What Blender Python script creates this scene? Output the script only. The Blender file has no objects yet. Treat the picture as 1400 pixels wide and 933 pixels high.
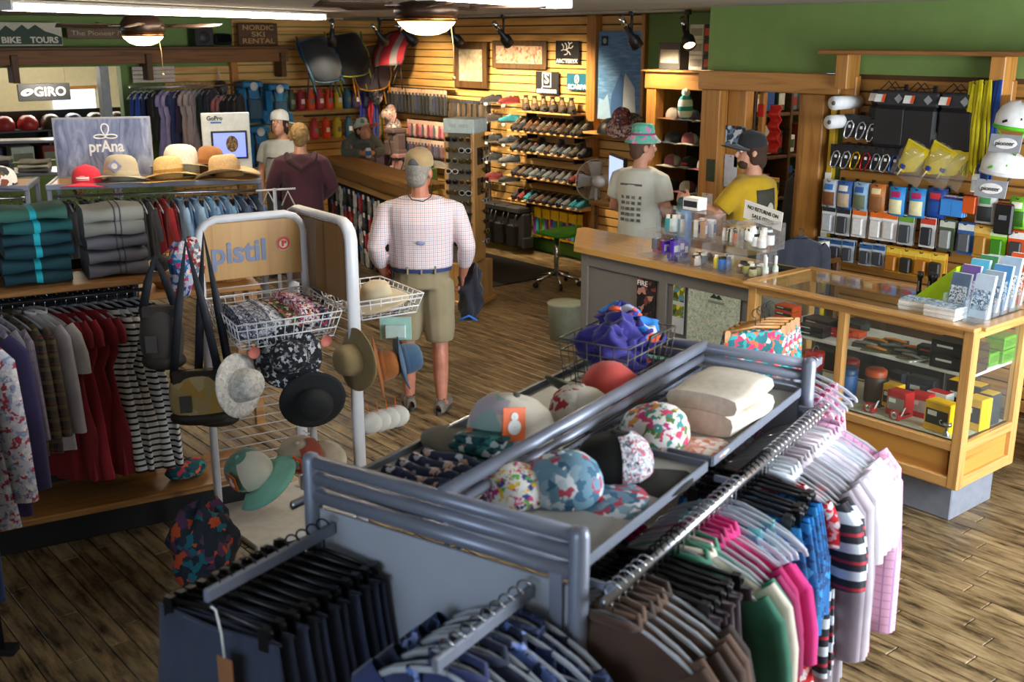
import bpy, math, random
from mathutils import Vector, Matrix, Quaternion
R = math.radians; PI = math.pi
rnd = random.Random(11)
SC = bpy.context.scene
COL = SC.collection

# ---------------------------------------------------------------- camera, world, sun, daylight, exposure
CAM_H = 2.46
cam_d = bpy.data.cameras.new('camera'); cam = bpy.data.objects.new('camera', cam_d); COL.objects.link(cam)
AZ, PITCH = R(50.2), R(15.7)
cam.location = (0, 0, CAM_H)
cam.rotation_euler = (PI/2 - PITCH, 0, AZ - PI/2)
cam_d.sensor_width = 36; cam_d.lens = 1475/1400*36; cam_d.clip_start = .05; cam_d.clip_end = 100
cam_d.dof.use_dof = True; cam_d.dof.focus_distance = 6.4; cam_d.dof.aperture_fstop = 3.5
SC.camera = cam
vs = SC.view_settings
vs.view_transform = 'Standard'; vs.look = 'None'; vs.gamma = 1; vs.use_curve_mapping = False; vs.exposure = 0.65
wd = bpy.data.worlds.new('sky'); SC.world = wd; wd.use_nodes = True
bg = wd.node_tree.nodes['Background']; bg.inputs[0].default_value = (.62, .78, 1, 1); bg.inputs[1].default_value = 1.2
SC.cycles.max_bounces = 8; SC.cycles.transparent_max_bounces = 24; SC.cycles.sample_clamp_indirect = 4
SC.cycles.use_denoising = True
sun_d = bpy.data.lights.new('sun', 'SUN'); sun_d.energy = 5; sun_d.angle = R(1); sun_d.color = (1, .87, .68)
sun = bpy.data.objects.new('sun', sun_d); COL.objects.link(sun)
def area(name, loc, target, sx, sy, power, col):
    d = bpy.data.lights.new(name, 'AREA'); d.shape = 'RECTANGLE'; d.size = sx; d.size_y = sy; d.energy = power; d.color = col
    o = bpy.data.objects.new(name, d); COL.objects.link(o); o.location = loc
    o.rotation_euler = (Vector(target) - Vector(loc)).to_track_quat('-Z', 'Y').to_euler(); return o
sun.rotation_euler = Vector((-.35, .75, -.62)).to_track_quat('-Z', 'Y').to_euler()
# daylight entering through the two shop-front windows (in the wall behind and beside the camera)
area('window_daylight', (4.9, -.55, 1.65), (4.9, 5, .6), 3.4, 1.9, 240, (.86, .93, 1))
area('window_daylight', (-2.3, .7, 1.75), (5, 1.6, .8), 2.2, 1.6, 36, (.68, .82, 1))

# ---------------------------------------------------------------- materials
def lin(h):
    if isinstance(h, str):
        h = h.lstrip('#'); c = [int(h[i:i+2], 16)/255 for i in (0, 2, 4)]
        return tuple(((x+.055)/1.055)**2.4 if x > .04045 else x/12.92 for x in c)
    return tuple(h)
MATS = {}
def newmat(name):
    m = bpy.data.materials.new(name); m.use_nodes = True; nt = m.node_tree
    return m, nt, nt.nodes['Principled BSDF']
def nd(nt, t, **k):
    n = nt.nodes.new(t)
    for a, b in k.items():
        if isinstance(a, str) and a.startswith('i_'):
            n.inputs[int(a[2:])].default_value = b
        else: setattr(n, a, b)
    return n
def rgba(c): c = lin(c); return (c[0], c[1], c[2], 1)
def mul(c, k): c = lin(c); return tuple(min(1, x*k) for x in c)
def objcoord(nt, scale=(1, 1, 1), rot=(0, 0, 0)):
    tc = nd(nt, 'ShaderNodeTexCoord'); mp = nd(nt, 'ShaderNodeMapping')
    mp.inputs['Scale'].default_value = scale; mp.inputs['Rotation'].default_value = rot
    nt.links.new(tc.outputs['Object'], mp.inputs['Vector']); return mp.outputs[0]
def ramp(nt, fac, stops, mode='LINEAR'):
    r = nd(nt, 'ShaderNodeValToRGB'); r.color_ramp.interpolation = mode
    e = r.color_ramp.elements
    while len(e) < len(stops): e.new(.5)
    for i, (p, c) in enumerate(stops): e[i].position = p; e[i].color = rgba(c)
    nt.links.new(fac, r.inputs[0]); return r.outputs[0]
def bumpn(nt, b, h, strength, dist=.01):
    n = nd(nt, 'ShaderNodeBump'); n.inputs['Strength'].default_value = strength; n.inputs['Distance'].default_value = dist
    nt.links.new(h, n.inputs['Height']); nt.links.new(n.outputs[0], b.inputs['Normal'])
def cached(f):
    def g(*a, **k):
        key = (f.__name__, str(a), str(sorted(k.items())))
        if key not in MATS: MATS[key] = f(*a, **k)
        return MATS[key]
    return g
@cached
def P(col, rough=.6, metal=0, var=.1, scale=18, bump=.12, coat=0, alpha=1):
    m, nt, b = newmat('surface'); b.inputs['Roughness'].default_value = rough; b.inputs['Metallic'].default_value = metal
    n = nd(nt, 'ShaderNodeTexNoise'); n.inputs['Scale'].default_value = scale; n.inputs['Detail'].default_value = 3
    nt.links.new(objcoord(nt), n.inputs['Vector'])
    nt.links.new(ramp(nt, n.outputs[0], [(.3, mul(col, 1-var)), (.7, mul(col, 1+var))]), b.inputs['Base Color'])
    if bump: bumpn(nt, b, n.outputs[0], bump, .004)
    if coat: b.inputs['Coat Weight'].default_value = coat
    return m
@cached
def CL(col, var=.16, scale=9, rough=.9):
    m, nt, b = newmat('cloth'); b.inputs['Roughness'].default_value = rough
    b.inputs['Sheen Weight'].default_value = .15
    co = objcoord(nt)
    n = nd(nt, 'ShaderNodeTexNoise'); n.inputs['Scale'].default_value = scale; n.inputs['Detail'].default_value = 4
    w = nd(nt, 'ShaderNodeTexNoise'); w.inputs['Scale'].default_value = 260
    nt.links.new(co, n.inputs['Vector']); nt.links.new(co, w.inputs['Vector'])
    nt.links.new(ramp(nt, n.outputs[0], [(.3, mul(col, 1-var)), (.7, mul(col, 1+var))]), b.inputs['Base Color'])
    bumpn(nt, b, w.outputs[0], .25, .002); return m
@cached
def WD(c1, c2, axis=1, rough=.5, sc=1.0, rnd_obj=0., knots=True, coat=0):
    m, nt, b = newmat('wood'); b.inputs['Roughness'].default_value = rough
    if coat: b.inputs['Coat Weight'].default_value = coat; b.inputs['Coat Roughness'].default_value = .2
    s = [22*sc, 22*sc, 22*sc]; s[axis] = 1.3*sc
    tc = nd(nt, 'ShaderNodeTexCoord'); oi = nd(nt, 'ShaderNodeObjectInfo')
    off = nd(nt, 'ShaderNodeVectorMath', operation='ADD'); nt.links.new(tc.outputs['Object'], off.inputs[0])
    ge = nd(nt, 'ShaderNodeNewGeometry'); rs = nd(nt, 'ShaderNodeMath', operation='ADD'); rf = nd(nt, 'ShaderNodeMath', operation='FRACT')
    nt.links.new(oi.outputs['Random'], rs.inputs[0]); nt.links.new(ge.outputs['Random Per Island'], rs.inputs[1]); nt.links.new(rs.outputs[0], rf.inputs[0])
    sc3 = nd(nt, 'ShaderNodeVectorMath', operation='SCALE'); sc3.inputs[0].default_value = (17, 23, 31)
    nt.links.new(rf.outputs[0], sc3.inputs['Scale']); nt.links.new(sc3.outputs[0], off.inputs[1])
    mp = nd(nt, 'ShaderNodeMapping'); mp.inputs['Scale'].default_value = s; nt.links.new(off.outputs[0], mp.inputs[0])
    n = nd(nt, 'ShaderNodeTexNoise'); n.inputs['Scale'].default_value = 1; n.inputs['Detail'].default_value = 5; n.inputs['Distortion'].default_value = 1.2
    nt.links.new(mp.outputs[0], n.inputs['Vector'])
    col = ramp(nt, n.outputs[0], [(.25, c2), (.5, c1), (.75, mul(c1, 1.12))])
    if rnd_obj:
        hs = nd(nt, 'ShaderNodeHueSaturation'); mr = nd(nt, 'ShaderNodeMapRange')
        mr.inputs[3].default_value = 1-rnd_obj; mr.inputs[4].default_value = 1+rnd_obj
        nt.links.new(rf.outputs[0], mr.inputs[0]); nt.links.new(mr.outputs[0], hs.inputs['Value']); nt.links.new(col, hs.inputs['Color']); col = hs.outputs[0]
    nt.links.new(col, b.inputs['Base Color']); bumpn(nt, b, n.outputs[0], .25, .004); return m
@cached
def FL(base, cols, scale=26, spread=.5, rough=.85):
    """printed cloth: patches of colours over a base"""
    m, nt, b = newmat('print'); b.inputs['Roughness'].default_value = rough
    co = objcoord(nt)
    nz = nd(nt, 'ShaderNodeTexNoise'); nz.inputs['Scale'].default_value = scale*1.5; nt.links.new(co, nz.inputs['Vector'])
    mx = nd(nt, 'ShaderNodeMix', data_type='VECTOR'); mx.inputs[0].default_value = .035
    nt.links.new(co, mx.inputs[4]); nt.links.new(nz.outputs['Color'], mx.inputs[5])
    v = nd(nt, 'ShaderNodeTexVoronoi'); v.inputs['Scale'].default_value = scale*1.9; nt.links.new(mx.outputs[1], v.inputs['Vector'])
    sp = nd(nt, 'ShaderNodeSeparateColor'); nt.links.new(v.outputs['Color'], sp.inputs[0])
    st = [(0, base)]; n = len(cols)
    for i, c in enumerate(cols): st.append((1-spread+spread*i/n, c))
    nt.links.new(ramp(nt, sp.outputs[0], st, 'CONSTANT'), b.inputs['Base Color']); return m
@cached
def CK(base, lines, rough=.85, soft=0):
    """checked or striped cloth; lines = (axis, period, width, phase, colour)"""
    m, nt, b = newmat('check'); b.inputs['Roughness'].default_value = rough
    co = objcoord(nt); sx = nd(nt, 'ShaderNodeSeparateXYZ'); nt.links.new(co, sx.inputs[0])
    cur = nd(nt, 'ShaderNodeRGB'); cur.outputs[0].default_value = rgba(base); cur = cur.outputs[0]
    for ax, per, wid, ph, c in lines:
        a = nd(nt, 'ShaderNodeMath', operation='MULTIPLY_ADD'); a.inputs[1].default_value = 1/per; a.inputs[2].default_value = ph
        nt.links.new(sx.outputs[ax], a.inputs[0])
        f = nd(nt, 'ShaderNodeMath', operation='FRACT'); nt.links.new(a.outputs[0], f.inputs[0])
        l = nd(nt, 'ShaderNodeMath', operation='LESS_THAN'); l.inputs[1].default_value = wid; nt.links.new(f.outputs[0], l.inputs[0])
        k = nd(nt, 'ShaderNodeMath', operation='MULTIPLY'); k.inputs[1].default_value = 1-soft; nt.links.new(l.outputs[0], k.inputs[0])
        mx = nd(nt, 'ShaderNodeMix', data_type='RGBA'); nt.links.new(k.outputs[0], mx.inputs[0]); nt.links.new(cur, mx.inputs[6]); mx.inputs[7].default_value = rgba(c)
        cur = mx.outputs[2]
    nt.links.new(cur, b.inputs['Base Color']); return m
@cached
def GL(col='#ffffff', clear=.86, rough=.03, gloss=None):
    """clear pane or clear plastic: see-through with a mirror-like sheen at grazing angles"""
    m, nt, b = newmat('clear'); nt.nodes.remove(b); out = nt.nodes['Material Output']
    t = nd(nt, 'ShaderNodeBsdfTransparent'); t.inputs[0].default_value = rgba(col)
    g = nd(nt, 'ShaderNodeBsdfGlossy'); g.inputs['Roughness'].default_value = rough
    d = nd(nt, 'ShaderNodeBsdfDiffuse'); d.inputs[0].default_value = rgba(col)
    lw = nd(nt, 'ShaderNodeLayerWeight'); lw.inputs[0].default_value = .5
    pw_ = nd(nt, 'ShaderNodeMath', operation='POWER'); pw_.inputs[1].default_value = 3.5; nt.links.new(lw.outputs['Facing'], pw_.inputs[0])
    fr = nd(nt, 'ShaderNodeMath', operation='MULTIPLY_ADD'); fr.inputs[1].default_value = .55; fr.inputs[2].default_value = .03 if gloss is None else gloss; nt.links.new(pw_.outputs[0], fr.inputs[0])
    mx = nd(nt, 'ShaderNodeMixShader'); nt.links.new(fr.outputs[0], mx.inputs[0])
    m2 = nd(nt, 'ShaderNodeMixShader'); m2.inputs[0].default_value = 1-clear
    nt.links.new(t.outputs[0], m2.inputs[1]); nt.links.new(d.outputs[0], m2.inputs[2])
    nt.links.new(m2.outputs[0], mx.inputs[1]); nt.links.new(g.outputs[0], mx.inputs[2]); nt.links.new(mx.outputs[0], out.inputs[0]); return m
@cached
def EM(col, strength):
    m, nt, b = newmat('lit'); b.inputs['Base Color'].default_value = rgba(col); b.inputs['Emission Color'].default_value = rgba(col); b.inputs['Emission Strength'].default_value = strength; return m
STEEL = P('#b9bcc2', .3, 1, .05); CHROME = P('#d5d7da', .12, 1, .03, 18, 0); BLACK = P('#141416', .45); DARKM = P('#2a2a2d', .4, .4)
WHITEP = P('#e6e6e4', .4, 0, .04); PAPER = P('#ecebe6', .8, 0, .03); CLEAR = GL('#ffffff', .97); CLEARP = GL('#f4f8fb', .90, .06, .06)

# ---------------------------------------------------------------- mesh building
class MB:
    def __init__(s): s.v = []; s.f = []; s.m = []; s.s = []
    def add(s, vs, fs, mi=0, sm=False, T=None):
        k = len(s.v); s.v += [tuple(T @ Vector(p)) if T else tuple(p) for p in vs]
        for f in fs: s.f.append([k+i for i in f]); s.m.append(mi); s.s.append(sm)
        return s
    def box(s, c, d, mi=0, T=None, rz=0, taper=1):
        x, y, z = d[0]/2, d[1]/2, d[2]/2
        vs = [(a*x*(taper if w > 0 else 1), b*y*(taper if w > 0 else 1), w*z) for w in (-1, 1) for b in (-1, 1) for a in (-1, 1)]
        M = Matrix.Translation(c) @ Matrix.Rotation(rz, 4, 'Z')
        if T: M = T @ M
        return s.add(vs, [(0, 2, 3, 1), (4, 5, 7, 6), (0, 1, 5, 4), (2, 6, 7, 3), (0, 4, 6, 2), (1, 3, 7, 5)], mi, False, M)
    def rbox(s, c, d, ch=.004, mi=0, T=None, rz=0):
        """box with chamfered edges"""
        x, y, z = d[0]/2, d[1]/2, d[2]/2; ch = min(ch, x*.45, y*.45, z*.45); vs = []; idx = {}
        for a in (-1, 1):
            for b in (-1, 1):
                for w in (-1, 1):
                    for k in range(3):
                        p = [a*x, b*y, w*z]
                        for j in range(3):
                            if j != k: p[j] -= (a, b, w)[j]*ch
                        idx[a, b, w, k] = len(vs); vs.append(p)
        fs = []
        for k in range(3):
            o = [j for j in range(3) if j != k]
            for sg in (-1, 1):
                q = []
                for (i, j) in ((-1, -1), (1, -1), (1, 1), (-1, 1)):
                    t = [0, 0, 0]; t[k] = sg; t[o[0]] = i; t[o[1]] = j; q.append(idx[t[0], t[1], t[2], k])
                fs.append(q)
            for i in (-1, 1):
                for j in (-1, 1):
                    q = []
                    for (sg, f) in ((-1, o[0]), (1, o[0]), (1, o[1]), (-1, o[1])):
                        t = [0, 0, 0]; t[k] = sg; t[o[0]] = i; t[o[1]] = j; q.append(idx[t[0], t[1], t[2], f])
                    fs.append(q)
        for a in (-1, 1):
            for b in (-1, 1):
                for w in (-1, 1): fs.append([idx[a, b, w, 0], idx[a, b, w, 1], idx[a, b, w, 2]])
        M = Matrix.Translation(c) @ Matrix.Rotation(rz, 4, 'Z')
        if T: M = T @ M
        return s.add(vs, fs, mi, False, M)
    def tube(s, pts, r, n=6, mi=0, closed=False, caps=True, sm=True, T=None, flat=1, ref=None):
        """sweep; r = radius or list of radii or of (rx, ry) pairs"""
        pts = [Vector(p) for p in pts]; N = len(pts); rr = r if isinstance(r, (list, tuple)) else [r]*N; vs = []
        tan = []
        for i in range(N):
            a = pts[(i-1) % N] if (closed or i) else pts[i]; b = pts[(i+1) % N] if (closed or i < N-1) else pts[i]
            t = b-a; tan.append(t.normalized() if t.length > 1e-9 else Vector((0, 0, 1)))
        up = Vector(ref) if ref else (Vector((0, 0, 1)) if abs(tan[0].z) < .9 else Vector((0, 1, 0)))
        for i in range(N):
            t = tan[i]; x = up - t*up.dot(t)
            if x.length < 1e-5: x = t.orthogonal()
            x.normalize(); y = t.cross(x); up = x if not ref else up
            q = rr[i]; a, b = q if isinstance(q, (tuple, list)) else (q, q*flat)
            for k in range(n):
                th = 2*PI*k/n; vs.append(pts[i] + x*a*math.cos(th) + y*b*math.sin(th))
        fs = []
        for i in range(N if closed else N-1):
            j = (i+1) % N
            for k in range(n): fs.append((i*n+k, i*n+(k+1) % n, j*n+(k+1) % n, j*n+k))
        if caps and not closed: fs += [list(range(n))[::-1], [(N-1)*n+k for k in range(n)]]
        return s.add(vs, fs, mi, sm, T)
    def cyl(s, p0, p1, r0, r1=None, n=12, mi=0, sm=True, T=None):
        return s.tube([p0, p1], [r0, r0 if r1 is None else r1], n, mi, sm=sm, T=T)
    def lathe(s, prof, n=20, mi=0, c=(0, 0, 0), fn=None, sm=True, T=None, sx=1, sy=1):
        vs = []; fs = []
        for (r, z) in prof:
            for k in range(n):
                th = 2*PI*k/n; p = (r*math.cos(th)*sx, r*math.sin(th)*sy, z)
                if fn: p = fn(th, r, z, p)
                vs.append((p[0]+c[0], p[1]+c[1], p[2]+c[2]))
        for i in range(len(prof)-1):
            for k in range(n): fs.append((i*n+k, i*n+(k+1) % n, (i+1)*n+(k+1) % n, (i+1)*n+k))
        if prof[0][0] > 1e-6: pass
        return s.add(vs, fs, mi, sm, T)
    def ball(s, c, r, nu=12, nv=8, mi=0, T=None):
        r = (r, r, r) if not isinstance(r, (tuple, list)) else r
        return s.lathe([(max(1e-4, math.sin(PI*i/nv)), -math.cos(PI*i/nv)) for i in range(nv+1)], nu, mi, c, lambda th, a, z, p: (p[0]*r[0], p[1]*r[1], z*r[2]), True, T)
    def grid(s, fn, nu, nv, mi=0, sm=True, T=None, wrap=False):
        vs = [fn(i/nu, j/nv) for j in range(nv+1) for i in range(nu if wrap else nu+1)]; w = nu if wrap else nu+1; fs = []
        for j in range(nv):
            for i in range(nu): fs.append((j*w+i, j*w+(i+1) % w, (j+1)*w+(i+1) % w, (j+1)*w+i))
        return s.add(vs, fs, mi, sm, T)
    def slab(s, fn, nu, nv, th, mi=0, sm=True, T=None, nrm=(0, 0, 1)):
        """sheet with thickness th along nrm"""
        n = Vector(nrm)*th; w = nu+1
        top = [Vector(fn(i/nu, j/nv)) for j in range(nv+1) for i in range(w)]; bot = [p-n for p in top]; o = len(top); fs = []
        for j in range(nv):
            for i in range(nu):
                q = (j*w+i, j*w+i+1, (j+1)*w+i+1, (j+1)*w+i); fs.append(q); fs.append(tuple(o+k for k in q[::-1]))
        rim = [i for i in range(w)] + [j*w+nu for j in range(1, nv+1)] + [nv*w+i for i in range(nu-1, -1, -1)] + [j*w for j in range(nv-1, 0, -1)]
        for a, b in zip(rim, rim[1:]+rim[:1]): fs.append((b, a, o+a, o+b))
        return s.add(top+bot, fs, mi, sm, T)
    def prism(s, poly, z0, z1, mi=0, T=None):
        n = len(poly); vs = [(x, y, z0) for x, y in poly] + [(x, y, z1) for x, y in poly]
        return s.add(vs, [list(range(n))[::-1], list(range(n, 2*n))] + [(i, (i+1) % n, n+(i+1) % n, n+i) for i in range(n)], mi, False, T)
    def mesh(s, name='mesh'):
        me = bpy.data.meshes.new(name); me.from_pydata(s.v, [], s.f)
        me.polygons.foreach_set('material_index', s.m); me.polygons.foreach_set('use_smooth', s.s)
        for i in range(max(s.m, default=0)+1): me.materials.append(None)
        me.update(); return me
ME = {}
def cm(key, fn):
    """cached mesh: fn(mb) fills it"""
    if key not in ME:
        b = MB(); fn(b); ME[key] = b.mesh(str(key[0] if isinstance(key, tuple) else key))
    return ME[key]
def ob(name, me, mats, parent=None, loc=(0, 0, 0), rot=(0, 0, 0), sc=1, label=None, cat=None, group=None, kind=None):
    if isinstance(me, MB): me = me.mesh(name)
    o = bpy.data.objects.new(name, me); COL.objects.link(o)
    if not isinstance(mats, (list, tuple)): mats = [mats]
    for i, sl in enumerate(o.material_slots):
        sl.link = 'OBJECT'; sl.material = mats[min(i, len(mats)-1)]
    o.location = loc; o.rotation_euler = rot if isinstance(rot, (tuple, list)) else (0, 0, rot)
    o.scale = (sc, sc, sc) if not isinstance(sc, (tuple, list)) else sc
    if parent: o.parent = parent
    if label: o['label'] = label
    if cat: o['category'] = cat
    if group: o['group'] = group
    if kind: o['kind'] = kind
    return o
def thing(name, label, cat, loc=(0, 0, 0), rot=0, group=None, sc=1):
    o = bpy.data.objects.new(name, None); COL.objects.link(o); o.empty_display_size = .05
    o.location = loc; o.rotation_euler = rot if isinstance(rot, (tuple, list)) else (0, 0, rot); o.scale = (sc, sc, sc)
    o['label'] = label; o['category'] = cat
    if group: o['group'] = group
    return o
def struct(name, me, mats, parent=None, loc=(0, 0, 0), rot=0):
    return ob(name, me, mats, parent, loc, rot, kind=None if parent else 'structure')
def bx(*boxes):
    b = MB()
    for c, d in boxes: b.box(c, d)
    return b
def rb(*boxes, ch=.006):
    b = MB()
    for c, d in boxes: b.rbox(c, d, ch)
    return b
ORD = ['first', 'second', 'third', 'fourth', 'fifth', 'sixth', 'seventh', 'eighth', 'ninth', 'tenth', 'eleventh', 'twelfth', 'thirteenth', 'fourteenth', 'fifteenth', 'sixteenth', 'seventeenth', 'eighteenth', 'nineteenth', 'twentieth']
def nth(i): return ORD[i] if i < 20 else ('twenty-' + ORD[i-20] if i < 29 else '%dth' % (i+1))
FONT_CACHE = {}
def text_mesh(body, size=1, ext=.002, spacing=1, shear=0, offset=0):
    key = ('text', body, size, ext, spacing, shear, offset)
    if key not in ME:
        cu = bpy.data.curves.new('lettering', 'FONT'); cu.body = body; cu.size = size; cu.extrude = ext; cu.align_x = 'CENTER'; cu.align_y = 'CENTER'
        cu.space_character = spacing; cu.shear = shear; cu.resolution_u = 3; cu.offset = offset
        t = bpy.data.objects.new('lettering', cu); COL.objects.link(t)
        dg = bpy.context.evaluated_depsgraph_get(); me = bpy.data.meshes.new_from_object(t.evaluated_get(dg))
        bpy.data.objects.remove(t); bpy.data.curves.remove(cu)
        if not me.materials: me.materials.append(None)
        ME[key] = me
    return ME[key]
def lettering(body, size, mat, parent, loc, rot=(PI/2, 0, 0), ext=.002, wid=None, spacing=1, shear=0, offset=0, name='lettering'):
    me = text_mesh(body, size, ext, spacing, shear, offset)
    sx = 1
    if wid:
        xs = [v.co.x for v in me.vertices]; sx = wid/max(1e-4, max(xs)-min(xs))
    return ob(name, me, mat, parent, loc, rot, (sx, 1, 1))
def remesh(mb, voxel, smooth=4, name='body'):
    """fuse overlapping shapes into one continuous smooth surface"""
    me = mb.mesh(name); o = bpy.data.objects.new(name, me); COL.objects.link(o)
    m = o.modifiers.new('r', 'REMESH'); m.mode = 'VOXEL'; m.voxel_size = voxel; m.use_smooth_shade = True
    if smooth:
        k = o.modifiers.new('s', 'SMOOTH'); k.factor = .5; k.iterations = smooth
    dg = bpy.context.evaluated_depsgraph_get(); r = bpy.data.meshes.new_from_object(o.evaluated_get(dg))
    bpy.data.objects.remove(o); r.materials.clear(); r.materials.append(None)
    r.polygons.foreach_set('material_index', [0]*len(r.polygons)); return r
# ================================================================ THE ROOM (x = along the tills' depth, y = along the shoe wall)
CEIL = 2.70
PLANKC = ('#7d6a50', '#3a2c1e')
GREEN = P('#708a48', .75, 0, .05, 6, .05); BEIGE = P('#b9a884', .8, 0, .05, 5); CEILM = P('#a39c90', .85, 0, .05, 30, .3)
PINE = WD('#b17c3d', '#8d5a26', 1, .45, 1, .08); PINEZ = WD('#b07a38', '#855223', 2, .45, 1, .1); PINEX = WD('#b17c3d', '#8d5a26', 0, .45, 1, .08)
SLATM = WD('#d6a862', '#b8863f', 1, .5, .8, .05); SLATX = WD('#d6a862', '#b8863f', 0, .5, .8, .05); SLATD = WD('#b07c3a', '#8c5a24', 1, .5, .8, .07)
OAK = WD('#cb9a5a', '#a87236', 1, .35, 1.3, .05, True, .3); OAKX = WD('#cb9a5a', '#a87236', 0, .35, 1.3, .05, True, .3); OAKZ = WD('#cb9a5a', '#a87236', 2, .35, 1.3, .05, True, .3)
DARKW = WD('#5a3d22', '#332011', 0, .6, 1); BEAMX = WD('#7a5026', '#4b2d12', 0, .6, 1)
FLOORW = FLOORD = WD('#8f7b5a', '#483824', 1, .4, 1.0, .2)
def wear(m):
    nt = m.node_tree; bs = nt.nodes['Principled BSDF']; src = bs.inputs['Base Color'].links[0].from_socket
    ge = nd(nt, 'ShaderNodeNewGeometry'); mp = nd(nt, 'ShaderNodeMapping'); mp.inputs['Scale'].default_value = (16, 3.2, 1); nt.links.new(ge.outputs['Position'], mp.inputs[0])
    n = nd(nt, 'ShaderNodeTexNoise'); n.inputs['Scale'].default_value = 1.1; n.inputs['Detail'].default_value = 9; n.inputs['Roughness'].default_value = .72; nt.links.new(mp.outputs[0], n.inputs['Vector'])
    r = ramp(nt, n.outputs[0], [(.36, '#3a342c'), (.5, '#d8d2c8'), (.6, '#ffffff')]); mx = nd(nt, 'ShaderNodeMix', data_type='RGBA', blend_type='MULTIPLY'); mx.inputs[0].default_value = 1
    nt.links.new(src, mx.inputs[6]); nt.links.new(r, mx.inputs[7]); nt.links.new(mx.outputs[2], bs.inputs['Base Color'])
wear(FLOORW)

floor = struct('floor', bx(((4, 7, -.06), (16, 20, .08))), P('#1d150d', .8))
PW, PL = .094, .78
plank_me = cm('plank', lambda b: b.rbox((0, 0, -.008), (PW-.004, PL-.005, .022), .003))
fwdx, fwdy = math.cos(AZ), math.sin(AZ)
cells = []
for i in range(-6, 100):
    off = ((i*7) % 5)*PL*.2 + (i % 3)*.09
    for j in range(-3, 22):
        cells.append((i*PW+.0, j*PL + off))
def seen(x, y):
    d = x*fwdx + y*fwdy; r = x*fwdy - y*fwdx
    return d > 1.6 and abs(r)/d < .52 and (CAM_H/d) < .72
def openfloor(x, y):
    return (x > 3.3 and y < 2.35 and x < 6.6) or (.55 < x < 1.95 and 3.5 < y < 5.05) or (2.9 < x < 5.1 and 3.9 < y < 8.4) or (5.1 <= x < 7.6 and 6.3 < y < 8.6)
near = sorted([c for c in cells if seen(*c) and openfloor(*c)], key=lambda c: c[0]**2+c[1]**2)[:300]
nset = set(near)
for (x, y) in near:
    ob('plank', plank_me, FLOORW, floor, (x, y, 0), (0, 0, 0), (1, 1, 1+rnd.random()*.05))
b = MB()
for (x, y) in cells:
    if (x, y) not in nset and -.6 < x < 9.4 and -1.6 < y < 15.8: b.rbox((x, y, -.008), (PW-.004, PL-.005, .022), .003)
ob('planks', b, FLOORD, floor, kind='stuff')

struct('ceiling', bx(((4, 7, CEIL+.05), (16, 20, .1))), CEILM)

# shoe wall: slat boards between posts, at x = 8.45
XW = 8.45
w = struct('wall_right', bx(((XW+.1, 10, 1.35), (.12, 6.2, 2.7))), P('#3c2a16', .9))
SH = .094
def slats(parent, n, z0, mat, length, fn, axis):
    d = (.018, length, SH-.012) if axis == 1 else (length, .018, SH-.012)
    me = cm(('slat', axis, round(length, 3)), lambda b: b.rbox((0, 0, 0), d, .004))
    for k in range(n): ob('slat', me, mat, parent, fn(z0 + (k+.5)*SH))
slats(w, 28, .06, SLATM, 4.2, lambda z: (XW+.03, 10.9, z), 1)
slats(w, 28, .06, SLATM, .66, lambda z: (XW+.03, 8.33, z), 1)
ob('post', rb(((XW-.02, 8.73, 1.35), (.1, .14, 2.7))), PINEZ, w)
ob('post', rb(((XW-.02, 7.98, 1.35), (.06, .05, 2.7))), PINEZ, w)
struct('baseboard_right', rb(((XW+.0, 10.9, .08), (.05, 4.2, .15))), P('#4f7a2a', .6))
struct('wall_return', bx(((XW+.05, 6.9, 1.35), (.1, 2.1, 2.7))), GREEN)

# back wall at y = 13 with an opening into the next room
YB = 13.0
w = struct('wall_back', bx(((6.7, YB+.1, 1.35), (3.7, .12, 2.7)), ((2.3, YB+.1, .55), (5.1, .12, 1.1)), ((2.3, YB+.1, 2.42), (5.1, .12, .56))), GREEN)
slats(w, 28, .06, SLATX, 2.16, lambda z: (7.37, YB+.025, z), 0)
slats(w, 22, .06, SLATX, .86, lambda z: (5.8, YB+.025, z), 0)
ob('post', rb(((6.26, YB, 1.2), (.09, .1, 2.3))), PINEZ, w)
ob('post', rb(((4.62, YB, 1.6), (.10, .14, 1.1))), P('#9aa2a0', .5), w)
ob('beam', rb(((4.7, YB-.08, 2.25), (4.5, .22, .16))), BEAMX, w)
ob('ledge', rb(((4.75, YB-.12, 2.345), (4.5, .36, .035))), DARKW, w)
for x in (3.6, 5.1, 6.85): ob('bracket', rb(((x, YB-.14, 2.13), (.07, .2, .3))), DARKW, w)
# next room
struct('wall_far', bx(((5, 16.4, 1.35), (9, .1, 2.7))), P('#c9bf9a', .8, 0, .04))
struct('wall_left', bx(((-2.75, 9.2, 1.35), (.1, 9.8, 2.7)), ((-2.75, -.7, 1.35), (.1, .4, 2.7)), ((-2.75, .7, .4), (.1, 2.4, .8)), ((-2.75, .7, 2.64), (.1, 2.4, .12)), ((-2.75, 3.15, 1.35), (.1, 2.5, 2.7))), BEIGE)
struct('wall_front', bx(((.2, -.95, 1.35), (6, .1, 2.7)), ((4.9, -.95, .35), (3.6, .1, .7)), ((4.9, -.95, 2.62), (3.6, .1, .16)), ((8.7, -.95, 1.35), (4.2, .1, 2.7))), BEIGE)
for nm, c, d in (('window_1', (4.9, -.95, 1.62), (3.4, .02, 1.84)), ('window_2', (-2.75, .7, 1.69), (.02, 2.4, 1.78))):
    g = struct(nm, bx((c, d)), GL('#f4faff', .95))
    ax = 0 if d[0] > 1 else 1
    for t in (-.5, -.17, .17, .5):
        q = list(c); q[ax] += t*d[ax]; ob('window_frame', rb((q, (.06, .08, d[2]) if ax == 0 else (.08, .06, d[2]))), WHITEP, g)

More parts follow.
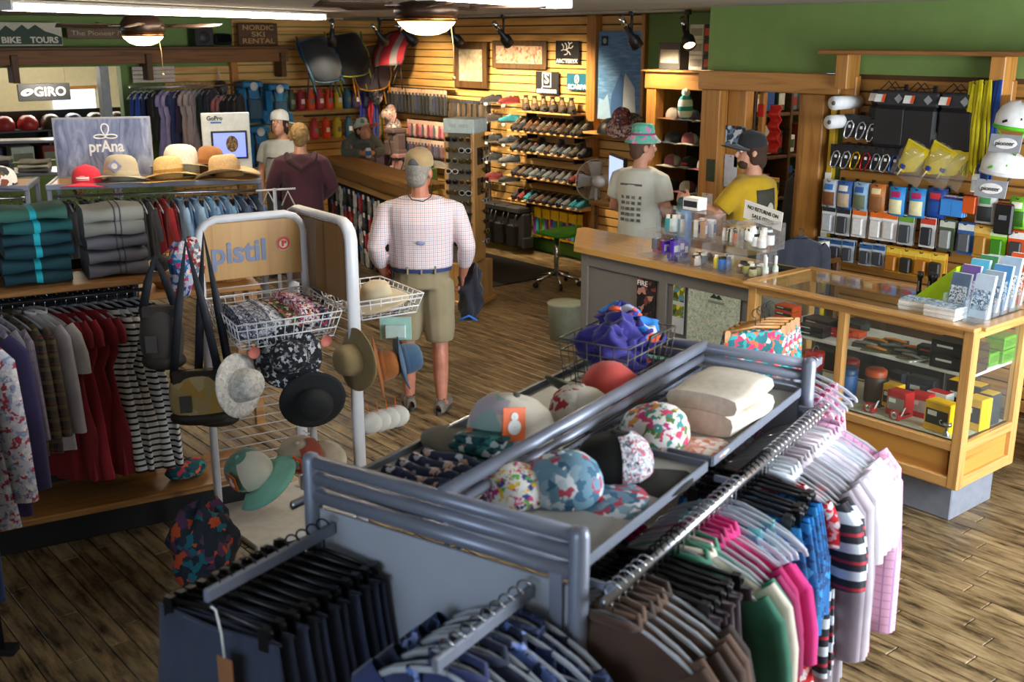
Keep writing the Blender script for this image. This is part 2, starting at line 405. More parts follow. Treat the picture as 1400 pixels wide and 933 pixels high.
# climbing wall at x = 7 with the doorway into the store room
XC = 7.0
w = struct('wall_till', bx(((XC+.06, 3.0, 2.46), (.12, 5.84, .5)), ((XC+.09, .0, 1.35), (.06, .4, 2.7)), ((XC+.09, 2.0, 1.2), (.06, 5.5, 2.4)), ((7.77, 5.87, 1.35), (1.45, .1, 2.7))), GREEN)
ob('backing_board', bx(((XC+.052, 2.36, 1.17), (.01, 4.55, 2.34))), P('#5a3a18', .8), w)
slats(w, 23, .02, SLATD, 4.55, lambda z: (XC+.045, 2.36, z), 1)
ob('beam', rb(((XC-.03, 5.27, 2.135), (.14, 1.32, .145))), PINE, w)
ob('post', rb(((XC-.02, 5.80, 1.03), (.14, .19, 2.06))), PINEZ, w)
ob('jamb', rb(((XC+.06, 5.61, 1.03), (.1, .18, 2.06))), PINEZ, w)
ob('jamb', rb(((XC+.05, 4.96, 1.03), (.12, .09, 2.06))), PINEZ, w)
ob('post', rb(((XC-.02, 4.83, 1.03), (.13, .19, 2.06))), PINEZ, w)
sh = ob('shelf', rb(((XC-.13, 2.4, 2.365), (.34, 4.55, .03))), WD('#8a5c2c', '#5e3a18', 1, .5), w)
for y in (4.55, 3.42): ob('bracket', rb(((XC-.1, y, 2.23), (.16, .1, .24)), ((XC-.04, y, 2.05), (.06, .12, .3))), PINEZ, w)
# store room behind the doorway
struct('wall_store', bx(((9.6, 4.6, 1.35), (.1, 2.6, 2.7)), ((8.4, 3.35, 1.35), (2.3, .08, 2.7))), P('#6d5a40', .8))

# ceiling lights: long fluorescent fittings
TUBE = EM('#fff0d8', 18.0)
def fluoro(loc, L, rz, label, z=CEIL-.045):
    t = thing('fluorescent_light', label, 'ceiling light', (loc[0], loc[1], z), rz, 'fluorescent ceiling lights')
    ob('housing', rb(((0, 0, .022), (L, .20, .016))), WHITEP, t)
    ob('diffuser', cm(('diff', L), lambda b: b.tube([(-L/2+.01, 0, 0), (L/2-.01, 0, 0)], [(.03, .095)]*2, 10, ref=(0, 0, 1))), TUBE, t)
    for s in (-1, 1): ob('end_cap', rb(((s*(L/2), 0, 0), (.02, .2, .06))), WHITEP, t)
fluoro((3.75, 8.45), 3.9, R(30), 'long white fluorescent ceiling light beyond the brass-ringed ceiling fan')
fluoro((3.72, 4.54), 1.55, R(27), 'long white fluorescent ceiling light over the grey clothes rack')
fluoro((4.6, 14.6), 2.4, 0, 'white fluorescent ceiling light in the next room above the helmets', CEIL-.52)
FANM = P('#3a2a20', .35, .5); BOWL = EM('#ffe2b0', 7.0)
def ceiling_fan(loc, label, a0, mt=.12):
    t = thing('ceiling_fan', label, 'ceiling fan', loc, 0, 'ceiling fans')
    ob('downrod', cm('rod', lambda b: b.cyl((0, 0, .02), (0, 0, .07), .013).lathe([(.001, .078), (.07, .078), (.075, .06), (.02, .05)], 16)), FANM, t, (0, 0, mt-.04))
    ob('motor', cm(('motor', mt), lambda b: b.lathe([(.001, mt), (.07, mt*.96), (.14, mt*.72), (.175, mt*.25), (.18, -.02), (.165, -.045), (.001, -.045)], 28)), FANM, t)
    ob('light_ring', cm('ring', lambda b: b.lathe([(.155, -.045), (.172, -.05), (.172, -.065), (.155, -.07)], 28)), P('#c98a4a', .25, 1), t)
    ob('glass_bowl', cm('bowl', lambda b: b.lathe([(.165, -.06), (.15, -.085), (.11, -.12), (.06, -.138), (.001, -.142)], 28)), BOWL, t)
    for k in range(5):
        bl = cm('fanblade', lambda b: b.slab(lambda u, v: (.24+.42*u, (v-.5)*(.11+.03*math.sin(PI*u)), .012*(v-.5)*2), 8, 3, .008))
        o = ob('blade', bl, WD('#3c2a1d', '#221509', 0, .4), t, (0, 0, .02), (0, 0, a0+k*2*PI/5))
        ob('blade_iron', cm('iron', lambda b: b.box((.2, 0, -.005), (.14, .035, .008))), FANM, o)
    ch = ob('pull_chain', cm('chain', lambda b: b.tube([(.09, -.1, -.06), (.1, -.11, -.2), (.1, -.11, -.36)], .003, 5).ball((.1, -.11, -.37), .011, 8, 6)), P('#c7b083', .4, .6), t)
    return t
ceiling_fan((3.56, 9.0, 2.54), 'dark ceiling fan with glowing white bowl hanging over the blue rock-print sign', .45, .115)
ceiling_fan((3.61, 5.07, 2.615), 'dark ceiling fan with glowing white bowl above the man in the checked shirt', .55, .045)
# spot lights on rails in front of the shoe wall
def spot(loc, aim, label, pw=120):
    t = thing('track_spot_light', label, 'spot light', loc, 0, 'track spot lights')
    ob('stem', cm('spotstem', lambda b: b.cyl((0, 0, 0), (0, 0, .2), .012, n=8).cyl((0, 0, .16), (0, 0, .2), .03, n=10)), BLACK, t)
    q = Vector(aim).to_track_quat('-Z', 'Y').to_euler()[:]
    h = ob('lamp_head', cm('spothead', lambda b: b.lathe([(.001, .1), (.026, .1), (.03, 0), (.055, -.03), (.06, -.12), (.052, -.12), (.045, -.05)], 16)), [BLACK], t, (0, 0, -.01), q)
    ob('barrel', cm('spotbarrel', lambda b: b.cyl((0, 0, .1), (0, 0, .2), .026, n=12)), CHROME, h)
    ob('bulb', cm('spotbulb', lambda b: b.lathe([(.05, -.1), (.03, -.085), (.001, -.085)], 14)), EM('#ffca7a', 14), h)
    d = bpy.data.lights.new('spot_beam', 'SPOT'); d.energy = pw; d.spot_size = R(95); d.spot_blend = .7; d.color = (1, .78, .50); d.shadow_soft_size = .05
    l = bpy.data.objects.new('spot_beam', d); COL.objects.link(l); l.parent = h; l.location = (0, 0, -.125)
rails = struct('trim_1', rb(((7.3, 9.4, CEIL-.012), (.035, 6.0, .025))), P('#8b8478', .6))
struct('trim_2', rb(((6.6, 12.0, CEIL-.012), (1.6, .035, .025))), P('#8b8478', .6))
for k, (x, y, a) in enumerate([(7.12, 12.0, (.2, .45, -.9)), (7.3, 11.2, (1, .4, -.9)), (7.3, 10.62, (1, -.1, -.9)), (7.3, 9.75, (1, .1, -.9)), (7.3, 8.9, (1, .2, -.9)), (7.3, 7.08, (.7, -.2, -1.0)), (7.3, 6.42, (-.4, -.7, -.9))]):
    spot((x, y, 2.49), a, 'black and chrome track spot light aimed at ' + ['the camp chairs', 'the sock rows', 'the tall framed map', 'the wide framed map', 'the shoe shelves', 'the iceberg poster', 'the till counter'][k], [28, 95, 120, 120, 120, 45, 60][k])
# ================================================================ BUILDERS
def arcpts(cx, cz, r, a0, a1, n, y=0): return [(cx+r*math.cos(a0+(a1-a0)*i/n), y, cz+r*math.sin(a0+(a1-a0)*i/n)) for i in range(n+1)]
def hook_me(): return cm('hook', lambda b: b.tube([(0, 0, -.075), (0, 0, -.035)] + arcpts(0, -.012, .022, -PI*.5, -PI*.5+PI*1.35, 8), .0026, 5))
def hanger_body(kind):
    def top(b):
        for s in (-1, 1):
            b.tube([(0, 0, -.072), (s*.03, 0, -.076), (s*.09, 0, -.095), (s*.16, 0, -.125), (s*.205, 0, -.155), (s*.212, 0, -.17)], [.007, .008, .009, .009, .009, .007], 6, flat=.6)
        b.tube([(-.2, 0, -.158), (0, 0, -.15), (.2, 0, -.158)], .004, 5)
    def clip(b):
        b.tube([(-.17, 0, -.095), (0, 0, -.078), (.17, 0, -.095)], .008, 6, flat=.6)
        for s in (-1, 1):
            b.box((s*.15, .008, -.115), (.03, .006, .05)); b.box((s*.15, -.008, -.115), (.03, .006, .05)); b.box((s*.15, 0, -.09), (.022, .02, .014))
    return cm(('hanger', kind), top if kind == 'top' else clip)
def fold(x, z, seed, amp): return amp*(.9*math.sin(31*x+seed*2.1+z*3) + .75*math.sin(57*x+seed*5.3-z*4+.8*math.sin(9*z+seed)))*min(1, .35-z*1.1)
def cloth_tube(b, prof, th, seed, n=40, amp=.010, mi=0, cx=0, cy=0):
    """closed hanging cloth; prof = list of (z, x0, x1, thickness scale)"""
    m = len(prof)-1
    def f(u, v):
        i = min(int(v*m), m-1); t = v*m-i; a, c = prof[i], prof[i+1]
        z = a[0]+(c[0]-a[0])*t; x0 = a[1]+(c[1]-a[1])*t; x1 = a[2]+(c[2]-a[2])*t; k = a[3]+(c[3]-a[3])*t
        an = 2*PI*u; cs, sn = math.cos(an), math.sin(an); x = (x0+x1)/2+(x1-x0)/2*(abs(cs)**.8)*(1 if cs > 0 else -1)
        y = th*k*sn + fold(x, z, seed, amp)*k
        return (cx+x, cy+y, z)
    b.grid(f, n, m, mi, wrap=True)
def subdiv(prof, k=3):
    out = []
    for a, c in zip(prof, prof[1:]):
        for i in range(k): out.append(tuple(a[j]+(c[j]-a[j])*i/k for j in range(4)))
    return out+[prof[-1]]
def garment_me(kind, seed=0):
    def f(b):
        if kind in ('shirt', 'longshirt', 'tee'):
            L = {'shirt': .68, 'longshirt': .74, 'tee': .62}[kind]
            cloth_tube(b, subdiv([(-.085, -.07, .07, .6), (-.10, -.11, .11, .8), (-.15, -.205, .205, .9), (-.24, -.21, .21, 1), (-.45, -.215, .215, 1.15), (-.085-L, -.23, .23, 1.2)]), .028, seed)
            E = .52 if kind == 'longshirt' else .2
            for s in (-1, 1):
                b.tube([(s*.19, 0, -.155), (s*.225, .005, -.2), (s*(.25), fold(s, 0, seed, .01), -.2-E*.5), (s*.255, .012*s, -.2-E)], [(.05, .02), (.062, .026), (.055, .028), (.05, .026)], 10, ref=(1, 0, 0), caps=False)
            b.tube([(-.07, 0, -.088), (-.05, -.022, -.07), (0, -.03, -.068), (.05, -.022, -.07), (.07, 0, -.088), (.05, .02, -.075), (0, .026, -.073), (-.05, .02, -.075)], .011, 5, closed=True)
        elif kind == 'tank':
            cloth_tube(b, subdiv([(-.095, -.12, -.08, .4), (-.17, -.13, -.06, .5), (-.2, -.16, .16, .7), (-.35, -.18, .18, 1), (-.62, -.2, .2, 1.2)]), .022, seed)
            for s in (1,): b.tube([(.1, 0, -.095), (.1, 0, -.15), (.11, 0, -.21)], [(.02, .01)]*3, 8, ref=(1, 0, 0))
        elif kind == 'dress':
            cloth_tube(b, subdiv([(-.09, -.12, .12, .6), (-.15, -.19, .19, .8), (-.33, -.18, .18, .9), (-.42, -.135, .135, .9), (-.52, -.16, .16, 1.1), (-.80, -.2, .2, 1.4), (-1.02, -.23, .23, 1.5)]), .03, seed)
            for s in (-1, 1): b.tube([(s*.17, 0, -.14), (s*.2, 0, -.2), (s*.205, 0, -.27)], [(.035, .018), (.045, .024), (.042, .022)], 10, ref=(1, 0, 0), caps=False)
        elif kind == 'pants':
            cloth_tube(b, subdiv([(-.115, -.19, .19, .5), (-.2, -.2, .2, .9), (-.34, -.22, .22, 1)], 2), .026, seed, amp=.007)
            for s in (-1, 1): cloth_tube(b, subdiv([(-.32, -.105, .105, 1), (-.6, -.1, .1, 1), (-1.05, -.095, .095, .9)], 3), .03, seed+s, 20, .011, cx=s*.108)
            b.tube([(-.192, 0, -.115), (0, -.016, -.118), (.192, 0, -.115), (0, .016, -.118)], .006, 5, closed=True)
        elif kind == 'shorts':
            cloth_tube(b, subdiv([(-.115, -.19, .19, .5), (-.2, -.21, .21, 1), (-.3, -.23, .23, 1.1)], 2), .026, seed, amp=.006)
            for s in (-1, 1): cloth_tube(b, subdiv([(-.28, -.115, .115, 1), (-.48, -.125, .125, 1.2)], 2), .03, seed+s, 14, .007, cx=s*.115)
        elif kind == 'skirt':
            cloth_tube(b, subdiv([(-.1, -.17, .17, .5), (-.2, -.19, .19, 1), (-.55, -.22, .22, 1.5)], 3), .028, seed, amp=.01)
    return cm(('garment', kind, seed % 3), f)
CLEARH = GL('#e9eef4', .55, .05)
NAMES = {'shirt': 'hanging_shirt', 'longshirt': 'hanging_shirt', 'tee': 'hanging_shirt', 'tank': 'hanging_blouse', 'dress': 'hanging_dress', 'pants': 'hanging_trousers', 'shorts': 'hanging_shorts', 'skirt': 'hanging_skirt'}
CATS = {'shirt': 'shirt', 'longshirt': 'shirt', 'tee': 't-shirt', 'tank': 'blouse', 'dress': 'dress', 'pants': 'trousers', 'shorts': 'shorts', 'skirt': 'skirt'}
def garment(kind, mat, loc, rz, label, group, clear=True, seed=0, sc=1, tilt=0, parts=True):
    """one garment on its own hanger; loc = top of the rail where the hook sits, hanger runs along local x"""
    t = thing(NAMES[kind], label, CATS[kind], loc, (0, 0, rz), group, sc)
    cl = kind in ('pants', 'shorts', 'skirt')
    if parts:
        h = ob('hanger', hanger_body('clip' if cl else 'top'), CLEARH if clear else P('#0f0f11', .35), t, (0, 0, 0), (0, tilt, 0))
        ob('hook', hook_me(), CHROME if clear else P('#17171a', .3, .5), h)
    ob({'shirt': 'shirt_cloth', 'longshirt': 'shirt_cloth', 'tee': 'shirt_cloth', 'tank': 'blouse_cloth', 'dress': 'dress_cloth', 'pants': 'trouser_cloth', 'shorts': 'shorts_cloth', 'skirt': 'skirt_cloth'}[kind], garment_me(kind, seed), mat, t, (0, 0, 0), (0, tilt, 0))
    return t

# ---- hats
def crown_me(key='cap'):
    def f(b):
        pr = [(.088, 0), (.0905, .02), (.0875, .046), (.077, .072), (.055, .091), (.028, .1), (.001, .102)]
        def w(th, r, z, p):
            seam = 1 - .012*max(0, math.cos(6*th))**12
            fx = 1.08 if p[0] > 0 else 1.02
            return (p[0]*fx*seam, p[1]*.93*seam, z*(1+.12*math.cos(th)*(1 if z > .02 else 0)*.5))
        b.lathe(pr, 24, 0, fn=w)
        b.lathe([(.084, .002), (.001, .002)], 24, 0, fn=w)
    return cm('capcrown', f)
def brim_me(curve=.02):
    def f(b):
        def g(u, v):
            a = R(-72)+R(144)*u; s = abs(math.sin(a)); r0 = .087; ext = .102*max(.0, math.cos(a*.95))**.42
            r = r0 + ext*v
            return (r*math.cos(a)*1.06, r*math.sin(a)*.92, .012 - curve*s**2*1.4 - .012*v*.6)
        b.slab(g, 16, 4, .004)
    return cm(('capbrim', curve), f)
def cap(loc, rot, cm_front, cm_back, brimm, label, sc=1, tagc=None, badge=None, group=None, name='baseball_cap', tagy=-1):
    t = thing(name, label, 'cap', loc, rot, group, sc)
    c = ob('crown', crown_me(), cm_back, t)
    if cm_front is not cm_back:
        ob('front_panel', cm('cappanel', lambda b: b.grid(lambda u, v: (lambda th, q: (q[0]*math.cos(th)*1.095, q[0]*math.sin(th)*.945, q[1]*(1+.06*math.cos(th))))(R(-58)+R(116)*u, [(.0915, .004), (.0925, .03), (.0895, .050), (.079, .0745), (.057, .0938), (.037, .1012)][min(5, int(v*5+.01))]), 12, 5)), cm_front, c)
    ob('brim', brim_me(), brimm, t)
    ob('button', cm('capbutton', lambda b: b.ball((0, 0, .105), (.01, .01, .005), 8, 5)), brimm, c)
    ob('sweatband', cm('capband', lambda b: b.lathe([(.089, .001), (.0895, .014), (.09, .014)], 24, 0, fn=lambda th, r, z, p: (p[0]*1.05, p[1]*.93, z))), brimm, c)
    if tagc:
        g = ob('price_tag', cm('captag', lambda b: b.rbox((0, 0, 0), (.055, .003, .07), .006)), tagc, t, (.03, tagy*.086, .075), (R(-16), R(5), R(-12) if tagy < 0 else PI+R(12)))
        ob('tag_print', cm('tagprint', lambda b: b.lathe([(.001, 0), (.016, 0)], 14).lathe([(.001, .0), (.009, 0)], 10, c=(.0, .022, 0))), PAPER, g, (0, -.003, -.006), (PI/2, 0, 0))
    if badge:
        ob('badge', cm('capbadge', lambda b: b.slab(lambda u, v: (.1-.03*(u-.5)**2*4*.35-.026*v*v, (u-.5)*.075, .022+.052*v), 6, 4, .003, nrm=(1, 0, 0))), badge, t)
    return t
def lathe_hat(loc, rot, crown, band, rc, hc, rb_, wave, mat, bandm, label, sc=1, oval=.86, droop=-.01, name='sun_hat', dent=0, group=None, cat='hat'):
    t = thing(name, label, cat, loc, rot, group, sc)
    def ff(b):
        pr = [(rc*1.0, 0), (rc*.99, hc*.3), (rc*.94, hc*.58), (rc*.82, hc*.82), (rc*.6, hc*.95), (rc*.3, hc*(1-dent*.6)), (.001, hc*(1-dent))]
        b.lathe(pr, 26, 0, sy=oval)
    ob('crown', cm(('hatcrown', rc, hc, dent, oval), ff), mat, t, (0, 0, .004))
    def bb(b):
        def fn(th, r, z, p):
            k = max(0, (r-rc)/(rb_-rc)); return (p[0], p[1]*(oval+(1-oval)*k*.6), z + wave*k*k*(-math.cos(2*th)) + droop*k)
        top = [(rc*.97, .004), (rc*1.15, .003), (rc+(rb_-rc)*.45, .002), (rc+(rb_-rc)*.75, .002), (rb_, .002), (rb_, -.003), (rc+(rb_-rc)*.75, -.003), (rc+(rb_-rc)*.45, -.003), (rc*.97, -.002)]
        b.lathe(top, 32, 0, fn=fn)
    ob('brim', cm(('hatbrim', rc, rb_, wave, oval, droop), bb), mat, t)
    if band:
        ob('hat_band', cm(('hatband', rc, hc, oval), lambda b: b.lathe([(rc*1.015, .006), (rc*1.02, hc*.22), (rc*1.0, hc*.24)], 26, 0, sy=oval)), bandm, t, (0, 0, .003))
    return t

# ---- packages
def pack(loc, rz, w, h, d, matc, matb, label, cat='package', group=None, name='hang_pack', kind='blister', tilt=0, matt=None, parent=None):
    """retail pack hanging from a peg: loc = top centre, faces local -y"""
    t = thing(name, label, cat, loc, (tilt, 0, rz), group)
    k = (round(w, 3), round(h, 3), round(d, 3))
    ob('card', cm(('card',)+k, lambda b: b.rbox((0, .004, -h/2), (w, .004, h), .003)), matc, t)
    if matt: ob('header_print', cm(('hdr',)+k, lambda b: b.box((0, .0005, -h*.14), (w*.94, .002, h*.2))), matt, t)
    if kind == 'blister':
        ob('content', cm(('blist',)+k, lambda b: b.rbox((0, -d/2, -h*.62), (w*.66, d, h*.58), .008)), matb, t)
    elif kind == 'bag':
        ob('pouch', cm(('bagp',)+k, lambda b: b.grid(lambda u, v: ((u-.5)*w, -d*.75*(1-abs(2*u-1)**3)*(1-abs(2*v-1)**4) - .001, -h*v), 8, 8)), matc, t)
        ob('print_panel', cm(('bagq',)+k, lambda b: b.grid(lambda u, v: ((u-.5)*w*.8, -d*.75*(1-abs((2*u-1)*.8)**3)*(1-abs(2*(.42+.5*v)-1)**4) - .0035, -h*(.42+.5*v)), 6, 6)), matb, t)
        if matt: ob('logo_print', cm(('bagl',)+k, lambda b: b.grid(lambda u, v: ((u-.5)*w*.6, -d*.75*(1-abs((2*u-1)*.6)**3)*(1-abs(2*(.14+.2*v)-1)**4) - .0035, -h*(.14+.2*v)), 6, 4)), matt, t)
    elif kind == 'box':
        ob('content', cm(('boxc',)+k, lambda b: b.rbox((0, -d/2+.002, -h*.56), (w*.98, d, h*.86), .003)), matb, t)
    return t
def carton(loc, rz, w, d, h, mat, face, label, group=None, cat='box', name='product_box', topm=None, extra=None, rot=None):
    t = thing(name, label, cat, loc, rot or (0, 0, rz), group)
    k = (round(w, 3), round(d, 3), round(h, 3))
    o = ob('carton', cm(('carton',)+k, lambda b: b.rbox((0, 0, h/2), (w, d, h), .003)), mat, t)
    ob('print_panel', cm(('cface',)+k, lambda b: b.box((0, -d/2-.0008, h*.5), (w*.86, .0016, h*.5))), face, t)
    if topm: ob('lid_print', cm(('ctop',)+k, lambda b: b.box((0, 0, h+.0008), (w*.9, d*.86, .0016))), topm, t)
    if extra: ob('logo_print', cm(('clogo',)+k, lambda b: b.box((-w*.18, -d/2-.002, h*.62), (w*.36, .0016, h*.16))), extra, t)
    return t

# ---- shoes
def shoe_me(high):
    H = .115 if high else .065
    def up(b):
        st = [(-.135, .02, .6), (-.125, .033, H/.08), (-.09, .037, (H+.006)/.08), (-.045, .036, (H*.93)/.08), (-.01, .036, .085/.08 if not high else .1/.08), (.035, .04, .062/.08), (.085, .042, .047/.08), (.12, .035, .036/.08), (.142, .012, .022/.08)]
        N = 12
        def f(u, v):
            i = min(int(v*8), 7); t = v*8-i; a, c = st[i], st[min(8, i+1)]; x = a[0]+(c[0]-a[0])*t; wd = a[1]+(c[1]-a[1])*t; hh = (a[2]+(c[2]-a[2])*t)*.08
            an = PI*u; return (x, wd*math.cos(an)*(1 if abs(math.cos(an)) < .9 else 1), .018 + (hh)*math.sin(an)**.75 if math.sin(an) > 0 else .018)
        b.grid(f, N, 16)
        b.lathe([(.03, H+.019), (.031, H+.026), (.024, H+.024), (.02, H)], 14, 0, c=(-.085, 0, 0), sx=1.25)
    return cm(('upper', high), up)
def sole_me():
    def f(b):
        n = 18; poly = []
        for k in range(n):
            a = 2*PI*k/n; x = .148*math.cos(a); wd = .045 if x > 0 else .036; poly.append((x, wd*math.sin(a)*(1 if abs(x) < .1 else .95)))
        b.prism(poly, 0, .022)
    return cm('sole', f)
def shoe(loc, rz, upper, solem, lacem, label, high=False, group='shoes on the slat-wall shelves', tilt=0, name='shoe', sc=1):
    t = thing(name, label, 'boot' if high else 'shoe', loc, (0, tilt, rz), group, sc)
    ob('upper', shoe_me(high), upper, t); ob('sole', sole_me(), solem, t)
    def lc(b):
        for i in range(4):
            x = -.005+i*.022; z = (.1 if high else .083)-i*.011+.012
            b.tube([(x, -.022, z-.006), (x+.004, 0, z+.004), (x, .022, z-.006)], .0035, 5)
    ob('laces', cm(('laces', high), lc), lacem, t)
    return t

# ---- wire basket
def wire_basket(name, L, W, H, wire, pitch=.035, flare=.02):
    b = MB(); r = .003
    def ring(z, e): b.tube([(-L/2-e, -W/2-e, z), (L/2+e, -W/2-e, z), (L/2+e, W/2+e, z), (-L/2-e, W/2+e, z)], wire*1.4, 6, closed=True)
    ring(H, flare); ring(H*.75, flare*.7); ring(H*.35, flare*.35); ring(0, 0)
    n = int(L/pitch)
    for i in range(n+1):
        x = -L/2+L*i/n; q = 1+2*flare/L
        b.tube([(x*q, -W/2-flare, H), (x, -W/2, 0), (x, W/2, 0), (x*q, W/2+flare, H)], wire, 5)
    n = int(W/pitch)
    for i in range(n+1):
        y = -W/2+W*i/n; q = 1+2*flare/W
        b.tube([(-L/2-flare, y*q, H), (-L/2, y, 0), (L/2, y, 0), (L/2+flare, y*q, H)], wire, 5)
    return b
def crumple(w, d, h, seed, b=None, c=(0, 0, 0), n=30, amp=.25, mi=0):
    """soft heap of cloth with sharp-edged folds"""
    b = b or MB(); r = random.Random(seed); ph = [r.random()*6 for _ in range(8)]; q = [r.uniform(-1, 1) for _ in range(6)]
    def fn(th, rr, z, p):
        x, y = p[0], p[1]
        rd = lambda a, f: 1-2*abs(math.sin(a*f/2))
        k = 1+amp*.42*(rd(3*x+2*q[0]*y+2.6*z+ph[0], 1.7)*.6+rd(4*y-3*q[1]*x+3*z+ph[1], 1.9)*.5+rd(7*z+5*q[2]*x+4*y+ph[2], 1.6)*.35+math.sin(2*th+ph[3])*.35)
        zz = z*(1+amp*.45*math.sin(3*th+ph[4])+amp*.25*rd(5*x-4*y+ph[5], 1.5)) if z > -.2 else z
        return (x*w/2*k, y*d/2*k, (zz+1)/2*h)
    b.lathe([(max(.001, math.sin(PI*i/14))**.6, -math.cos(PI*i/14)) for i in range(15)], n, mi, c, fn); return b
def folded(w, d, h, seed, layers=2):
    """folded cloth slab with a rounded front fold"""
    b = MB(); r = random.Random(seed)
    for k in range(layers):
        hh = h/layers; z0 = k*hh; p = r.random()*6
        def f(u, v, z0=z0, hh=hh, p=p):
            a = 2*PI*u; x = (v-.5)*w*(1+.02*math.sin(9*v+p)); y = -math.cos(a)*d/2; s = math.sin(a)
            z = z0+hh/2 + (abs(s)**.45)*(1 if s > 0 else -1)*hh*.52 + .006*math.sin(7*v+p+3*u)
            return (x, y + .008*math.sin(5*v+p), z)
        b.grid(f, 18, 12, wrap=True)
        for e in (0, 1):
            b.add([f(i/18, e) for i in range(18)], [list(range(18)) if e else list(range(18))[::-1]])
    return b
def post_frame(b, pts, r, n=10): b.tube(pts, r, n)
# ================================================================ GLASS DISPLAY CASE
x0, x1, y0, y1 = 5.02, 5.62, 2.47, 3.86; zt, zb = 1.08, .22; pw = .06
dc = thing('display_case', 'oak framed glass display case on a grey plinth full of boxed gadgets', 'display case', (x0, y0, 0))
LX, LY = x1-x0, y1-y0
ob('plinth', rb(((LX/2+.02, LY/2, zb/2), (LX-.16, LY-.14, zb-.002))), P('#7d828c', .6), dc)
for x in (pw/2, LX-pw/2):
    for y in (pw/2, LY-pw/2): ob('corner_post', rb(((x, y, (zt+zb)/2), (pw, pw, zt-zb))), OAKZ, dc)
my = 3.225-y0
ob('mullion', rb(((pw/2, my, (zt+zb)/2), (pw*.8, .05, zt-zb-.1))), OAKZ, dc)
for z, h in ((zt-.03, .06), (.445, .05), (.25, .06)):
    for x in (pw/2, LX-pw/2): ob('rail', rb(((x, LY/2, z), (pw*.9, LY-.1, h))), OAK, dc)
    for y in (pw/2, LY-pw/2): ob('rail', rb(((LX/2, y, z), (LX-.1, pw*.9, h))), OAKX, dc)
for (c, d) in (((-.004, LY/2, zt), (.07, LY+.03, .02)), ((LX+.004, LY/2, zt), (.07, LY+.03, .02))): ob('top_trim', rb((c, d), ch=.007), OAK, dc)
for (c, d) in (((LX/2, -.004, zt), (LX-.06, .07, .02)), ((LX/2, LY+.004, zt), (LX-.06, .07, .02))): ob('top_trim', rb((c, d), ch=.007), OAKX, dc)
for (a, b_) in ((.08, my-.03), (my+.03, LY-.08)): ob('front_panel', rb(((pw*.6, (a+b_)/2, .35), (.02, b_-a, .16))), WD('#c18a41', '#9a6024', 1, .35, .35, .05, True, .3), dc)
ob('side_panel', rb(((LX/2, pw*.6, .35), (LX-.12, .02, .16))), WD('#c18a41', '#9a6024', 0, .35, .35, .05, True, .3), dc)
ob('floor_board', bx(((LX/2, LY/2, .46), (LX-.06, LY-.06, .02))), P('#c9cdb8', .6), dc)
ob('shelf', rb(((LX/2+.03, LY/2, .8), (LX-.16, LY-.1, .022))), WHITEP, dc)
GLS = GL('#fbfffd', .985, .02)
ob('glass_pane', bx(((LX/2, LY/2, zt+.004), (LX-.08, LY-.08, .006))), GLS, dc)
ob('glass_pane', bx(((pw/2, (.06+my-.03)/2, .75), (.005, my-.09, .57))), GLS, dc)
ob('glass_pane', bx(((pw/2, (my+.03+LY-.06)/2, .75), (.005, LY-my-.09, .57))), GLS, dc)
ob('glass_pane', bx(((LX/2, pw/2, .75), (LX-.12, .005, .57))), GLS, dc)
ob('glass_pane', bx(((LX/2, LY-pw/2, .75), (LX-.12, .005, .57))), GLS, dc)
S1, S0 = .812, .471
BK = P('#17171a', .4); ORG = P('#e8551c', .45); RED = P('#c2181c', .45); YEL = P('#f0b90e', .45); GRN = P('#4c9a1e', .45); BLU = P('#2a72c8', .45); WHT = P('#e8e8e6', .5); TEAL = P('#1a8f96', .5); GRY = P('#6d7076', .5)
g = 'boxed gadgets in the display case'
CF = -PI/2   # faces the shop floor (-x)
for k in range(4): carton((5.20, 3.70, S1+k*.034), CF, .13, .09, .033, ORG, P('#1c1c1e', .5), 'orange and black flat box in the orange stack, %s from the shelf' % nth(k), 'orange box stack in the display case', extra=PAPER)
for k, (c, y, x) in enumerate([(BK, 3.49, 5.17), (BK, 3.49, 5.17), (RED, 3.40, 5.27), (ORG, 3.36, 5.33)]):
    carton((x, y, S1+(k if k < 2 else 0)*.031), CF+.05, .17, .09, .03, c, [P('#2b2b2f'), P('#2b2b2f'), P('#d42b20'), P('#ef7a32')][k], ['lower black flat box with white print beside the orange stack', 'upper black flat box with white print beside the orange stack', 'glossy red flat box behind the black flat boxes', 'bright orange flat box beside the glossy red flat box'][k], g, extra=PAPER)
carton((5.37, 3.58, S1), CF, .18, .12, .05, BK, P('#303036'), 'matt black box with a pale logo behind the orange stack', g, extra=PAPER)
carton((5.45, 3.42, S1), CF, .17, .1, .05, P('#2b2f2c'), P('#3d4440'), 'dark green-black box at the rear of the case shelf', g)
# flat carded tools lying on the shelf
for k, (x, y, a, c) in enumerate([(5.20, 3.17, .5, '#3b372f'), (5.16, 3.08, .3, '#5a5a34'), (5.27, 3.05, .6, '#2a2a2a'), (5.31, 3.17, .4, '#463c30'), (5.22, 2.94, .45, '#30302a'), (5.38, 3.10, .5, '#55524a'), (5.17, 2.87, .2, '#6a5a3a'), (5.33, 2.95, .5, '#3a3a38')]):
    t = thing('carded_tool', 'camouflage and orange carded tool lying flat, %s of the spread on the case shelf' % nth(k), 'tool', (x, y, S1), a, 'carded tools spread on the case shelf')
    ob('card', cm('toolcard', lambda b: b.rbox((0, 0, .004), (.09, .15, .006), .002)), P(c, .5), t)
    ob('tool_body', cm('toolbody', lambda b: b.tube([(-.02, -.06, .014), (0, 0, .018), (.02, .06, .014)], [.006, .01, .007], 8)), P('#d98324' if k % 2 else '#8d8f86', .4), t)
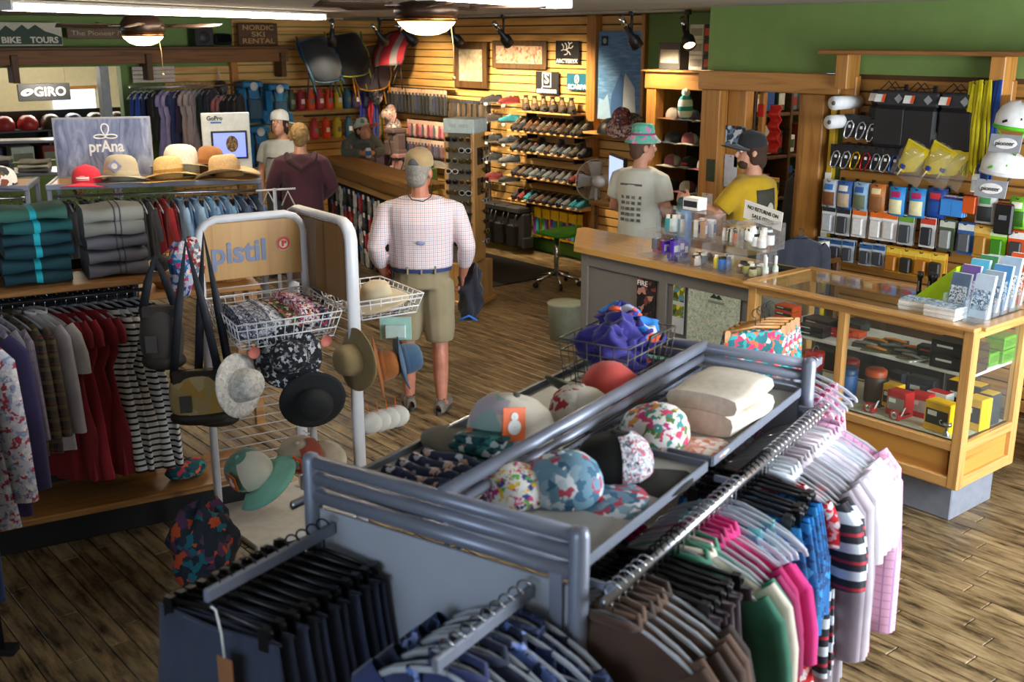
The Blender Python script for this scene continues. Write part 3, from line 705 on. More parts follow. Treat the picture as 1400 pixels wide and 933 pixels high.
for k in range(4):
    ob('carded_spoon', cm('spoonc', lambda b: b.tube([(0, -.05, .004), (0, .02, .006)], .004, 6).ball((0, .04, .006), (.012, .02, .005), 8, 5)), [P('#d6d2c8', .3, .5)], None, (5.14+k*.025, 2.82-k*.012, S1), (0, 0, 1.2), 1.2, 'thin silver utensil in a fanned row beside the big black boxes, %s' % nth(k), 'utensil', 'fanned utensils on the case shelf')
carton((5.30, 2.83, S1), CF+.1, .15, .07, .055, P('#20242c'), P('#2c313b'), 'dark slate box with an orange mark on the case shelf', g, extra=ORG)
carton((5.44, 2.75, S1), CF, .2, .1, .05, P('#3a2a22'), P('#4c3526'), 'low brown-black box behind the dark slate box', g)
for k in range(2): carton((5.20, 2.63, S1+k*.074), CF+.03, .24, .15, .072, P('#19191b', .3), P('#222226', .35), ['lower', 'upper'][k]+' of two big glossy black boxes with oval logos', g, extra=PAPER)
t = thing('reel', 'white reel with a round blue label on the upper black box', 'reel', (5.25, 2.60, S1+.18), (0, R(-60), 0))
ob('disc', cm('reel', lambda b: b.lathe([(.001, 0), (.045, 0), (.05, .006), (.05, .016), (.001, .018)], 20)), WHT, t); ob('label_print', cm('reell', lambda b: b.lathe([(.001, .019), (.03, .019)], 20)), BLU, t)
for k, (x, y, z) in enumerate([(5.40, 2.58, S1), (5.50, 2.56, S1), (5.50, 2.56, S1+.075)]):
    carton((x, y, z), CF+PI/2, .14, .1, .07, GRN, P('#3b7f18'), 'lime green box by the case end pane, ' + ['standing open in front', 'lower of the two at the rear', 'upper of the two at the rear'][k], g)
# lower deck
t = thing('camp_lantern', 'tall red and grey camping lantern standing on the case floor', 'lantern', (5.17, 3.47, S0))
ob('body', cm('lantb', lambda b: b.lathe([(.001, .25), (.05, .25), (.055, .24), (.05, .15), (.045, .14)], 18)), RED, t); ob('globe', cm('lantg', lambda b: b.lathe([(.045, .14), (.05, .12), (.045, .07), (.035, .06)], 18)), P('#44474a', .3), t); ob('base', cm('lantba', lambda b: b.lathe([(.035, .06), (.05, .055), (.052, .005), (.001, .001)], 18)), RED, t); ob('handle', cm('lanth', lambda b: b.tube(arcpts(0, .25, .03, 0, PI, 8), .003, 5)), STEEL, t)
for k, (x, y, c, top, lb) in enumerate([(5.20, 3.27, '#1d4f8c', '#173c66', 'blue cylindrical camping pot bag beside the case mullion'), (5.30, 3.15, '#4a3226', '#c8501e', 'brown cylindrical stove with an orange collar on the case floor'), (5.30, 3.60, '#26262a', '#c2551e', 'black cylindrical stove pot with an orange lid on the case floor'), (5.35, 3.36, '#7a2020', '#a02a2a', 'dark red cylindrical flask standing at the rear of the case')]):
    t = thing('stove_pot', lb, 'pot', (x, y, S0)); ob('body', cm('potb', lambda b: b.lathe([(.001, 0), (.055, 0), (.058, .01), (.058, .15), (.052, .16)], 18)), P(c, .5), t); ob('lid', cm('potl', lambda b: b.lathe([(.06, .155), (.061, .185), (.05, .195), (.001, .195)], 18)), P(top, .4), t)
bxs = [(5.15, 2.66, .15, .09, .16, YEL, BK, 'yellow-topped black camera box beside the case corner post', YEL), (5.33, 2.56, .1, .1, .17, YEL, P('#26262a'), 'tall yellow box standing at the end pane of the case', YEL), (5.45, 2.56, .08, .1, .17, P('#2a2a2e'), YEL, 'tall black and yellow box at the rear of the end pane', YEL),
       (5.20, 2.93, .12, .08, .14, RED, P('#8f8a84'), 'red box with a grey photo panel on the case floor', RED), (5.28, 2.85, .11, .08, .13, RED, P('#b8b4ae'), 'red box with a clear side behind the photo box', RED), (5.38, 2.80, .12, .08, .13, P('#d8d6d2'), RED, 'white and red box standing at the rear of the case', RED),
       (5.28, 3.02, .09, .08, .14, YEL, BK, 'small yellow box behind the red headlamp', YEL), (5.42, 3.08, .09, .07, .17, P('#1c2430'), P('#8a6a20'), 'slim navy and yellow box at the rear of the case', None), (5.46, 2.95, .16, .07, .16, P('#26303e'), P('#3a4a5e'), 'wide slate blue box at the rear of the case', None), (5.48, 2.70, .2, .1, .19, P('#1e1e22'), P('#2e2e34'), 'big plain black box at the rear corner of the case', YEL), (5.30, 3.72, .12, .1, .1, RED, P('#e0dcd6'), 'small red box beside the tall camping lantern', None)]
for (x, y, w, d, h, m1, m2, lb, tp) in bxs: carton((x, y, S0), CF+rnd.uniform(-.1, .1), w, d, h, m1, m2, lb, g, topm=tp, extra=PAPER if m1 is not WHT else None)
for k, (x, y) in enumerate([(5.12, 3.06), (5.12, 2.90)]):
    t = thing('headlamp', ['red headlamp with a white tag beside the case mullion', 'red headlamp with a big white tag in front of the red boxes'][k], 'headlamp', (x, y, S0))
    ob('body', cm('hlb', lambda b: b.rbox((0, 0, .025), (.05, .07, .05), .015)), RED, t); ob('lens', cm('hll', lambda b: b.lathe([(.001, 0), (.018, 0), (.02, -.008)], 14)), CHROME, t, (-.026, 0, .028), (0, -PI/2, 0)); ob('strap', cm('hls', lambda b: b.tube([(.02, -.03, .03), (.06, -.04, .03), (.08, 0, .03), (.06, .04, .03), (.02, .03, .03)], [(.002, .012)]*5, 6)), BK, t); ob('price_tag', cm('hlt', lambda b: b.rbox((0, 0, 0), (.06, .003, .045), .003)), PAPER, t, (-.02, -.05, .06), (.3, .2, .4))
t = thing('gas_burner', 'small folding silver gas burner on the case floor by the corner', 'burner', (5.10, 2.60, S0)); ob('head', cm('gbh', lambda b: b.lathe([(.001, .07), (.022, .068), (.025, .055), (.01, .05), (.008, .02), (.018, .01), (.018, 0)], 14)), STEEL, t)
for k in range(3): ob('arm', cm('gba', lambda b: b.tube([(.01, 0, .05), (.035, 0, .06), (.04, 0, .075), (.03, 0, .08)], .003, 5)), STEEL, t, (0, 0, 0), (0, 0, k*2.09))
# brochures on the glass top
ZT = zt+.008
HOLD = GL('#fafdff', .93, .05, .05)
for k, (x, y, n, rz, lb) in enumerate([(5.16, 2.86, 6, .12, 'thick low stack of white booklets beside the lime wedge'), (5.115, 2.69, 7, 0, 'stack of white booklets near the case corner')]):
    t = thing('booklet_stack', lb, 'booklets', (x, y, ZT), CF+rz)
    for i in range(n): ob('booklet', cm('bklt', lambda b: b.rbox((0, 0, .0045), (.17, .12, .008), .001)), P(['#e4e2dc', '#f0efea', '#c9c6bd'][i % 3], .6), t, (rnd.uniform(-.004, .004), rnd.uniform(-.004, .004), i*.0088), (0, 0, rnd.uniform(-.06, .06)))
    ob('cover', cm('bkltc', lambda b: b.box((0, 0, .001), (.165, .115, .002))), FL('#9ab0c8', ('#5e7c58', '#d8e2ea', '#44566a'), 60), t, (0, 0, n*.0088))
t = thing('magazine_holder', 'lime green slanted magazine holder with black pens and tools', 'holder', (5.37, 2.87, ZT), CF)
ob('shell', cm('mag', lambda b: b.add([(-.11, -.05, 0), (.11, -.05, 0), (.11, .05, 0), (-.11, .05, 0), (-.11, -.05, .02), (.11, -.05, .22), (.11, .05, .22), (-.11, .05, .02)], [(0, 3, 2, 1), (0, 1, 5, 4), (1, 2, 6, 5), (2, 3, 7, 6), (3, 0, 4, 7)])), P('#a8cc10', .5), t)
for k in range(5):
    tt = thing('pocket_torch', 'black pocket torch standing in a row behind the lime wedge, %s' % nth(k), 'torch', (5.47+.035*(k % 2), 3.04-k*.042, ZT), .2); ob('barrel', cm('torb', lambda b: b.lathe([(.001, 0), (.013, 0), (.012, .09), (.017, .1), (.017, .13), (.001, .13)], 12)), BK, tt); ob('clip', cm('torc', lambda b: b.box((-.015, 0, .05), (.003, .008, .06))), STEEL, tt)
books = [(.20, '#5c7390', '#e6edf3'), (.21, '#dfe7ee', '#8aa0b4'), (.23, '#6b4e92', '#d9c9e8'), (.25, '#59b2d6', '#e7f3f8'), (.24, '#4a86b8', '#c6dcec'), (.22, '#8ea3b5', '#5a7084'), (.26, '#3c8a58', '#d6e8da'), (.27, '#9cb3c9', '#e8eef3'), (.23, '#b7c8d8', '#6a88a6'), (.28, '#c8521e', '#f0e4d8'), (.25, '#c9dbe2', '#4a6a7a')]
bpos = [(5.235, 2.70), (5.235, 2.575), (5.32, 2.70), (5.405, 2.70), (5.405, 2.575), (5.32, 2.575), (5.49, 2.70), (5.49, 2.575), (5.15, 2.535), (5.575, 2.575), (5.575, 2.70)]
books = [bpos[i]+q for i, q in enumerate(books)]
for k, (x, y, h, c1, c2) in enumerate(books):
    t = thing('brochure_rack', ['slate blue', 'pale grey', 'purple', 'sky blue', 'mid blue', 'blue-grey', 'green', 'ice blue', 'powder blue', 'orange-red', 'pale aqua'][k]+' brochures standing in a clear holder on the glass case', 'brochures', (x, y, ZT), (0, 0, CF), 'brochure holders on the case')
    for i in range(3): ob('brochure', cm(('broc', round(h, 2)), lambda b: b.rbox((0, 0, h/2), (.1, .006, h-.01), .001)), P(c1 if i == 0 else '#e9ecee', .5), t, (0, i*.009, .012), (R(-12), 0, 0))
    ob('cover_photo', cm(('brocp', round(h, 2)), lambda b: b.box((0, -.0038, h*.42), (.088, .001, h*.45))), FL(c2, (c1, '#dfe6ea', '#37474f'), 70), t, (0, 0, .012), (R(-12), 0, 0))
    ob('holder', cm('brho', lambda b: b.box((0, -.03, .04), (.11, .003, .08)).box((0, 0, .002), (.11, .07, .004)).box((-.054, 0, .05), (.003, .06, .1)).box((.054, 0, .05), (.003, .06, .1))), HOLD, t)

# ================================================================ TILL COUNTER
tc = thing('till_counter', 'grey panelled till counter with a long blond wood top', 'counter', (5.2, 3.9, 0))
CG = P('#777470', .55, 0, .04)
poly = [(.03, 0), (.03, 1.58), (.50, 2.05), (.52, 2.05), (.52, 0)]
b = MB(); b.prism(poly, .08, 1.0); ob('carcass', b, CG, tc)
b = MB(); b.prism([(-.03, -.02), (-.03, 1.62), (.49, 2.14), (.57, 2.14), (.57, -.02)], 1.0, 1.04); ob('counter_top', b, WD('#c99a55', '#a87432', 1, .3, 1.2, .02, True, .4), tc)
b = MB(); b.prism([(.08, .02), (.08, 1.55), (.5, 1.98), (.5, .02)], 0, .08); ob('toe_kick', b, BLACK, tc)
for y in (.03, .80, 1.55): ob('stile', rb(((.02, y, .54), (.022, .07, .9))), CG, tc)
for z in (.12, .95): ob('rail', rb(((.021, .79, z), (.02, 1.6, .09))), CG, tc)
for (y, w, m, lb, z, h) in ((.80, .13, None, '', .72, .34),): pass
t = thing('poster', 'black photo poster with white capitals stuck on the till counter', 'poster', (5.214, 4.85, .74), CF); ob('sheet', bx(((0, 0, 0), (.17, .003, .36))), FL('#171214', ('#7a3a34', '#c08a7a', '#2a2024'), 16), t); lettering('FIRE', .05, PAPER, t, (-.035, -.003, .13), wid=.09)
t = thing('poster', 'pale green topographic poster with a mountain logo on the till counter', 'poster', (5.214, 4.27, .76), CF); ob('sheet', bx(((0, 0, 0), (.42, .003, .40))), FL('#c3cfbd', ('#a9bfa2', '#d7ddd2', '#8fae8a', '#b0a6b4'), 60), t); ob('mountain_logo', cm('mtl', lambda b: b.prism([(-.05, 0), (-.02, .03), (0, .012), (.02, .028), (.05, 0)], 0, .002)), P('#1f3d33'), t, (.02, -.002, .12), (PI/2, 0, 0)); ob('caption_bar', bx(((.02, -.002, .095), (.13, .001, .016))), P('#7f9087'), t)
t = thing('leaflet', 'narrow leaflet with a yellow flower photo taped to the till counter', 'leaflet', (5.214, 4.56, .77), CF); ob('sheet', bx(((0, 0, 0), (.1, .003, .36))), P('#b9c4c8', .6), t); ob('photo', bx(((0, -.002, .1), (.095, .001, .13)), ((0, -.002, -.03), (.095, .001, .08))), FL('#6b7a2a', ('#d8c21a', '#3c4a1a', '#5b8aa8'), 18), t)
# clear stacking bins with small goods
BIN = GL('#fdfeff', .965, .05, .04)
def clear_bin(loc, w, d, h, label, fill):
    t = thing('acrylic_bin', label, 'bin', loc, CF, 'clear bins on the till counter'); k = (round(w, 2), round(h, 2), round(d, 2))
    ob('shell', cm(('bin',)+k, lambda b: b.box((0, 0, .003), (w, d, .004)).box((-w/2, 0, h/2), (.004, d, h)).box((w/2, 0, h/2), (.004, d, h)).box((0, d/2, h/2), (w, .004, h)).box((0, -d/2, h*.2), (w, .004, h*.4)).box((0, d*.15, h), (w, d*.7, .004))), BIN, t)
    for i, (nm, x, y, z, sx, sy, sz, m, lb, cat) in enumerate(fill): pass
    return t
def goods(loc, w, d, n, size, mats, label, name, group, shape='box', zr=.05, cat='goods'):
    r = random.Random(len(label)*7+n)
    for i in range(n):
        q = (loc[0]+r.uniform(-d, d)*.36, loc[1]+r.uniform(-w, w)*.36, loc[2]+.006+ (i*zr/n))
        m = mats[i % len(mats)]; a = r.uniform(-.5, .5)
        if shape == 'box':
            me = cm(('gd', size), lambda b: b.rbox((0, 0, size[2]/2), size, .003))
            t = thing(name, label % nth(i), cat, q, a, group); ob('carton', me, m, t); ob('label_print', cm(('gdl', size), lambda b: b.box((0, -size[1]/2-.001, size[2]*.5), (size[0]*.7, .001, size[2]*.5))), PAPER if m not in (WHT, PAPER) else BLU, t)
        else:
            t = thing(name, label % nth(i), cat, q, a, group); s0 = size[0]/2
            ob('jar', cm(('gj', size), lambda b: b.lathe([(.001, 0), (s0, 0), (s0*1.03, .004), (s0, size[2]*.75), (s0*.7, size[2]*.8)], 14)), m, t); ob('lid', cm(('gjl', size), lambda b: b.lathe([(s0*.75, size[2]*.75), (s0*.75, size[2]), (.001, size[2])], 14)), P('#e8e2d4') if i % 2 else BK, t)
CT = 1.042
lo = [(5.36, 4.92, .15, 'small clear tray of red cartons on the till counter'), (5.33, 4.72, .18, 'clear bin full of purple sachets on the till counter'), (5.33, 4.50, .2, 'clear bin of brown jars and white tins on the till counter'), (5.32, 4.29, .19, 'clear bin of blue and yellow tubes on the till counter'), (5.31, 4.07, .22, 'clear bin of olive green tins beside the spray bottles')]
for (x, y, w, lb) in lo: clear_bin((x, y, CT), w, .2, .17, lb, [])
hi = [(5.36, 4.74, .17, 'upper clear bin of white tubes and a red cap'), (5.36, 4.52, .22, 'upper clear bin of white cartons with purple bars'), (5.38, 4.27, .21, 'upper clear bin of orange striped lip balms'), (5.34, 4.04, .22, 'upper clear bin heaped with white tubes and jars')]
for (x, y, w, lb) in hi: clear_bin((x, y, CT+.176), w, .2, .16 if 'orange' not in lb else .12, lb, [])
goods((5.36, 4.92, CT), .12, .14, 4, (.055, .05, .075), [RED, P('#b02a2a'), RED, GRY], 'small red carton in the clear tray, %s', 'small_carton', 'red cartons in the tray')
goods((5.33, 4.72, CT), .15, .15, 24, (.06, .016, .085), [P('#4422aa', .3), P('#5a30c0', .3)], 'shiny purple sachet in the clear bin, %s', 'sachet', 'purple sachets', zr=.05, cat='sachet')
goods((5.33, 4.50, CT), .17, .15, 12, (.055, .055, .06), [P('#5a3418', .3), WHT, P('#8a5a24', .3), P('#234a66')], 'brown or white jar in the clear bin, %s', 'balm_jar', 'jars in the clear bin', 'jar', .02, 'jar')
goods((5.32, 4.29, CT), .16, .15, 14, (.036, .036, .085), [BLU, P('#d8c81a', .4), P('#2b5aa8'), P('#d6a018')], 'blue or yellow tube in the clear bin, %s', 'cream_tube', 'tubes in the clear bin', 'jar', .01, 'tube')
goods((5.31, 4.07, CT), .19, .15, 16, (.05, .05, .055), [P('#9a9a4a', .4), P('#b8b27a', .4), P('#6a4a2a')], 'olive green tin in the clear bin, %s', 'balm_tin', 'olive tins', 'jar', .03, 'tin')
goods((5.36, 4.74, CT+.176), .14, .15, 11, (.045, .045, .11), [WHT, P('#d6e4e2'), WHT, TEAL], 'white tube in the upper clear bin, %s', 'lotion_tube', 'white tubes in the upper bin', 'jar', .01, 'tube')
goods((5.36, 4.52, CT+.176), .18, .12, 9, (.05, .035, .11), [WHT, P('#efeaf4'), P('#b58a6a')], 'white carton with purple bars, %s in the upper bin', 'soap_carton', 'white cartons in the upper bin', 'box', .004, 'carton')
goods((5.38, 4.27, CT+.176), .18, .12, 16, (.026, .026, .08), [P('#e8762a'), WHT, P('#3a4a2a'), WHT], 'lip balm stick with an orange stripe, %s in the upper bin', 'lip_balm', 'lip balms', 'jar', .004, 'lip balm')
goods((5.34, 4.04, CT+.176), .19, .14, 16, (.052, .052, .075), [WHT, PAPER, WHT], 'white jar heaped in the upper bin, %s', 'lotion_jar', 'white jars in the upper bin', 'jar', .06, 'jar')
carton((5.40, 4.62, CT+.34), CF, .13, .09, .08, WHT, P('#22242a'), 'white carton with two dark dots on top of the clear bins', 'loose cartons on the till counter')
for k in range(3):
    t = thing('spray_bottle', 'small white spray bottle beside the clear bins, %s towards the case' % nth(k), 'bottle', (5.31+(.0, .07, .05)[k], 3.96-(.0, .02, -.045)[k], CT), 0, 'spray bottles'); ob('bottle', cm('spb', lambda b: b.lathe([(.001, 0), (.017, 0), (.018, .07), (.008, .085), (.008, .095)], 12)), P('#cfdcc8', .3), t); ob('cap', cm('spc', lambda b: b.lathe([(.01, .09), (.01, .135), (.006, .14), (.001, .14)], 12)), WHT, t); ob('label_print', cm('spl', lambda b: b.lathe([(.0185, .015), (.0187, .055)], 12)), PAPER, t)
t = thing('water_bottle', 'blue metal water bottle with a dark screw cap on the till counter', 'bottle', (5.68, 4.96, CT), sc=1.35); ob('body', cm('wbb', lambda b: b.lathe([(.001, 0), (.042, 0), (.044, .01), (.044, .17), (.036, .2), (.03, .215)], 18)), P('#1673a8', .35), t); ob('cap', cm('wbc', lambda b: b.lathe([(.032, .21), (.034, .225), (.034, .25), (.022, .265), (.001, .268)], 16)), P('#2a4a50', .5), t)
t = thing('notice', 'white paper notice about returns leaning behind the clear bins', 'sign', (5.46, 4.12, 1.40), (R(6), R(9), CF-.02)); ob('sheet', bx(((0, 0, 0), (.30, .004, .12))), PAPER, t); lettering('NO RETURNS ON', .034, BLACK, t, (0, -.003, .022), wid=.24); lettering('SALE ITEMS', .034, BLACK, t, (.005, -.003, -.025), wid=.17); ob('stand', bx(((0, .006, -.20), (.02, .006, .31))), CLEARP, t)
t = thing('keyboard', 'flat black keyboard lying on the till counter by the case', 'keyboard', (5.56, 4.08, CT), CF+.1); ob('body', rb(((0, 0, .012), (.3, .12, .022))), BLACK, t)
for i in range(4): ob('key_row', rb(((0, -.042+i*.027, .026), (.27, .02, .008))), P('#2b2d31', .5), t)
# ================================================================ GREY CLOTHES RACK IN FRONT
RA = R(17); F0 = (1.54, 1.61); RU = (math.cos(RA), math.sin(RA)); RV = (-math.sin(RA), math.cos(RA))
def rk(u, v, z): return (F0[0]+RU[0]*u+RV[0]*v, F0[1]+RU[1]*u+RV[1]*v, z)
RG = P('#8a90a0', .38, .35, .05); RG2 = P('#777d8b', .45, .3, .05); RPAN = P('#a9afb8', .4, 0, .06, 4); TRAY = P('#a3a49c', .45, .1, .05)
rk0 = thing('clothes_rack', 'big grey metal four-way clothes rack with hat trays on top', 'clothes rack', (F0[0], F0[1], 0), RA)
RL, RWD = 1.59, .82
for u in (0, RL):
    for v in (0, RWD):
        ob('post', cm('rpost', lambda b: b.tube([(0, 0, .01), (0, 0, 1.38), (0, 0, 1.395), (0, 0, 1.402)], [(.024, .024), (.024, .024), (.02, .02), (.008, .008)], 14)), RG, rk0, (u, v, 0))
        ob('foot', cm('rfoot', lambda b: b.lathe([(.001, .0), (.035, .0), (.035, .012), (.02, .02)], 14)), BLACK, rk0, (u, v, 0))
    for z, r in ((1.378, .019), (1.335, .019), (1.285, .022)): ob('end_rail', cm(('erail', r), lambda b: b.tube([(0, .02, 0), (0, RWD-.02, 0)], r, 12)), RG, rk0, (u, 0, z))
    ob('end_panel', rb(((u, RWD/2, .82), (.012, RWD-.05, .86))), RPAN, rk0)
    ob('panel_bracket', rb(((u-.018 if u == 0 else u+.018, .05, 1.18), (.006, .035, .2))), RG, rk0)
for z, r in ((1.385, .019), (1.34, .014)): ob('centre_rail', cm(('crail', r), lambda b: b.tube([(0, .39, 0), (RL, .39, 0)], r, 12)), RG, rk0, (0, 0, z))
def perf(b):
    n, m = 30, 3
    b.box((RL/2, .39, 1.30), (RL-.04, .004, .012)); b.box((RL/2, .39, 1.215), (RL-.04, .004, .012))
    for i in range(n+1): b.box((.02+(RL-.04)*i/n, .39, 1.257), (.022, .004, .1))
    for z in (1.245, 1.27): b.box((RL/2, .39, z), (RL-.04, .005, .008))
b = MB(); perf(b); ob('perforated_panel', b, RG2, rk0)
for (a, c_) in ((.03, .76), (.80, 1.56)):
    for (v0, v1) in ((.015, .365), (.415, .80)):
        tr = ob('tray', rb((((a+c_)/2, (v0+v1)/2, 1.272), (c_-a, v1-v0, .012))), TRAY, rk0)
        ob('tray_lip', rb((((a+c_)/2, v0, 1.283), (c_-a, .008, .03)), (((a+c_)/2, v1, 1.283), (c_-a, .008, .03)), ((a, (v0+v1)/2, 1.283), (.008, v1-v0, .03)), ((c_, (v0+v1)/2, 1.283), (.008, v1-v0, .03)), ch=.003), RG2, tr)
BARV, BARZ = -.07, 1.235
for v in (BARV, RWD+.07):
    ob('hang_rail', cm('hrail', lambda b: b.tube([(-.01, 0, 0), (RL+.01, 0, 0)], [(.014, .009)]*2, 8, ref=(0, 0, 1))), STEEL, rk0, (0, v, BARZ))
    for u in (.06, .8, 1.53): ob('rail_bracket', rb(((u, v*.5 if v < 0 else v-.035, BARZ+.0), (.012, .085, .02))), RG, rk0)
ARMZ = 1.21
ARMS = [(.74, .44), (.12, .38)]
for (v, L) in ARMS: ob('faceout_arm', rb(((-L/2-.01, v, ARMZ), (L, .016, .034))), RG, rk0)
for (u, v) in ((RL+.02, .06),): ob('faceout_arm', rb(((RL+.17, v, 1.30), (.32, .014, .03))), RG, rk0)
ZR = BARZ+.008
HX = RA+PI/2   # hanger lies along the rack's short direction
# trousers on the outer arm
for k in range(11):
    u = -.05-k*.037
    c = ['#2c3346', '#363f58', '#252a38', '#3c4662', '#2a3142'][k % 5]
    garment('pants', CL(c), rk(u, .74, ARMZ+.012+.018), HX+.12+rnd.uniform(-.06, .06), 'dark navy trousers on a black clip hanger, %s along the arm from the rack end' % nth(k), 'navy trousers on the rack arm', False, k, 1)
t = thing('swing_tag', 'brown card price tag on a white cord on the navy trousers', 'tag', rk(-.475, .66, 1.12), (0, 0, HX)); ob('card', cm('swt', lambda b: b.rbox((0, 0, -.09), (.05, .003, .12), .004)), P('#8a5a36', .7), t); ob('label_print', cm('swtl', lambda b: b.box((0, -.003, -.11), (.03, .001, .06))), PAPER, t); ob('cord', cm('swtc', lambda b: b.tube([(0, 0, -.03), (.004, 0, .03), (.012, .004, .09), (.02, .01, .1)], .003, 6)), WHITEP, t)
# navy shirts on the inner arm
for k in range(9):
    u = -.04-k*.038
    m = [CL('#1f2740'), CK('#222b48', ((0, .035, .12, 0, '#5a6a9a'), (2, .035, .12, 0, '#46568a')), soft=.3), CL('#2a3560'), FL('#26304f', ('#5f7ac0', '#8ea2d8', '#1a2238'), 30), CL('#1a2034')][k % 5]
    garment('shirt' if k % 2 else 'tank', m, rk(u, .12, ARMZ+.03), HX+rnd.uniform(-.12, .12), 'navy patterned top on a clear hanger, %s along the short arm by the corner post' % nth(k), 'navy tops on the short rack arm', True, k)
# long rail: runs of clear and black hangers from the corner post to the far end
runs = [(6, True, 'tee', ['#4a3428', '#5c4434', '#33261f'], 'brown'), (6, False, 'pants', ['#4b3d44', '#3c3038', '#584a4e', '#40363a'], 'mauve grey'),
        (3, True, 'tee', ['#2d6a52', '#c8beae', '#3a7a60'], 'muted'), (4, True, 'tee', ['#8f1050', '#a8125c', '#c4186c', '#d01f78'], 'magenta'), (5, True, 'tank', ['#5fb8c4', '#74c6cc', '#3f5a86', '#6fbcc0', '#8fd0d2'], 'aqua'),
        (7, False, 'shorts', ['*b'], 'blue batik'), (1, True, 'dress', ['*r'], 'red and white'), (3, True, 'tee', ['*s'], 'striped'), (4, True, 'longshirt', ['#8a7f88', '#9a9098', '#b0a8ae'], 'grey'), (6, True, 'tee', ['#d8d4da', '#c8c2cc', '#e0c8d4', '#e2d6dc', '#c9d4d6'], 'pale'), (3, True, 'longshirt', ['*p'], 'pink check')]
tot = sum(r[0] for r in runs); i = 0
for (n, clear, kind, cols, cn) in runs:
    for j in range(n):
        u = .02+(RL-.04)*(i+.5)/tot; c = cols[j % len(cols)]
        m = {'*b': FL('#1a5f9a', ('#2a86c8', '#0f3f70', '#58b0dc', '#123a66'), 22), '*r': FL('#d6212c', ('#f0e4e4', '#c81822', '#e8a0a4'), 34), '*s': CK('#23252c', ((2, .09, .35, 0, '#c8d0d8'), (2, .09, .12, .4, '#b02a3a'))), '*p': CK('#d9a6c0', ((0, .03, .15, 0, '#8a6aa0'), (2, .03, .15, 0, '#b884a6')), soft=.3)}.get(c) or CL(c)
        nm = {'tee': 'short-sleeved top', 'pants': 'trousers', 'tank': 'sleeveless top', 'shorts': 'shorts', 'dress': 'dress', 'longshirt': 'long-sleeved top'}[kind]
        garment(kind, m, rk(u, BARV, ZR+.014), HX+rnd.uniform(-.1, .1), '%s %s on a %s hanger, %s along the rail from the corner post' % (cn, nm, 'clear' if clear else 'black', nth(i)), 'clothes on the long rack rail', clear, i, sc=.94+.1*rnd.random())
        i += 1
for j in range(4):
    garment('tank', FL('#d8b4c4', ('#b03a6a', '#e8dce2', '#c86a90'), 30), rk(RL+.06+j*.06, .06, 1.315+.012), HX, 'pink lace top on a clear hanger at the far arm of the rack, %s' % nth(j), 'pink tops on the far rack arm', True, j, .8)
# hats and cloth lying on the rack trays
ZS = 1.279
flw = FL('#e9e6e2', ('#d8456a', '#3f8f8a', '#e8a04a', '#5a7a3a', '#c23a7a'), 34, .5); flb = FL('#6d93a8', ('#e2e6ea', '#b8455a', '#3f6a86', '#c9d4dc', '#8aa6b6'), 26, .62); flk = FL('#dfe2e6', ('#7a8496', '#3a4050', '#c05a6a', '#b8bec8'), 70, .6); flp = FL('#eceae2', ('#e04a8a', '#f0c22a', '#6ab04a', '#3a4a8a', '#c02a7a'), 44, .45)
cap((1.700, 2.022, 1.283), (0, 0, R(140)), flp, flp, flp, 'white cap with yellow and magenta flowers standing at the tray corner', .95)
cap((1.809, 1.963, 1.285), (R(4), 0, R(-58)), flb, flb, flb, 'blue cap with big pale leaf print on the front tray', 1.16)
cap((2.028, 1.990, 1.283), (0, 0, R(-66)), flk, P('#20211f', .9), P('#23241f', .9), 'black flat-brim cap with a white speckled front panel', 1.14)
cap((2.293, 2.083, 1.283), (0, 0, R(-60)), flw, flw, FL('#ece4da', ('#e8a08a', '#d87a5a', '#f0dcc8'), 30), 'white cap with pink and green flowers beside the cream fleece', 1.14)
flc = CL('#d9cdba', .1, 40)
b = folded(.30, .24, .13, 3, 2); ob('fleece_blanket', b, flc, None, (2.608, 2.084, 1.283), (0, 0, RA-.05), 1.0, 'cream fluffy fleece folded in two on the rack tray', 'fleece')
crm = CL('#cfc6b4', .1); tie = FL('#cfc8ba', ('#9ab6b0', '#d8b48a', '#b8aeb8', '#8fb0a8'), 9, .5)
cap((1.968, 2.362, 1.283), (R(-4), R(-4), R(158)), tie, crm, CL('#4a4a3e'), 'big cream tie-dye cap with an orange price tag and olive brim', 1.4, P('#e8641e', .5), tagy=1)
cap((2.461, 2.434, 1.283), (R(10), R(-25), R(158)), CL('#d9564e'), CL('#d9564e'), CL('#5b5d42'), 'coral cap with an olive brim tipped on its side', 1.22)
cap((2.265, 2.370, 1.283), (0, 0, R(160)), FL('#d8d0c4', ('#b83a4a', '#e8e0d6'), 24), CL('#c8bfae'), CL('#b8aea0'), 'cream and red striped cap behind the big cream cap', 1.05)
nav = FL('#2b3350', ('#c8cede', '#38426a', '#d8b8a8', '#1f2740'), 34, .3)
for k in range(5):
    crumple_o = ob('folded_shirt', folded(.20, .10, .05, 20+k, 1), nav, None, rk(.10+k*.055, .60-k*.004, 1.283), (R(38), 0, RA+PI/2), 1, 'navy top with pale stars folded on edge, %s of the row by the rack end' % nth(k), 'folded shirt', 'star print tops on the rack tray')
teal = FL('#1c5a5e', ('#0f3a40', '#3a8a86', '#d8e0dc', '#2a6f78', '#c8643a'), 26, .5)
for k in range(3): ob('folded_leggings', folded(.26, .16, .022, 30+k, 1), teal, None, rk(.52+.02*k, .60, 1.283+k*.024), (0, 0, RA+.1*k), 1, 'teal printed leggings folded flat under the big cream cap, %s up' % nth(k), 'leggings', 'teal leggings on the rack tray')
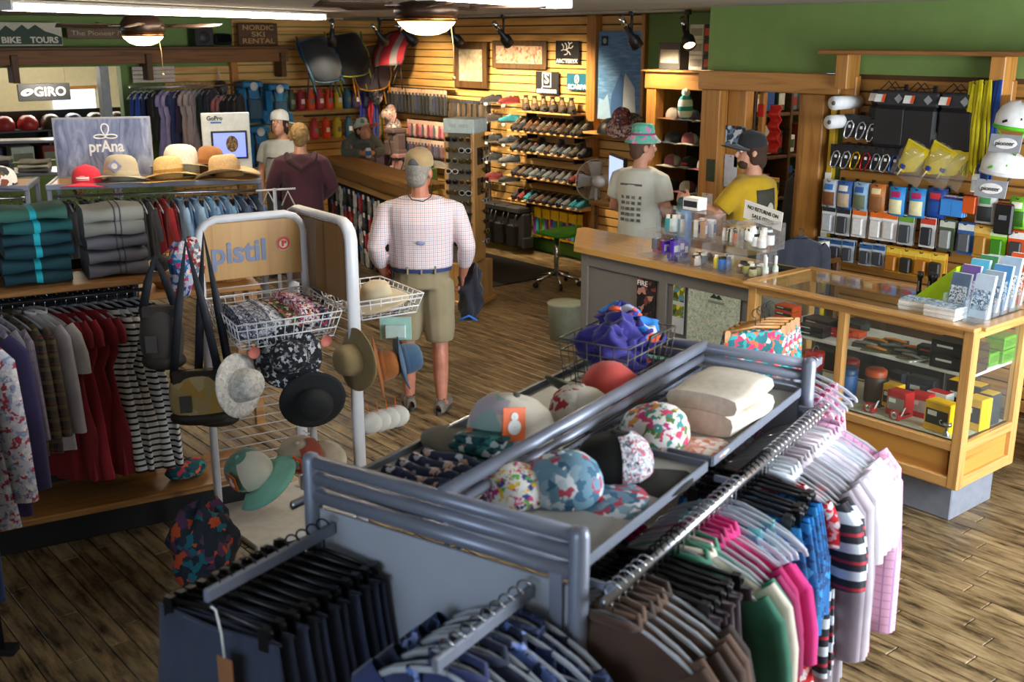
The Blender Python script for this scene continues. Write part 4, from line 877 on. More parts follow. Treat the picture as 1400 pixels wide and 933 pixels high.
# wire basket of purple trunks
bk = thing('wire_basket', 'grey wire basket heaped with purple swim shorts at the rack end', 'basket', rk(1.36, .62, 1.283), RA)
ob('wire_frame', wire_basket('b', .34, .24, .17, .0022, .045, .015), P('#6a665e', .4, .6), bk)
ob('handle', cm('bhandle', lambda b: b.tube([(-.05, -.14, .15), (-.055, -.15, .17), (-.05, -.15, .185), (.05, -.15, .185), (.055, -.15, .17), (.05, -.14, .15)], .006, 8)), P('#3a3a3a', .4, .3), bk)
pur = FL('#37328a', ('#2a2670', '#423ca0', '#37328a', '#2f7fd0', '#d0562a', '#c8ccd8'), 13, .55); pur2 = CL('#3a3488', .25)
for k, (u, v, z, s) in enumerate([(-.08, -.03, .0, .19), (.08, .02, .0, .2), (-.06, .04, .07, .19), (.09, -.03, .08, .18), (0, -.01, .11, .17), (.11, .05, .12, .17), (-.1, -.02, .09, .15)]):
    ob('swim_shorts', crumple(s, s*.9, .11, 40+k, amp=.6), pur if k % 2 else pur2, None, rk(1.36+u, .62+v, 1.29+z), (0, 0, k), 1, ['plain', 'flower-print'][k % 2]+' purple swim shorts crumpled in the wire basket, %s in the heap' % nth(k), 'swim shorts', 'purple shorts in the wire basket')
# printed scarves clipped on hangers behind the far rail, and a mint cloth
for k in range(4): garment('skirt', FL('#1a6a70', ('#c8325a', '#2f9a9a', '#e0643a', '#d8d2c8'), 24, .5), rk(1.86+k*.05, .30-.0*k, 1.47), HX+.9, 'teal and pink printed skirt on a wooden hanger behind the rack, %s' % nth(k), 'printed skirts behind the rack', False, k, .8).children[0].material_slots[0].material = PINE
ob('folded_cloth', folded(.26, .2, .03, 77, 1), CL('#4fb0a0'), None, rk(1.80, .62, 1.20), (0, 0, RA+.4), 1, 'mint green cloth folded beyond the purple shorts basket', 'cloth')
ob('display_plinth', rb(((0, 0, .6), (.34, .3, 1.2))), P('#585650', .7), None, rk(1.82, .62, 0), (0, 0, RA), 1, 'plain grey display plinth at the far end of the rack', 'plinth')
# ================================================================ TOWEL SHELF UNIT
UA = R(-10); U0 = (1.95, 5.12)
def un(x, y, z): return (U0[0]+math.cos(UA)*x-math.sin(UA)*y, U0[1]+math.sin(UA)*x+math.cos(UA)*y, z)
tu = thing('shelf_unit', 'dark metal shop unit with a wood shelf of blankets and a low wood bench', 'shelf unit', (U0[0], U0[1], 0), UA)
SHW = WD('#9a6c3a', '#6f4720', 0, .45, 1)
ob('shelf', rb(((-.43, .19, 1.315), (1.16, .40, .03))), SHW, tu)
ob('bench_board', rb(((-.25, .18, .185), (1.5, .44, .035))), SHW, tu); ob('bench_base', rb(((-.25, .22, .085), (1.4, .34, .165))), BLACK, tu)
for x in (-.96, -.01): ob('upright', rb(((x, .36, .76), (.035, .035, 1.3))), P('#1c1e26', .5), tu)
def mesh_grid(b):
    for i in range(48): b.box((-.95+i*.02, .375, .83), (.0035, .004, .95))
    for j in range(48): b.box((-.48, .375, .36+j*.02), (.94, .004, .0035))
b = MB(); mesh_grid(b); ob('grid_panel', b, P('#2a3140', .45, .3), tu); ob('back_panel', bx(((-.48, .40, .78), (.96, .01, 1.2))), P('#14161c', .8), tu)
ob('hang_rail', cm('trail', lambda b: b.tube([(-.96, .17, 1.235), (0, .17, 1.235)], .011, 8)), DARKM, tu)
teal1 = [CK(c, ((0, 10, .0028, .0014, '#22b4c4'),)) for c in ('#0d3a44', '#12424c', '#0f3e49', '#123f4a', '#1b5a5c', '#3a6a5c')]
for k in range(6): ob('folded_blanket', folded(.30, .28, .062, 50+k, 1), teal1[k], None, un(-.48+rnd.uniform(-.01, .01), .2, 1.332+k*.06), (R(rnd.uniform(-1, 1)), 0, UA+rnd.uniform(-.04, .04)), 1, 'teal folded blanket with a cyan stripe, %s up in the stack' % nth(k), 'blanket', 'teal blankets on the wood shelf')
gr1 = [CK(c, ((0, 10, .0008, .0004, '#4a4c52'), (0, 10, .0008, -.0022, '#4a4c52'))) for c in ('#6e6b72', '#74727a', '#6a6870', '#8a887f', '#9a978c')]
for k in range(5): ob('folded_blanket', folded(.28, .27, .066 if k < 3 else .08, 60+k, 1), gr1[k], None, un(-.12, .2, 1.332+k*.066), (0, 0, UA+rnd.uniform(-.04, .04)), 1, 'grey folded blanket with a dark centre stripe, %s up in the stack' % nth(k), 'blanket', 'grey blankets on the wood shelf')
ob('knit_cap', crumple(.11, .1, .08, 9, amp=.2), CL('#3a3a3c'), None, un(.08, .1, 1.332), (0, 0, 0), 1, 'charcoal knitted cap beside the grey blankets', 'cap')
plaidA = CK('#8a7f8a', ((0, .06, .25, 0, '#5f5a70'), (2, .06, .25, 0, '#6d6478'), (0, .03, .08, .2, '#c0a8b0')), soft=.35); plaidB = CK('#4a4438', ((0, .07, .3, 0, '#1e1e1e'), (2, .07, .3, 0, '#6a5a3a'), (2, .07, .05, .5, '#a03030')), soft=.25); strp = CK('#d6d4cf', ((2, .034, .36, 0, '#15171e'),))
hl = [('longshirt', CL('#a89484'), 'beige blouse'), ('longshirt', plaidA, 'mauve checked shirt'), ('longshirt', plaidA, 'mauve checked shirt'), ('longshirt', CL('#8d8a92'), 'grey shirt'), ('longshirt', plaidA, 'mauve checked shirt'), ('longshirt', plaidB, 'dark olive checked shirt'), ('longshirt', plaidB, 'dark olive checked shirt'), ('longshirt', CL('#b4aeb2'), 'pale grey shirt'), ('tee', CL('#c6c2c0'), 'off-white top')] + [('dress', CL(c), 'deep red dress') for c in ('#8a1a28', '#7c1622', '#96202e', '#861824', '#7a1420')] + [('dress', strp, 'black and white striped dress') for _ in range(5)]
for k, (kd, m, nm) in enumerate(hl): garment(kd, m, un(-.90+k*.048, .17, 1.259), UA+PI/2+R(38)+rnd.uniform(-.08, .08), '%s under the blanket shelf, %s from the panel edge' % (nm, nth(k)), 'clothes under the blanket shelf', True, k, .92)
ob('zip_pouch', crumple(.24, .16, .09, 15, amp=.15), FL('#12505a', ('#c0324a', '#0c3038', '#e06a4a', '#2a8a8a'), 20, .5), None, un(.12, .12, .205), (0, 0, .2), 1, 'teal floral zip pouch lying on the low wood bench', 'pouch')
# clothes on the dim rack at the edge of the aisle
dr = thing('garment_rail', 'dark metal garment rail holding a purple jacket at the edge of the aisle', 'clothes rail', (.62, 4.05, 0), R(50))
ob('rail', cm('grl', lambda b: b.tube([(-.8, 0, 1.5), (.45, 0, 1.5)], .012, 8)), DARKM, dr)
for x in (-.8, .45): ob('upright', cm('gru', lambda b: b.tube([(0, 0, .02), (0, 0, 1.5)], .014, 8).box((0, 0, .02), (.06, .12, .03))), DARKM, dr, (x, 0, 0))
for k, (kd, m, nm, s) in enumerate([('pants', CL('#16181c'), 'black trousers', 0), ('longshirt', CL('#2f2650'), 'purple jacket', .38), ('longshirt', FL('#c9c4cc', ('#a83a4a', '#8a9ab8', '#e0dcd8'), 40), 'white paisley shirt', .26), ('pants', CL('#25406e'), 'blue jeans', .12), ('longshirt', CL('#1b1d22'), 'black jacket', -.15), ('pants', CL('#1d241f'), 'dark green trousers', -.3), ('longshirt', CL('#17191d'), 'jet black coat added for shade', -.42), ('longshirt', CL('#22242a'), 'charcoal coat added for shade', -.54), ('pants', CL('#1a1c22'), 'ink black trousers added for shade', -.66)]):  # last coats and trousers added mostly out of view to shade the floor
    garment(kd, m, (.62+math.cos(R(50))*s, 4.05+math.sin(R(50))*s, 1.525), R(-40), '%s on the dark garment rail by the aisle' % nm, 'clothes on the dark rail', k % 2 == 0, k, 1.05)

# ================================================================ HEADBAND AND HAT TOWER
tw = thing('hat_tower', 'white framed wire display tower with blond wood headers', 'display stand', (0, 0, 0))
WF = P('#dcdcde', .35, 0, .03); HEAD = WD('#c79a5e', '#b07f42', 2, .4, .6)
A0, A1 = Vector((2.11, 4.88, 0)), Vector((2.63, 4.80, 0)); B0, B1 = Vector((2.665, 4.40, 0)), Vector((2.70, 5.06, 0))
def hoop(p, q, top, r, flat):
    d = (q-p).normalized(); pts = [p, p+Vector((0, 0, top-.09)), p+d*.012+Vector((0, 0, top-.05)), p+d*.04+Vector((0, 0, top-.018)), p+d*.09+Vector((0, 0, top)), q-d*.09+Vector((0, 0, top)), q-d*.04+Vector((0, 0, top-.018)), q-d*.012+Vector((0, 0, top-.05)), q+Vector((0, 0, top-.09)), q]
    n = Vector((0, 0, 1)).cross(d); b = MB(); b.tube(pts, [(r, flat)]*len(pts), 10, ref=tuple(n)); return b
ob('front_frame', hoop(A0, A1, 1.62, .016, .02), WF, tw); ob('side_frame', hoop(B0, B1, 1.615, .035, .018), WF, tw)
def panel(p, q, z0, z1, th): 
    c = (p+q)/2; L = (q-p).length; a = math.atan2((q-p).y, (q-p).x); return rb(((0, 0, (z0+z1)/2), (L-.03, th, z1-z0))), (c.x, c.y, 0), a
m_, l_, a_ = panel(A0, A1, 1.32, 1.60, .015); hp = ob('header_board', m_, HEAD, tw, l_, (0, 0, a_))
lettering('pistil', .15, P('#7f8aa8', .5), hp, (-.07, -.0095, 1.45), wid=.27, ext=.001, offset=.004)
lg = ob('round_logo', cm('rlogo', lambda b: b.lathe([(.001, 0), (.036, 0), (.036, .002)], 24)), P('#f0ede8'), hp, (.155, -.0095, 1.475), (PI/2, 0, 0)); ob('logo_mark', cm('rlogo2', lambda b: b.lathe([(.022, .003), (.033, .003)], 24).box((-.004, 0, .003), (.012, .03, .001)).box((.008, .006, .003), (.014, .012, .001))), P('#e0552a'), lg)
m_, l_, a_ = panel(B0, B1, 1.22, 1.59, .02); ob('header_board', m_, WD('#8f6a3c', '#6d4a22', 2, .4, .6), tw, l_, (0, 0, a_))
def wires(p, q, z0, z1, n, r):
    b = MB()
    for i in range(n): z = z0+(z1-z0)*i/(n-1); b.tube([tuple(p+Vector((0, 0, z))), tuple(q+Vector((0, 0, z)))], r, 5)
    return b
ob('wire_back', wires(A0, A1, .25, 1.28, 22, .003), WF, tw); ob('wire_back', wires(B0, B1, .2, 1.18, 18, .003), WF, tw)
ob('base_plate', rb(((2.45, 4.85, .02), (.62, .62, .03))), P('#b8b4ac', .5), tw)
for k, (p, q) in enumerate(((A0, A1), (B0, B1))):
    pass
bk1 = ob('basket', wire_basket('p', .46, .36, .13, .0028, .04, .03), WF, tw, (2.335, 4.60, 1.10), (R(6), 0, R(-6)))
for (x, y) in ((-.20, -.2), (.2, -.2)): ob('round_logo', cm('rlogo', None) if False else ME['rlogo'], P('#d8786a'), bk1, (x*.9, y-.012, -.01), (PI/2, 0, 0), .8)
bk2 = ob('basket', wire_basket('q', .42, .30, .10, .003, .045, .03), WF, tw, (2.90, 4.62, 1.12), (0, 0, R(84)))
pz = [FL('#3c4258', ('#c8ccd8', '#8a90a8', '#22283a'), 60, .6), FL('#a3a6ae', ('#d8dae0', '#5c6070', '#3a3e4c'), 60, .6), FL('#c8c8cc', ('#7a7e8c', '#4a4e5c', '#e4e4e8'), 60, .6), FL('#7a3a30', ('#c83a3a', '#4a7a3a', '#e8d8c8', '#3a3a2a'), 30, .6), FL('#e8e0d8', ('#c05a9a', '#1f1f2a', '#e07a3a', '#8a3a5a'), 50, .6), FL('#2a2c3c', ('#c03a5a', '#5a7a9a', '#e0d8cc'), 40, .5)]
for k in range(6):
    ob('head_band', folded(.105, .29, .10, 80+k, 1), pz[k], None, (2.16+k*.068, 4.60-(.02 if k == 4 else 0), 1.125+.03*(k == 4)), (R(10), R(10), R(-6+k*2)), 1, ['navy speckled', 'grey speckled', 'pale grey speckled', 'rust and green patterned', 'white and magenta dotted', 'dark floral'][k]+' rolled headband lying in the white wire basket', 'headband', 'headbands in the wire basket')
# hats hung on the tower
ORT = P('#e8641e', .5)
hats = [((2.05, 4.40, .93), (R(78), R(-12), R(28)), FL('#d6d2ca', ('#bdb9b2', '#e6e3dc', '#c8c4bc'), 40), .085, .10, .155, .0, 'white woven bucket hat with a red lining hung on the tower'),
        ((2.30, 4.40, 1.02), (R(72), R(-8), R(-20)), FL('#16171c', ('#8a8c92', '#c8cace', '#2c2e36', '#1a1b20'), 36, .5), .09, .11, .16, .01, 'black sun hat with white floral print hung on the tower'),
        ((2.38, 4.33, .80), (R(104), R(12), R(-15)), P('#1a1c1e', .8), .09, .09, .16, .0, 'black wide-brim hat hung brim outward on the tower'),
        ((2.62, 4.33, .96), (R(84), R(20), R(-92)), CL('#8f7a50'), .085, .1, .16, .01, 'tan ribbed sun hat hung on the tower side'),
        ((2.83, 4.44, .86), (R(80), R(20), R(55)), CL('#9a5a22'), .09, .1, .17, .0, 'rust brown felt hat hung on the tower side'),
        ((2.98, 4.46, .86), (R(80), R(10), R(62)), CL('#3a5672'), .09, .1, .165, .015, 'denim blue floppy hat hung on the tower side'),
        ((2.86, 4.50, 1.20), (R(6), R(-10), R(10)), CL('#b7a98c', .1), .085, .08, .17, .012, 'pale straw hat lying in the side wire basket')]
for (loc, rot, m, rc, hc, rb2, wv, lb) in hats: lathe_hat(loc, rot, 0, True, rc, hc, rb2, wv, m, m, lb, 1, .88)
cap((2.08, 4.42, .48), (R(35), R(0), R(-75)), CL('#cfcdb8'), CL('#6a9a88'), CL('#7fc0a8'), 'mint and cream trucker cap with an orange tag on the tower', 1.25, ORT)
cap((2.33, 4.40, .50), (R(30), R(8), R(-50)), CL('#8a3a24'), CL('#b8a48a'), CL('#c4b49a'), 'rust and cream cap with an orange tag on the tower', 1.15, ORT)
for k in range(4):
    t = thing('bootie', 'white fleece bootie with an orange tag hung in a row on the tower, %s' % nth(k), 'slipper', (2.74+k*.055, 4.42, .58), (R(88), 0, R(60)), 'fleece booties on the tower'); ob('bootie_cloth', cm('bootie', lambda b: b.ball((0, 0, 0), (.045, .06, .07), 10, 8)), CL('#c9c4b8'), t); ob('price_tag', cm('btag', lambda b: b.rbox((0, .075, 0), (.03, .05, .003), .003)), ORT, t)
pk = pack((2.93, 4.44, 1.10), R(-40), .16, .12, .02, P('#a8cfc0', .5), P('#c8e0d4', .5), 'mint green carded item with white tag under the side basket', kind='blister')
# handbags on straps
def handbag(loc, rz, w, h, body, trim, label, strap=.55, group='bags hung on the tower'):
    t = thing('handbag', label, 'bag', loc, rz, group)
    ob('bag_body', crumple(w, .11, h, int(h*1000), amp=.08, n=20), body, t, (0, 0, -h)); ob('leather_base', crumple(w*1.02, .115, h*.28, 3, amp=.06, n=20), trim, t, (0, 0, -h-.004))
    ob('top_trim', rb(((0, 0, -.03), (w*.86, .07, .06)), ch=.02), trim, t)
    ob('strap', cm(('strap', w, strap), lambda b: b.tube([(-w*.38, 0, -.03), (-w*.2, 0, strap*.5), (0, 0, strap), (w*.2, 0, strap*.5), (w*.38, 0, -.03)], [(.003, .022)]*5, 6, ref=(0, 1, 0))), P('#2a2c33', .6), t)
    ob('swing_tag', cm('hbtag', lambda b: b.rbox((0, 0, 0), (.05, .003, .08), .003)), P('#4a4644', .6), t, (-w*.2, -.07, -h*.55)); return t
handbag((1.93, 4.60, .98), R(-28), .27, .26, FL('#b89f6a', ('#c6b07c', '#a68c54', '#c09a48'), 10, .5), P('#2a2018', .6), 'tan woven handbag with dark leather base on long grey straps', .6)
handbag((2.03, 4.63, .92), R(-32), .2, .24, FL('#7a6a3a', ('#8e7a40', '#5e5028'), 16, .4), P('#2c241a', .6), 'mustard cloth bag half hidden by the tan handbag', .68)
handbag((1.83, 4.72, 1.28), R(-30), .2, .30, CL('#4a4440'), P('#3a3430', .7), 'taupe cloth tote hung behind the grey straps', .22)
ob('scarf_bundle', crumple(.12, .08, .26, 8, amp=.3), FL('#b8bcd0', ('#c83a6a', '#1a7aa8', '#e8dcd0', '#3a4a8a'), 24, .6), None, (1.98, 4.80, 1.28), (0, 0, 0), 1, 'white and blue patterned scarf bundle hung beside the grey straps', 'scarf')
ob('scarf_bundle', crumple(.12, .08, .24, 18, amp=.3), FL('#9a2a2a', ('#c8c4c0', '#6a7a86', '#e0dcd8'), 30, .6), None, (2.07, 4.88, 1.30), (0, 0, 0), 1, 'red and grey patterned scarf bundle hung beside the wood header', 'scarf')
ob('duffel_bag', crumple(.34, .26, .42, 21, amp=.35), FL('#1e2a3a', ('#c8502a', '#1a6a7a', '#5a3a5a', '#26323e'), 16, .6), None, (1.80, 4.36, .002), (0, 0, .4), 1, 'dark floral duffel bag slumped at the foot of the tower', 'bag')
# baskets of scarves behind the blankets
tbl = thing('display_table', 'plain wood display table behind the blanket shelf', 'table', (2.55, 6.6, 0), R(-15))
ob('table_top', rb(((0, 0, .94), (1.2, .6, .04))), SHW, tbl)
for sx in (-1, 1):
    for sy in (-1, 1): ob('leg', rb(((sx*.55, sy*.25, .46), (.06, .06, .92))), SHW, tbl)
for k, (x, y, lb) in enumerate([(2.22, 6.55, 'round wicker basket of olive camouflage hats on the wood table'), (2.62, 6.45, 'wicker basket of red and gold scarves on the wood table'), (2.95, 6.42, 'wicker basket of brown patterned scarves on the wood table')]):
    t = thing('wicker_basket', lb, 'basket', (x, y, .962)); ob('bowl', cm('wickb', lambda b: b.lathe([(.001, 0), (.12, 0), (.15, .06), (.17, .13), (.175, .14), (.165, .14), (.14, .06), (.001, .01)], 22)), FL('#a5763a', ('#8a5c28', '#bb8c4a'), 60, .5), t); ob('rim', cm('wickr', lambda b: b.tube([(.172*math.cos(a*.4189), .172*math.sin(a*.4189), .14) for a in range(15)], .01, 6, closed=True)), P('#8f6430', .6), t)
    for j in range(3): ob('scarf', crumple(.15, .13, .10, 90+k*3+j, amp=.35), FL(['#5a5a3a', '#8a2a24', '#5a3a2a'][k], (['#8a8258', '#3a4428', '#b0a888'], ['#c8a03a', '#3a3a2a', '#d85a3a'], ['#a8824a', '#7a2a24', '#3a4a4a'])[k], 26, .6), None, (x-.06+.06*j, y+.04*(j % 2)-.02, 1.05+.03*j), (0, 0, j), 1, ['olive camouflage', 'red and gold', 'brown patterned'][k]+' scarf crumpled in a wicker basket, %s' % nth(j), 'scarf', 'scarves in the wicker baskets')
# ================================================================ HAT RACK WITH THE ROCK PRINT SIGN
PA = R(-25.3); P0 = (2.61, 8.85)
def pr(x, y, z): return (P0[0]+math.cos(PA)*x-math.sin(PA)*y, P0[1]+math.sin(PA)*x+math.cos(PA)*y, z)
def hat_rack(x0, x1, label, n0, cols, lbl):
    c = pr(x0, 0, 0); t = thing('clothes_rack', label, 'clothes rack', c, PA, 'grey shop racks'); L = x1-x0
    ob('top_board', rb(((L/2, .27, 1.335), (L-.03, .5, .022))), WD('#b5854a', '#8f622e', 0, .4), t)
    for y in (.0, .54): ob('edge_rail', rb(((L/2, y, 1.33), (L, .03, .045))), RG, t)
    for x in (.02, L-.02):
        ob('edge_rail', rb(((x, .27, 1.33), (.03, .54, .045))), RG, t)
        for y in (.02, .52): ob('post', rb(((x, y, .66), (.035, .035, 1.32))), RG, t)
        ob('foot', rb(((x, .27, .03), (.05, .6, .05))), RG2, t)
    for x in (.35, .75):
        if x < L: ob('edge_joint', rb(((x*L/1.0 if L < 1 else x+.05, -.004, 1.33), (.04, .03, .05))), RG2, t)
    ob('hang_rail', cm(('prail', round(L, 2)), lambda b: b.tube([(.03, .12, 1.24), (L-.03, .12, 1.24)], .011, 8)), STEEL, t)
    for k in range(n0):
        nm, c2 = cols[k*len(cols)//n0]
        garment('tee' if k % 2 else 'tank', CL(c2), pr(x0+.07+(L-.14)*k/(n0-1), .12, 1.264), PA+PI/2+R(20), '%s top on a clear hanger under the %s, %s along' % (nm, lbl, nth(k)), 'clothes under the %s' % lbl, True, k, .95)
hat_rack(0, 1.66, 'grey shop rack with straw hats and the rock print sign on top', 26, [('black', '#20222a'), ('navy', '#262c40'), ('charcoal', '#34363c'), ('red', '#a01c24'), ('pale blue', '#8fb4d8'), ('sky blue', '#7aa8d4'), ('slate blue', '#4a6488')], 'straw hats')
hat_rack(-1.3, -.12, 'grey shop rack with a white and navy cap on top', 12, [('black', '#1e2028'), ('charcoal', '#2c2e34'), ('grey green', '#4a544e')], 'navy cap')
ZP = 1.348
sg = thing('brand_sign', 'blue-grey rock print sign board with white lotus logo on the rack', 'sign', pr(.42, .42, ZP), PA)
ob('board', rb(((0, 0, .245), (.76, .025, .49)), ch=.004), P('#9a9ea8', .5), sg)
def rockmat():
    m, nt, b = newmat('rock_print'); co = objcoord(nt, (5, 5, 1.6)); n = nd(nt, 'ShaderNodeTexNoise'); n.inputs['Scale'].default_value = 2.2; n.inputs['Detail'].default_value = 8; n.inputs['Distortion'].default_value = 1.5
    nt.links.new(co, n.inputs['Vector']); nt.links.new(ramp(nt, n.outputs[0], [(.3, '#4d5878'), (.5, '#7d88a8'), (.7, '#a3adc6')]), b.inputs['Base Color']); b.inputs['Roughness'].default_value = .6; return m
ob('print', bx(((0, -.0135, .245), (.73, .002, .46))), rockmat(), sg)
lettering('prAna', .13, WHITEP, sg, (.02, -.016, .25), wid=.27, offset=.003)
def lotus(b):
    b.tube([(.028*math.sin(t)*(1-.3*math.cos(t)), 0, .045-.045*math.cos(t)+.0) for t in [i*2*PI/16 for i in range(16)]], .006, 6, closed=True)
    for s in (-1, 1): b.tube([(s*(.045+.045*math.cos(t)), 0, -.012+.016*math.sin(t)) for t in [i*2*PI/16 for i in range(16)]], .006, 6, closed=True)
b = MB(); lotus(b); ob('lotus_logo', b, WHITEP, sg, (.02, -.018, .345))
straw = lambda c: P(c, .8, 0, .14, 90, .4)
cap(pr(.30, .10, ZP), (0, 0, PA-PI/2-.15), CL('#d8283c'), CL('#d8283c'), CL('#d42438'), 'bright red cap with a white text patch on the hat rack', 1.35, badge=CK('#e8e4e0', ((2, .014, .3, 0, '#c85a60'),)))
t = lathe_hat(pr(.56, .12, ZP+.04), (R(-6), R(3), PA), 0, True, .105, .13, .19, .012, CL('#b3a68c', .12), CL('#b3a68c'), 'khaki bucket sun hat with a square purple patch on the rack', 1.28)
ob('patch', cm('hpatch', lambda b: b.rbox((0, 0, 0), (.06, .006, .06), .002)), P('#7d7fa4'), t, (-.03, -.092, .062), (R(-8), R(45), 0)); ob('patch_print', cm('hpatch2', lambda b: b.lathe([(.001, 0), (.018, 0)], 16)), P('#c8c8bc'), t, (-.03, -.097, .062), (PI/2-R(8), 0, 0))
lathe_hat(pr(.58, .12, ZP+.012), (0, 0, PA), 0, False, .11, .05, .20, .012, CL('#8e8e76'), CL('#8e8e76'), 'sage green sun hat under the khaki bucket hat', 1.2)
lathe_hat(pr(.93, .12, ZP+.05), (R(-5), R(-4), PA), 0, True, .10, .115, .20, .02, straw('#d9b878'), straw('#a87a3a'), 'honey straw hat with a brown band stacked on another hat', 1.2)
lathe_hat(pr(.92, .12, ZP+.015), (0, 0, PA+.2), 0, False, .10, .06, .22, .012, straw('#c09a5a'), straw('#c09a5a'), 'wide golden straw hat under the honey straw hat', 1.2)
lathe_hat(pr(1.02, .32, ZP+.10), (R(-8), R(2), PA), 0, False, .11, .125, .20, .01, straw('#e6ddc8'), straw('#d8cfb8'), 'off-white floppy sun hat behind the honey straw hat', 1.28)
lathe_hat(pr(1.06, .33, ZP+.02), (0, 0, PA+.4), 0, False, .11, .09, .20, .012, CL('#bfc4ae'), CL('#bfc4ae'), 'pale green sun hat under the off-white hat', 1.2)
lathe_hat(pr(1.37, .14, ZP+.05), (R(-4), R(-7), PA-.2), 0, True, .10, .11, .22, .035, straw('#cfae7e'), straw('#c09c68'), 'straw cowboy hat with upturned brim on the rack end', 1.28, dent=.15)
lathe_hat(pr(1.40, .14, ZP+.014), (0, 0, PA-.4), 0, False, .10, .06, .22, .012, straw('#a9804a'), straw('#a9804a'), 'darker straw hat under the cowboy hat', 1.2)
lathe_hat(pr(1.25, .36, ZP+.08), (R(-10), R(6), PA), 0, True, .095, .13, .17, .012, CL('#a8703c'), CL('#8a5428'), 'rust felt hat in front of the silver screen sign', 1.2)
lathe_hat(pr(1.24, .37, ZP+.02), (0, 0, PA+.6), 0, False, .10, .08, .19, .012, straw('#6a4a30'), straw('#6a4a30'), 'dark brown woven hat under the rust felt hat', 1.2)
cap(pr(-.34, .12, ZP), (0, 0, PA-PI/2-.1), FL('#e4e2dc', ('#d8b83a', '#6a5a3a', '#3a3a44', '#8a4a3a'), 14, .4), CL('#e0ded8'), CL('#2c3458'), 'white cap with a landscape patch and a navy brim', 1.45)
gp = thing('screen_sign', 'pale grey video display board with a lit screen behind the hats', 'display', pr(1.40, .56, ZP-.10), PA+.08)
ob('board', rb(((0, 0, .30), (.40, .05, .60)), ch=.006), P('#c4c8c2', .5), gp); ob('screen_frame', rb(((.02, -.03, .33), (.30, .02, .24))), BLACK, gp); ob('screen', bx(((.02, -.042, .33), (.265, .004, .205))), EM('#6a78d8', 1.1), gp); ob('screen_image', cm('scrim', lambda b: b.ball((0, 0, 0), (.05, .004, .07), 14, 10)), FL('#5a4630', ('#8a7048', '#2a2018', '#6a5a3a'), 40, .6), gp, (.04, -.046, .34))
lettering('GoPro', .05, BLACK, gp, (-.09, -.028, .555), wid=.13, offset=.001); ob('logo_bar', bx(((-.08, -.0275, .52), (.09, .002, .014))), P('#2a6ab0'), gp)
# cross-bar stand beside the rack
cs = thing('faceout_stand', 'small white metal garment stand with angled arms beside the hat rack', 'stand', (3.86, 7.45, 0), R(-40)); ob('pole', cm('fsp', lambda b: b.tube([(0, 0, .02), (0, 0, 1.36)], .014, 8)), P('#b4bac8', .4), cs); ob('arm', cm('fsa', lambda b: b.tube([(-.14, 0, 1.34), (.16, 0, 1.36)], .008, 6)), WF, cs)
for x in (-.05, .1): ob('hanger_loop', cm('fsl', lambda b: b.tube([(-.05, 0, -.11), (0, 0, 0), (.05, 0, -.11)], .007, 6)), WF, cs, (x, 0, 1.34))
ob('base', rb(((0, 0, .015), (.36, .36, .03))), RG, cs)
# folded clothes on the low rack further back
fr = thing('clothes_rack', 'grey shop rack with folded jerseys in front of the opening', 'clothes rack', (2.55, 10.7, 0), PA, 'grey shop racks'); ob('top_board', rb(((.5, .25, 1.25), (1.5, .5, .03))), RG, fr); ob('upper_board', rb(((.5, .45, 1.52), (1.5, .3, .025))), RG, fr)
for x in (-.2, 1.2):
    for y in (.03, .47): ob('post', rb(((x, y, .76), (.035, .035, 1.5 if y > .1 else 1.24))), RG, fr)
for k in range(7): ob('folded_jersey', folded(.26, .24, .035, 120+k, 1), CL(['#8a8a86', '#6a6a68', '#2a3a6a', '#c8c4ba', '#3a3e48', '#9a9488', '#a8a49a'][k]), None, (2.75+.30*(k % 2), 10.72-.14*(k % 2), 1.267+.036*(k//2)), (0, 0, PA), 1, ['light grey', 'mid grey', 'navy', 'cream', 'slate', 'taupe', 'stone'][k]+' folded jersey on the rack by the opening', 'jersey', 'folded jerseys')
t = thing('hanging_scarf', 'long brown fringed scarf hanging from the folded jersey rack', 'scarf', (3.35, 10.35, 1.5)); ob('cloth', crumple(.12, .1, .5, 33, amp=.4), FL('#5a4424', ('#8a6a34', '#3a2a16'), 40, .6), t, (0, 0, -.5))
ob('knit_cap', crumple(.2, .17, .1, 34, amp=.15), CL('#1aa89a'), None, (3.42, 10.2, 1.267), (0, 0, 0), 1, 'turquoise knitted hat on the rack by the opening', 'hat')
# ================================================================ CLIMBING GEAR WALL
wt = bpy.data.objects['wall_till']; wr = bpy.data.objects['wall_right']; wb = bpy.data.objects['wall_back']
peg_me = cm('peg', lambda b: b.tube([(.19, 0, 0), (0, 0, 0), (-.012, 0, .012)], .0035, 5).rbox((.185, 0, -.005), (.012, .03, .045), .002))
def peg(p): ob('peg', peg_me, BLACK, wt, (p[0]-.03, p[1], p[2]-.01), (0, 0, 0))
KLR = lambda b_, c: FL(b_, c, 30, .5)
def hang(p, w, h, d, c1, c2, hdr, lbl, kind='blister', deep=1, tilt=0, cat='package', name='hang_pack'):
    peg(p)
    for k in range(deep+1):
        pack((p[0]+.035*k, p[1]+.004*k, p[2]), CF+rnd.uniform(-.06, .06), w, h, d, c1, c2, lbl + (', front of its peg' if k == 0 and deep else ', behind another on its peg' if deep else ''), cat, 'packs on the climbing wall', name, kind, tilt, hdr)
C_ = lambda c: P(c, .45, 0, .08, 30)
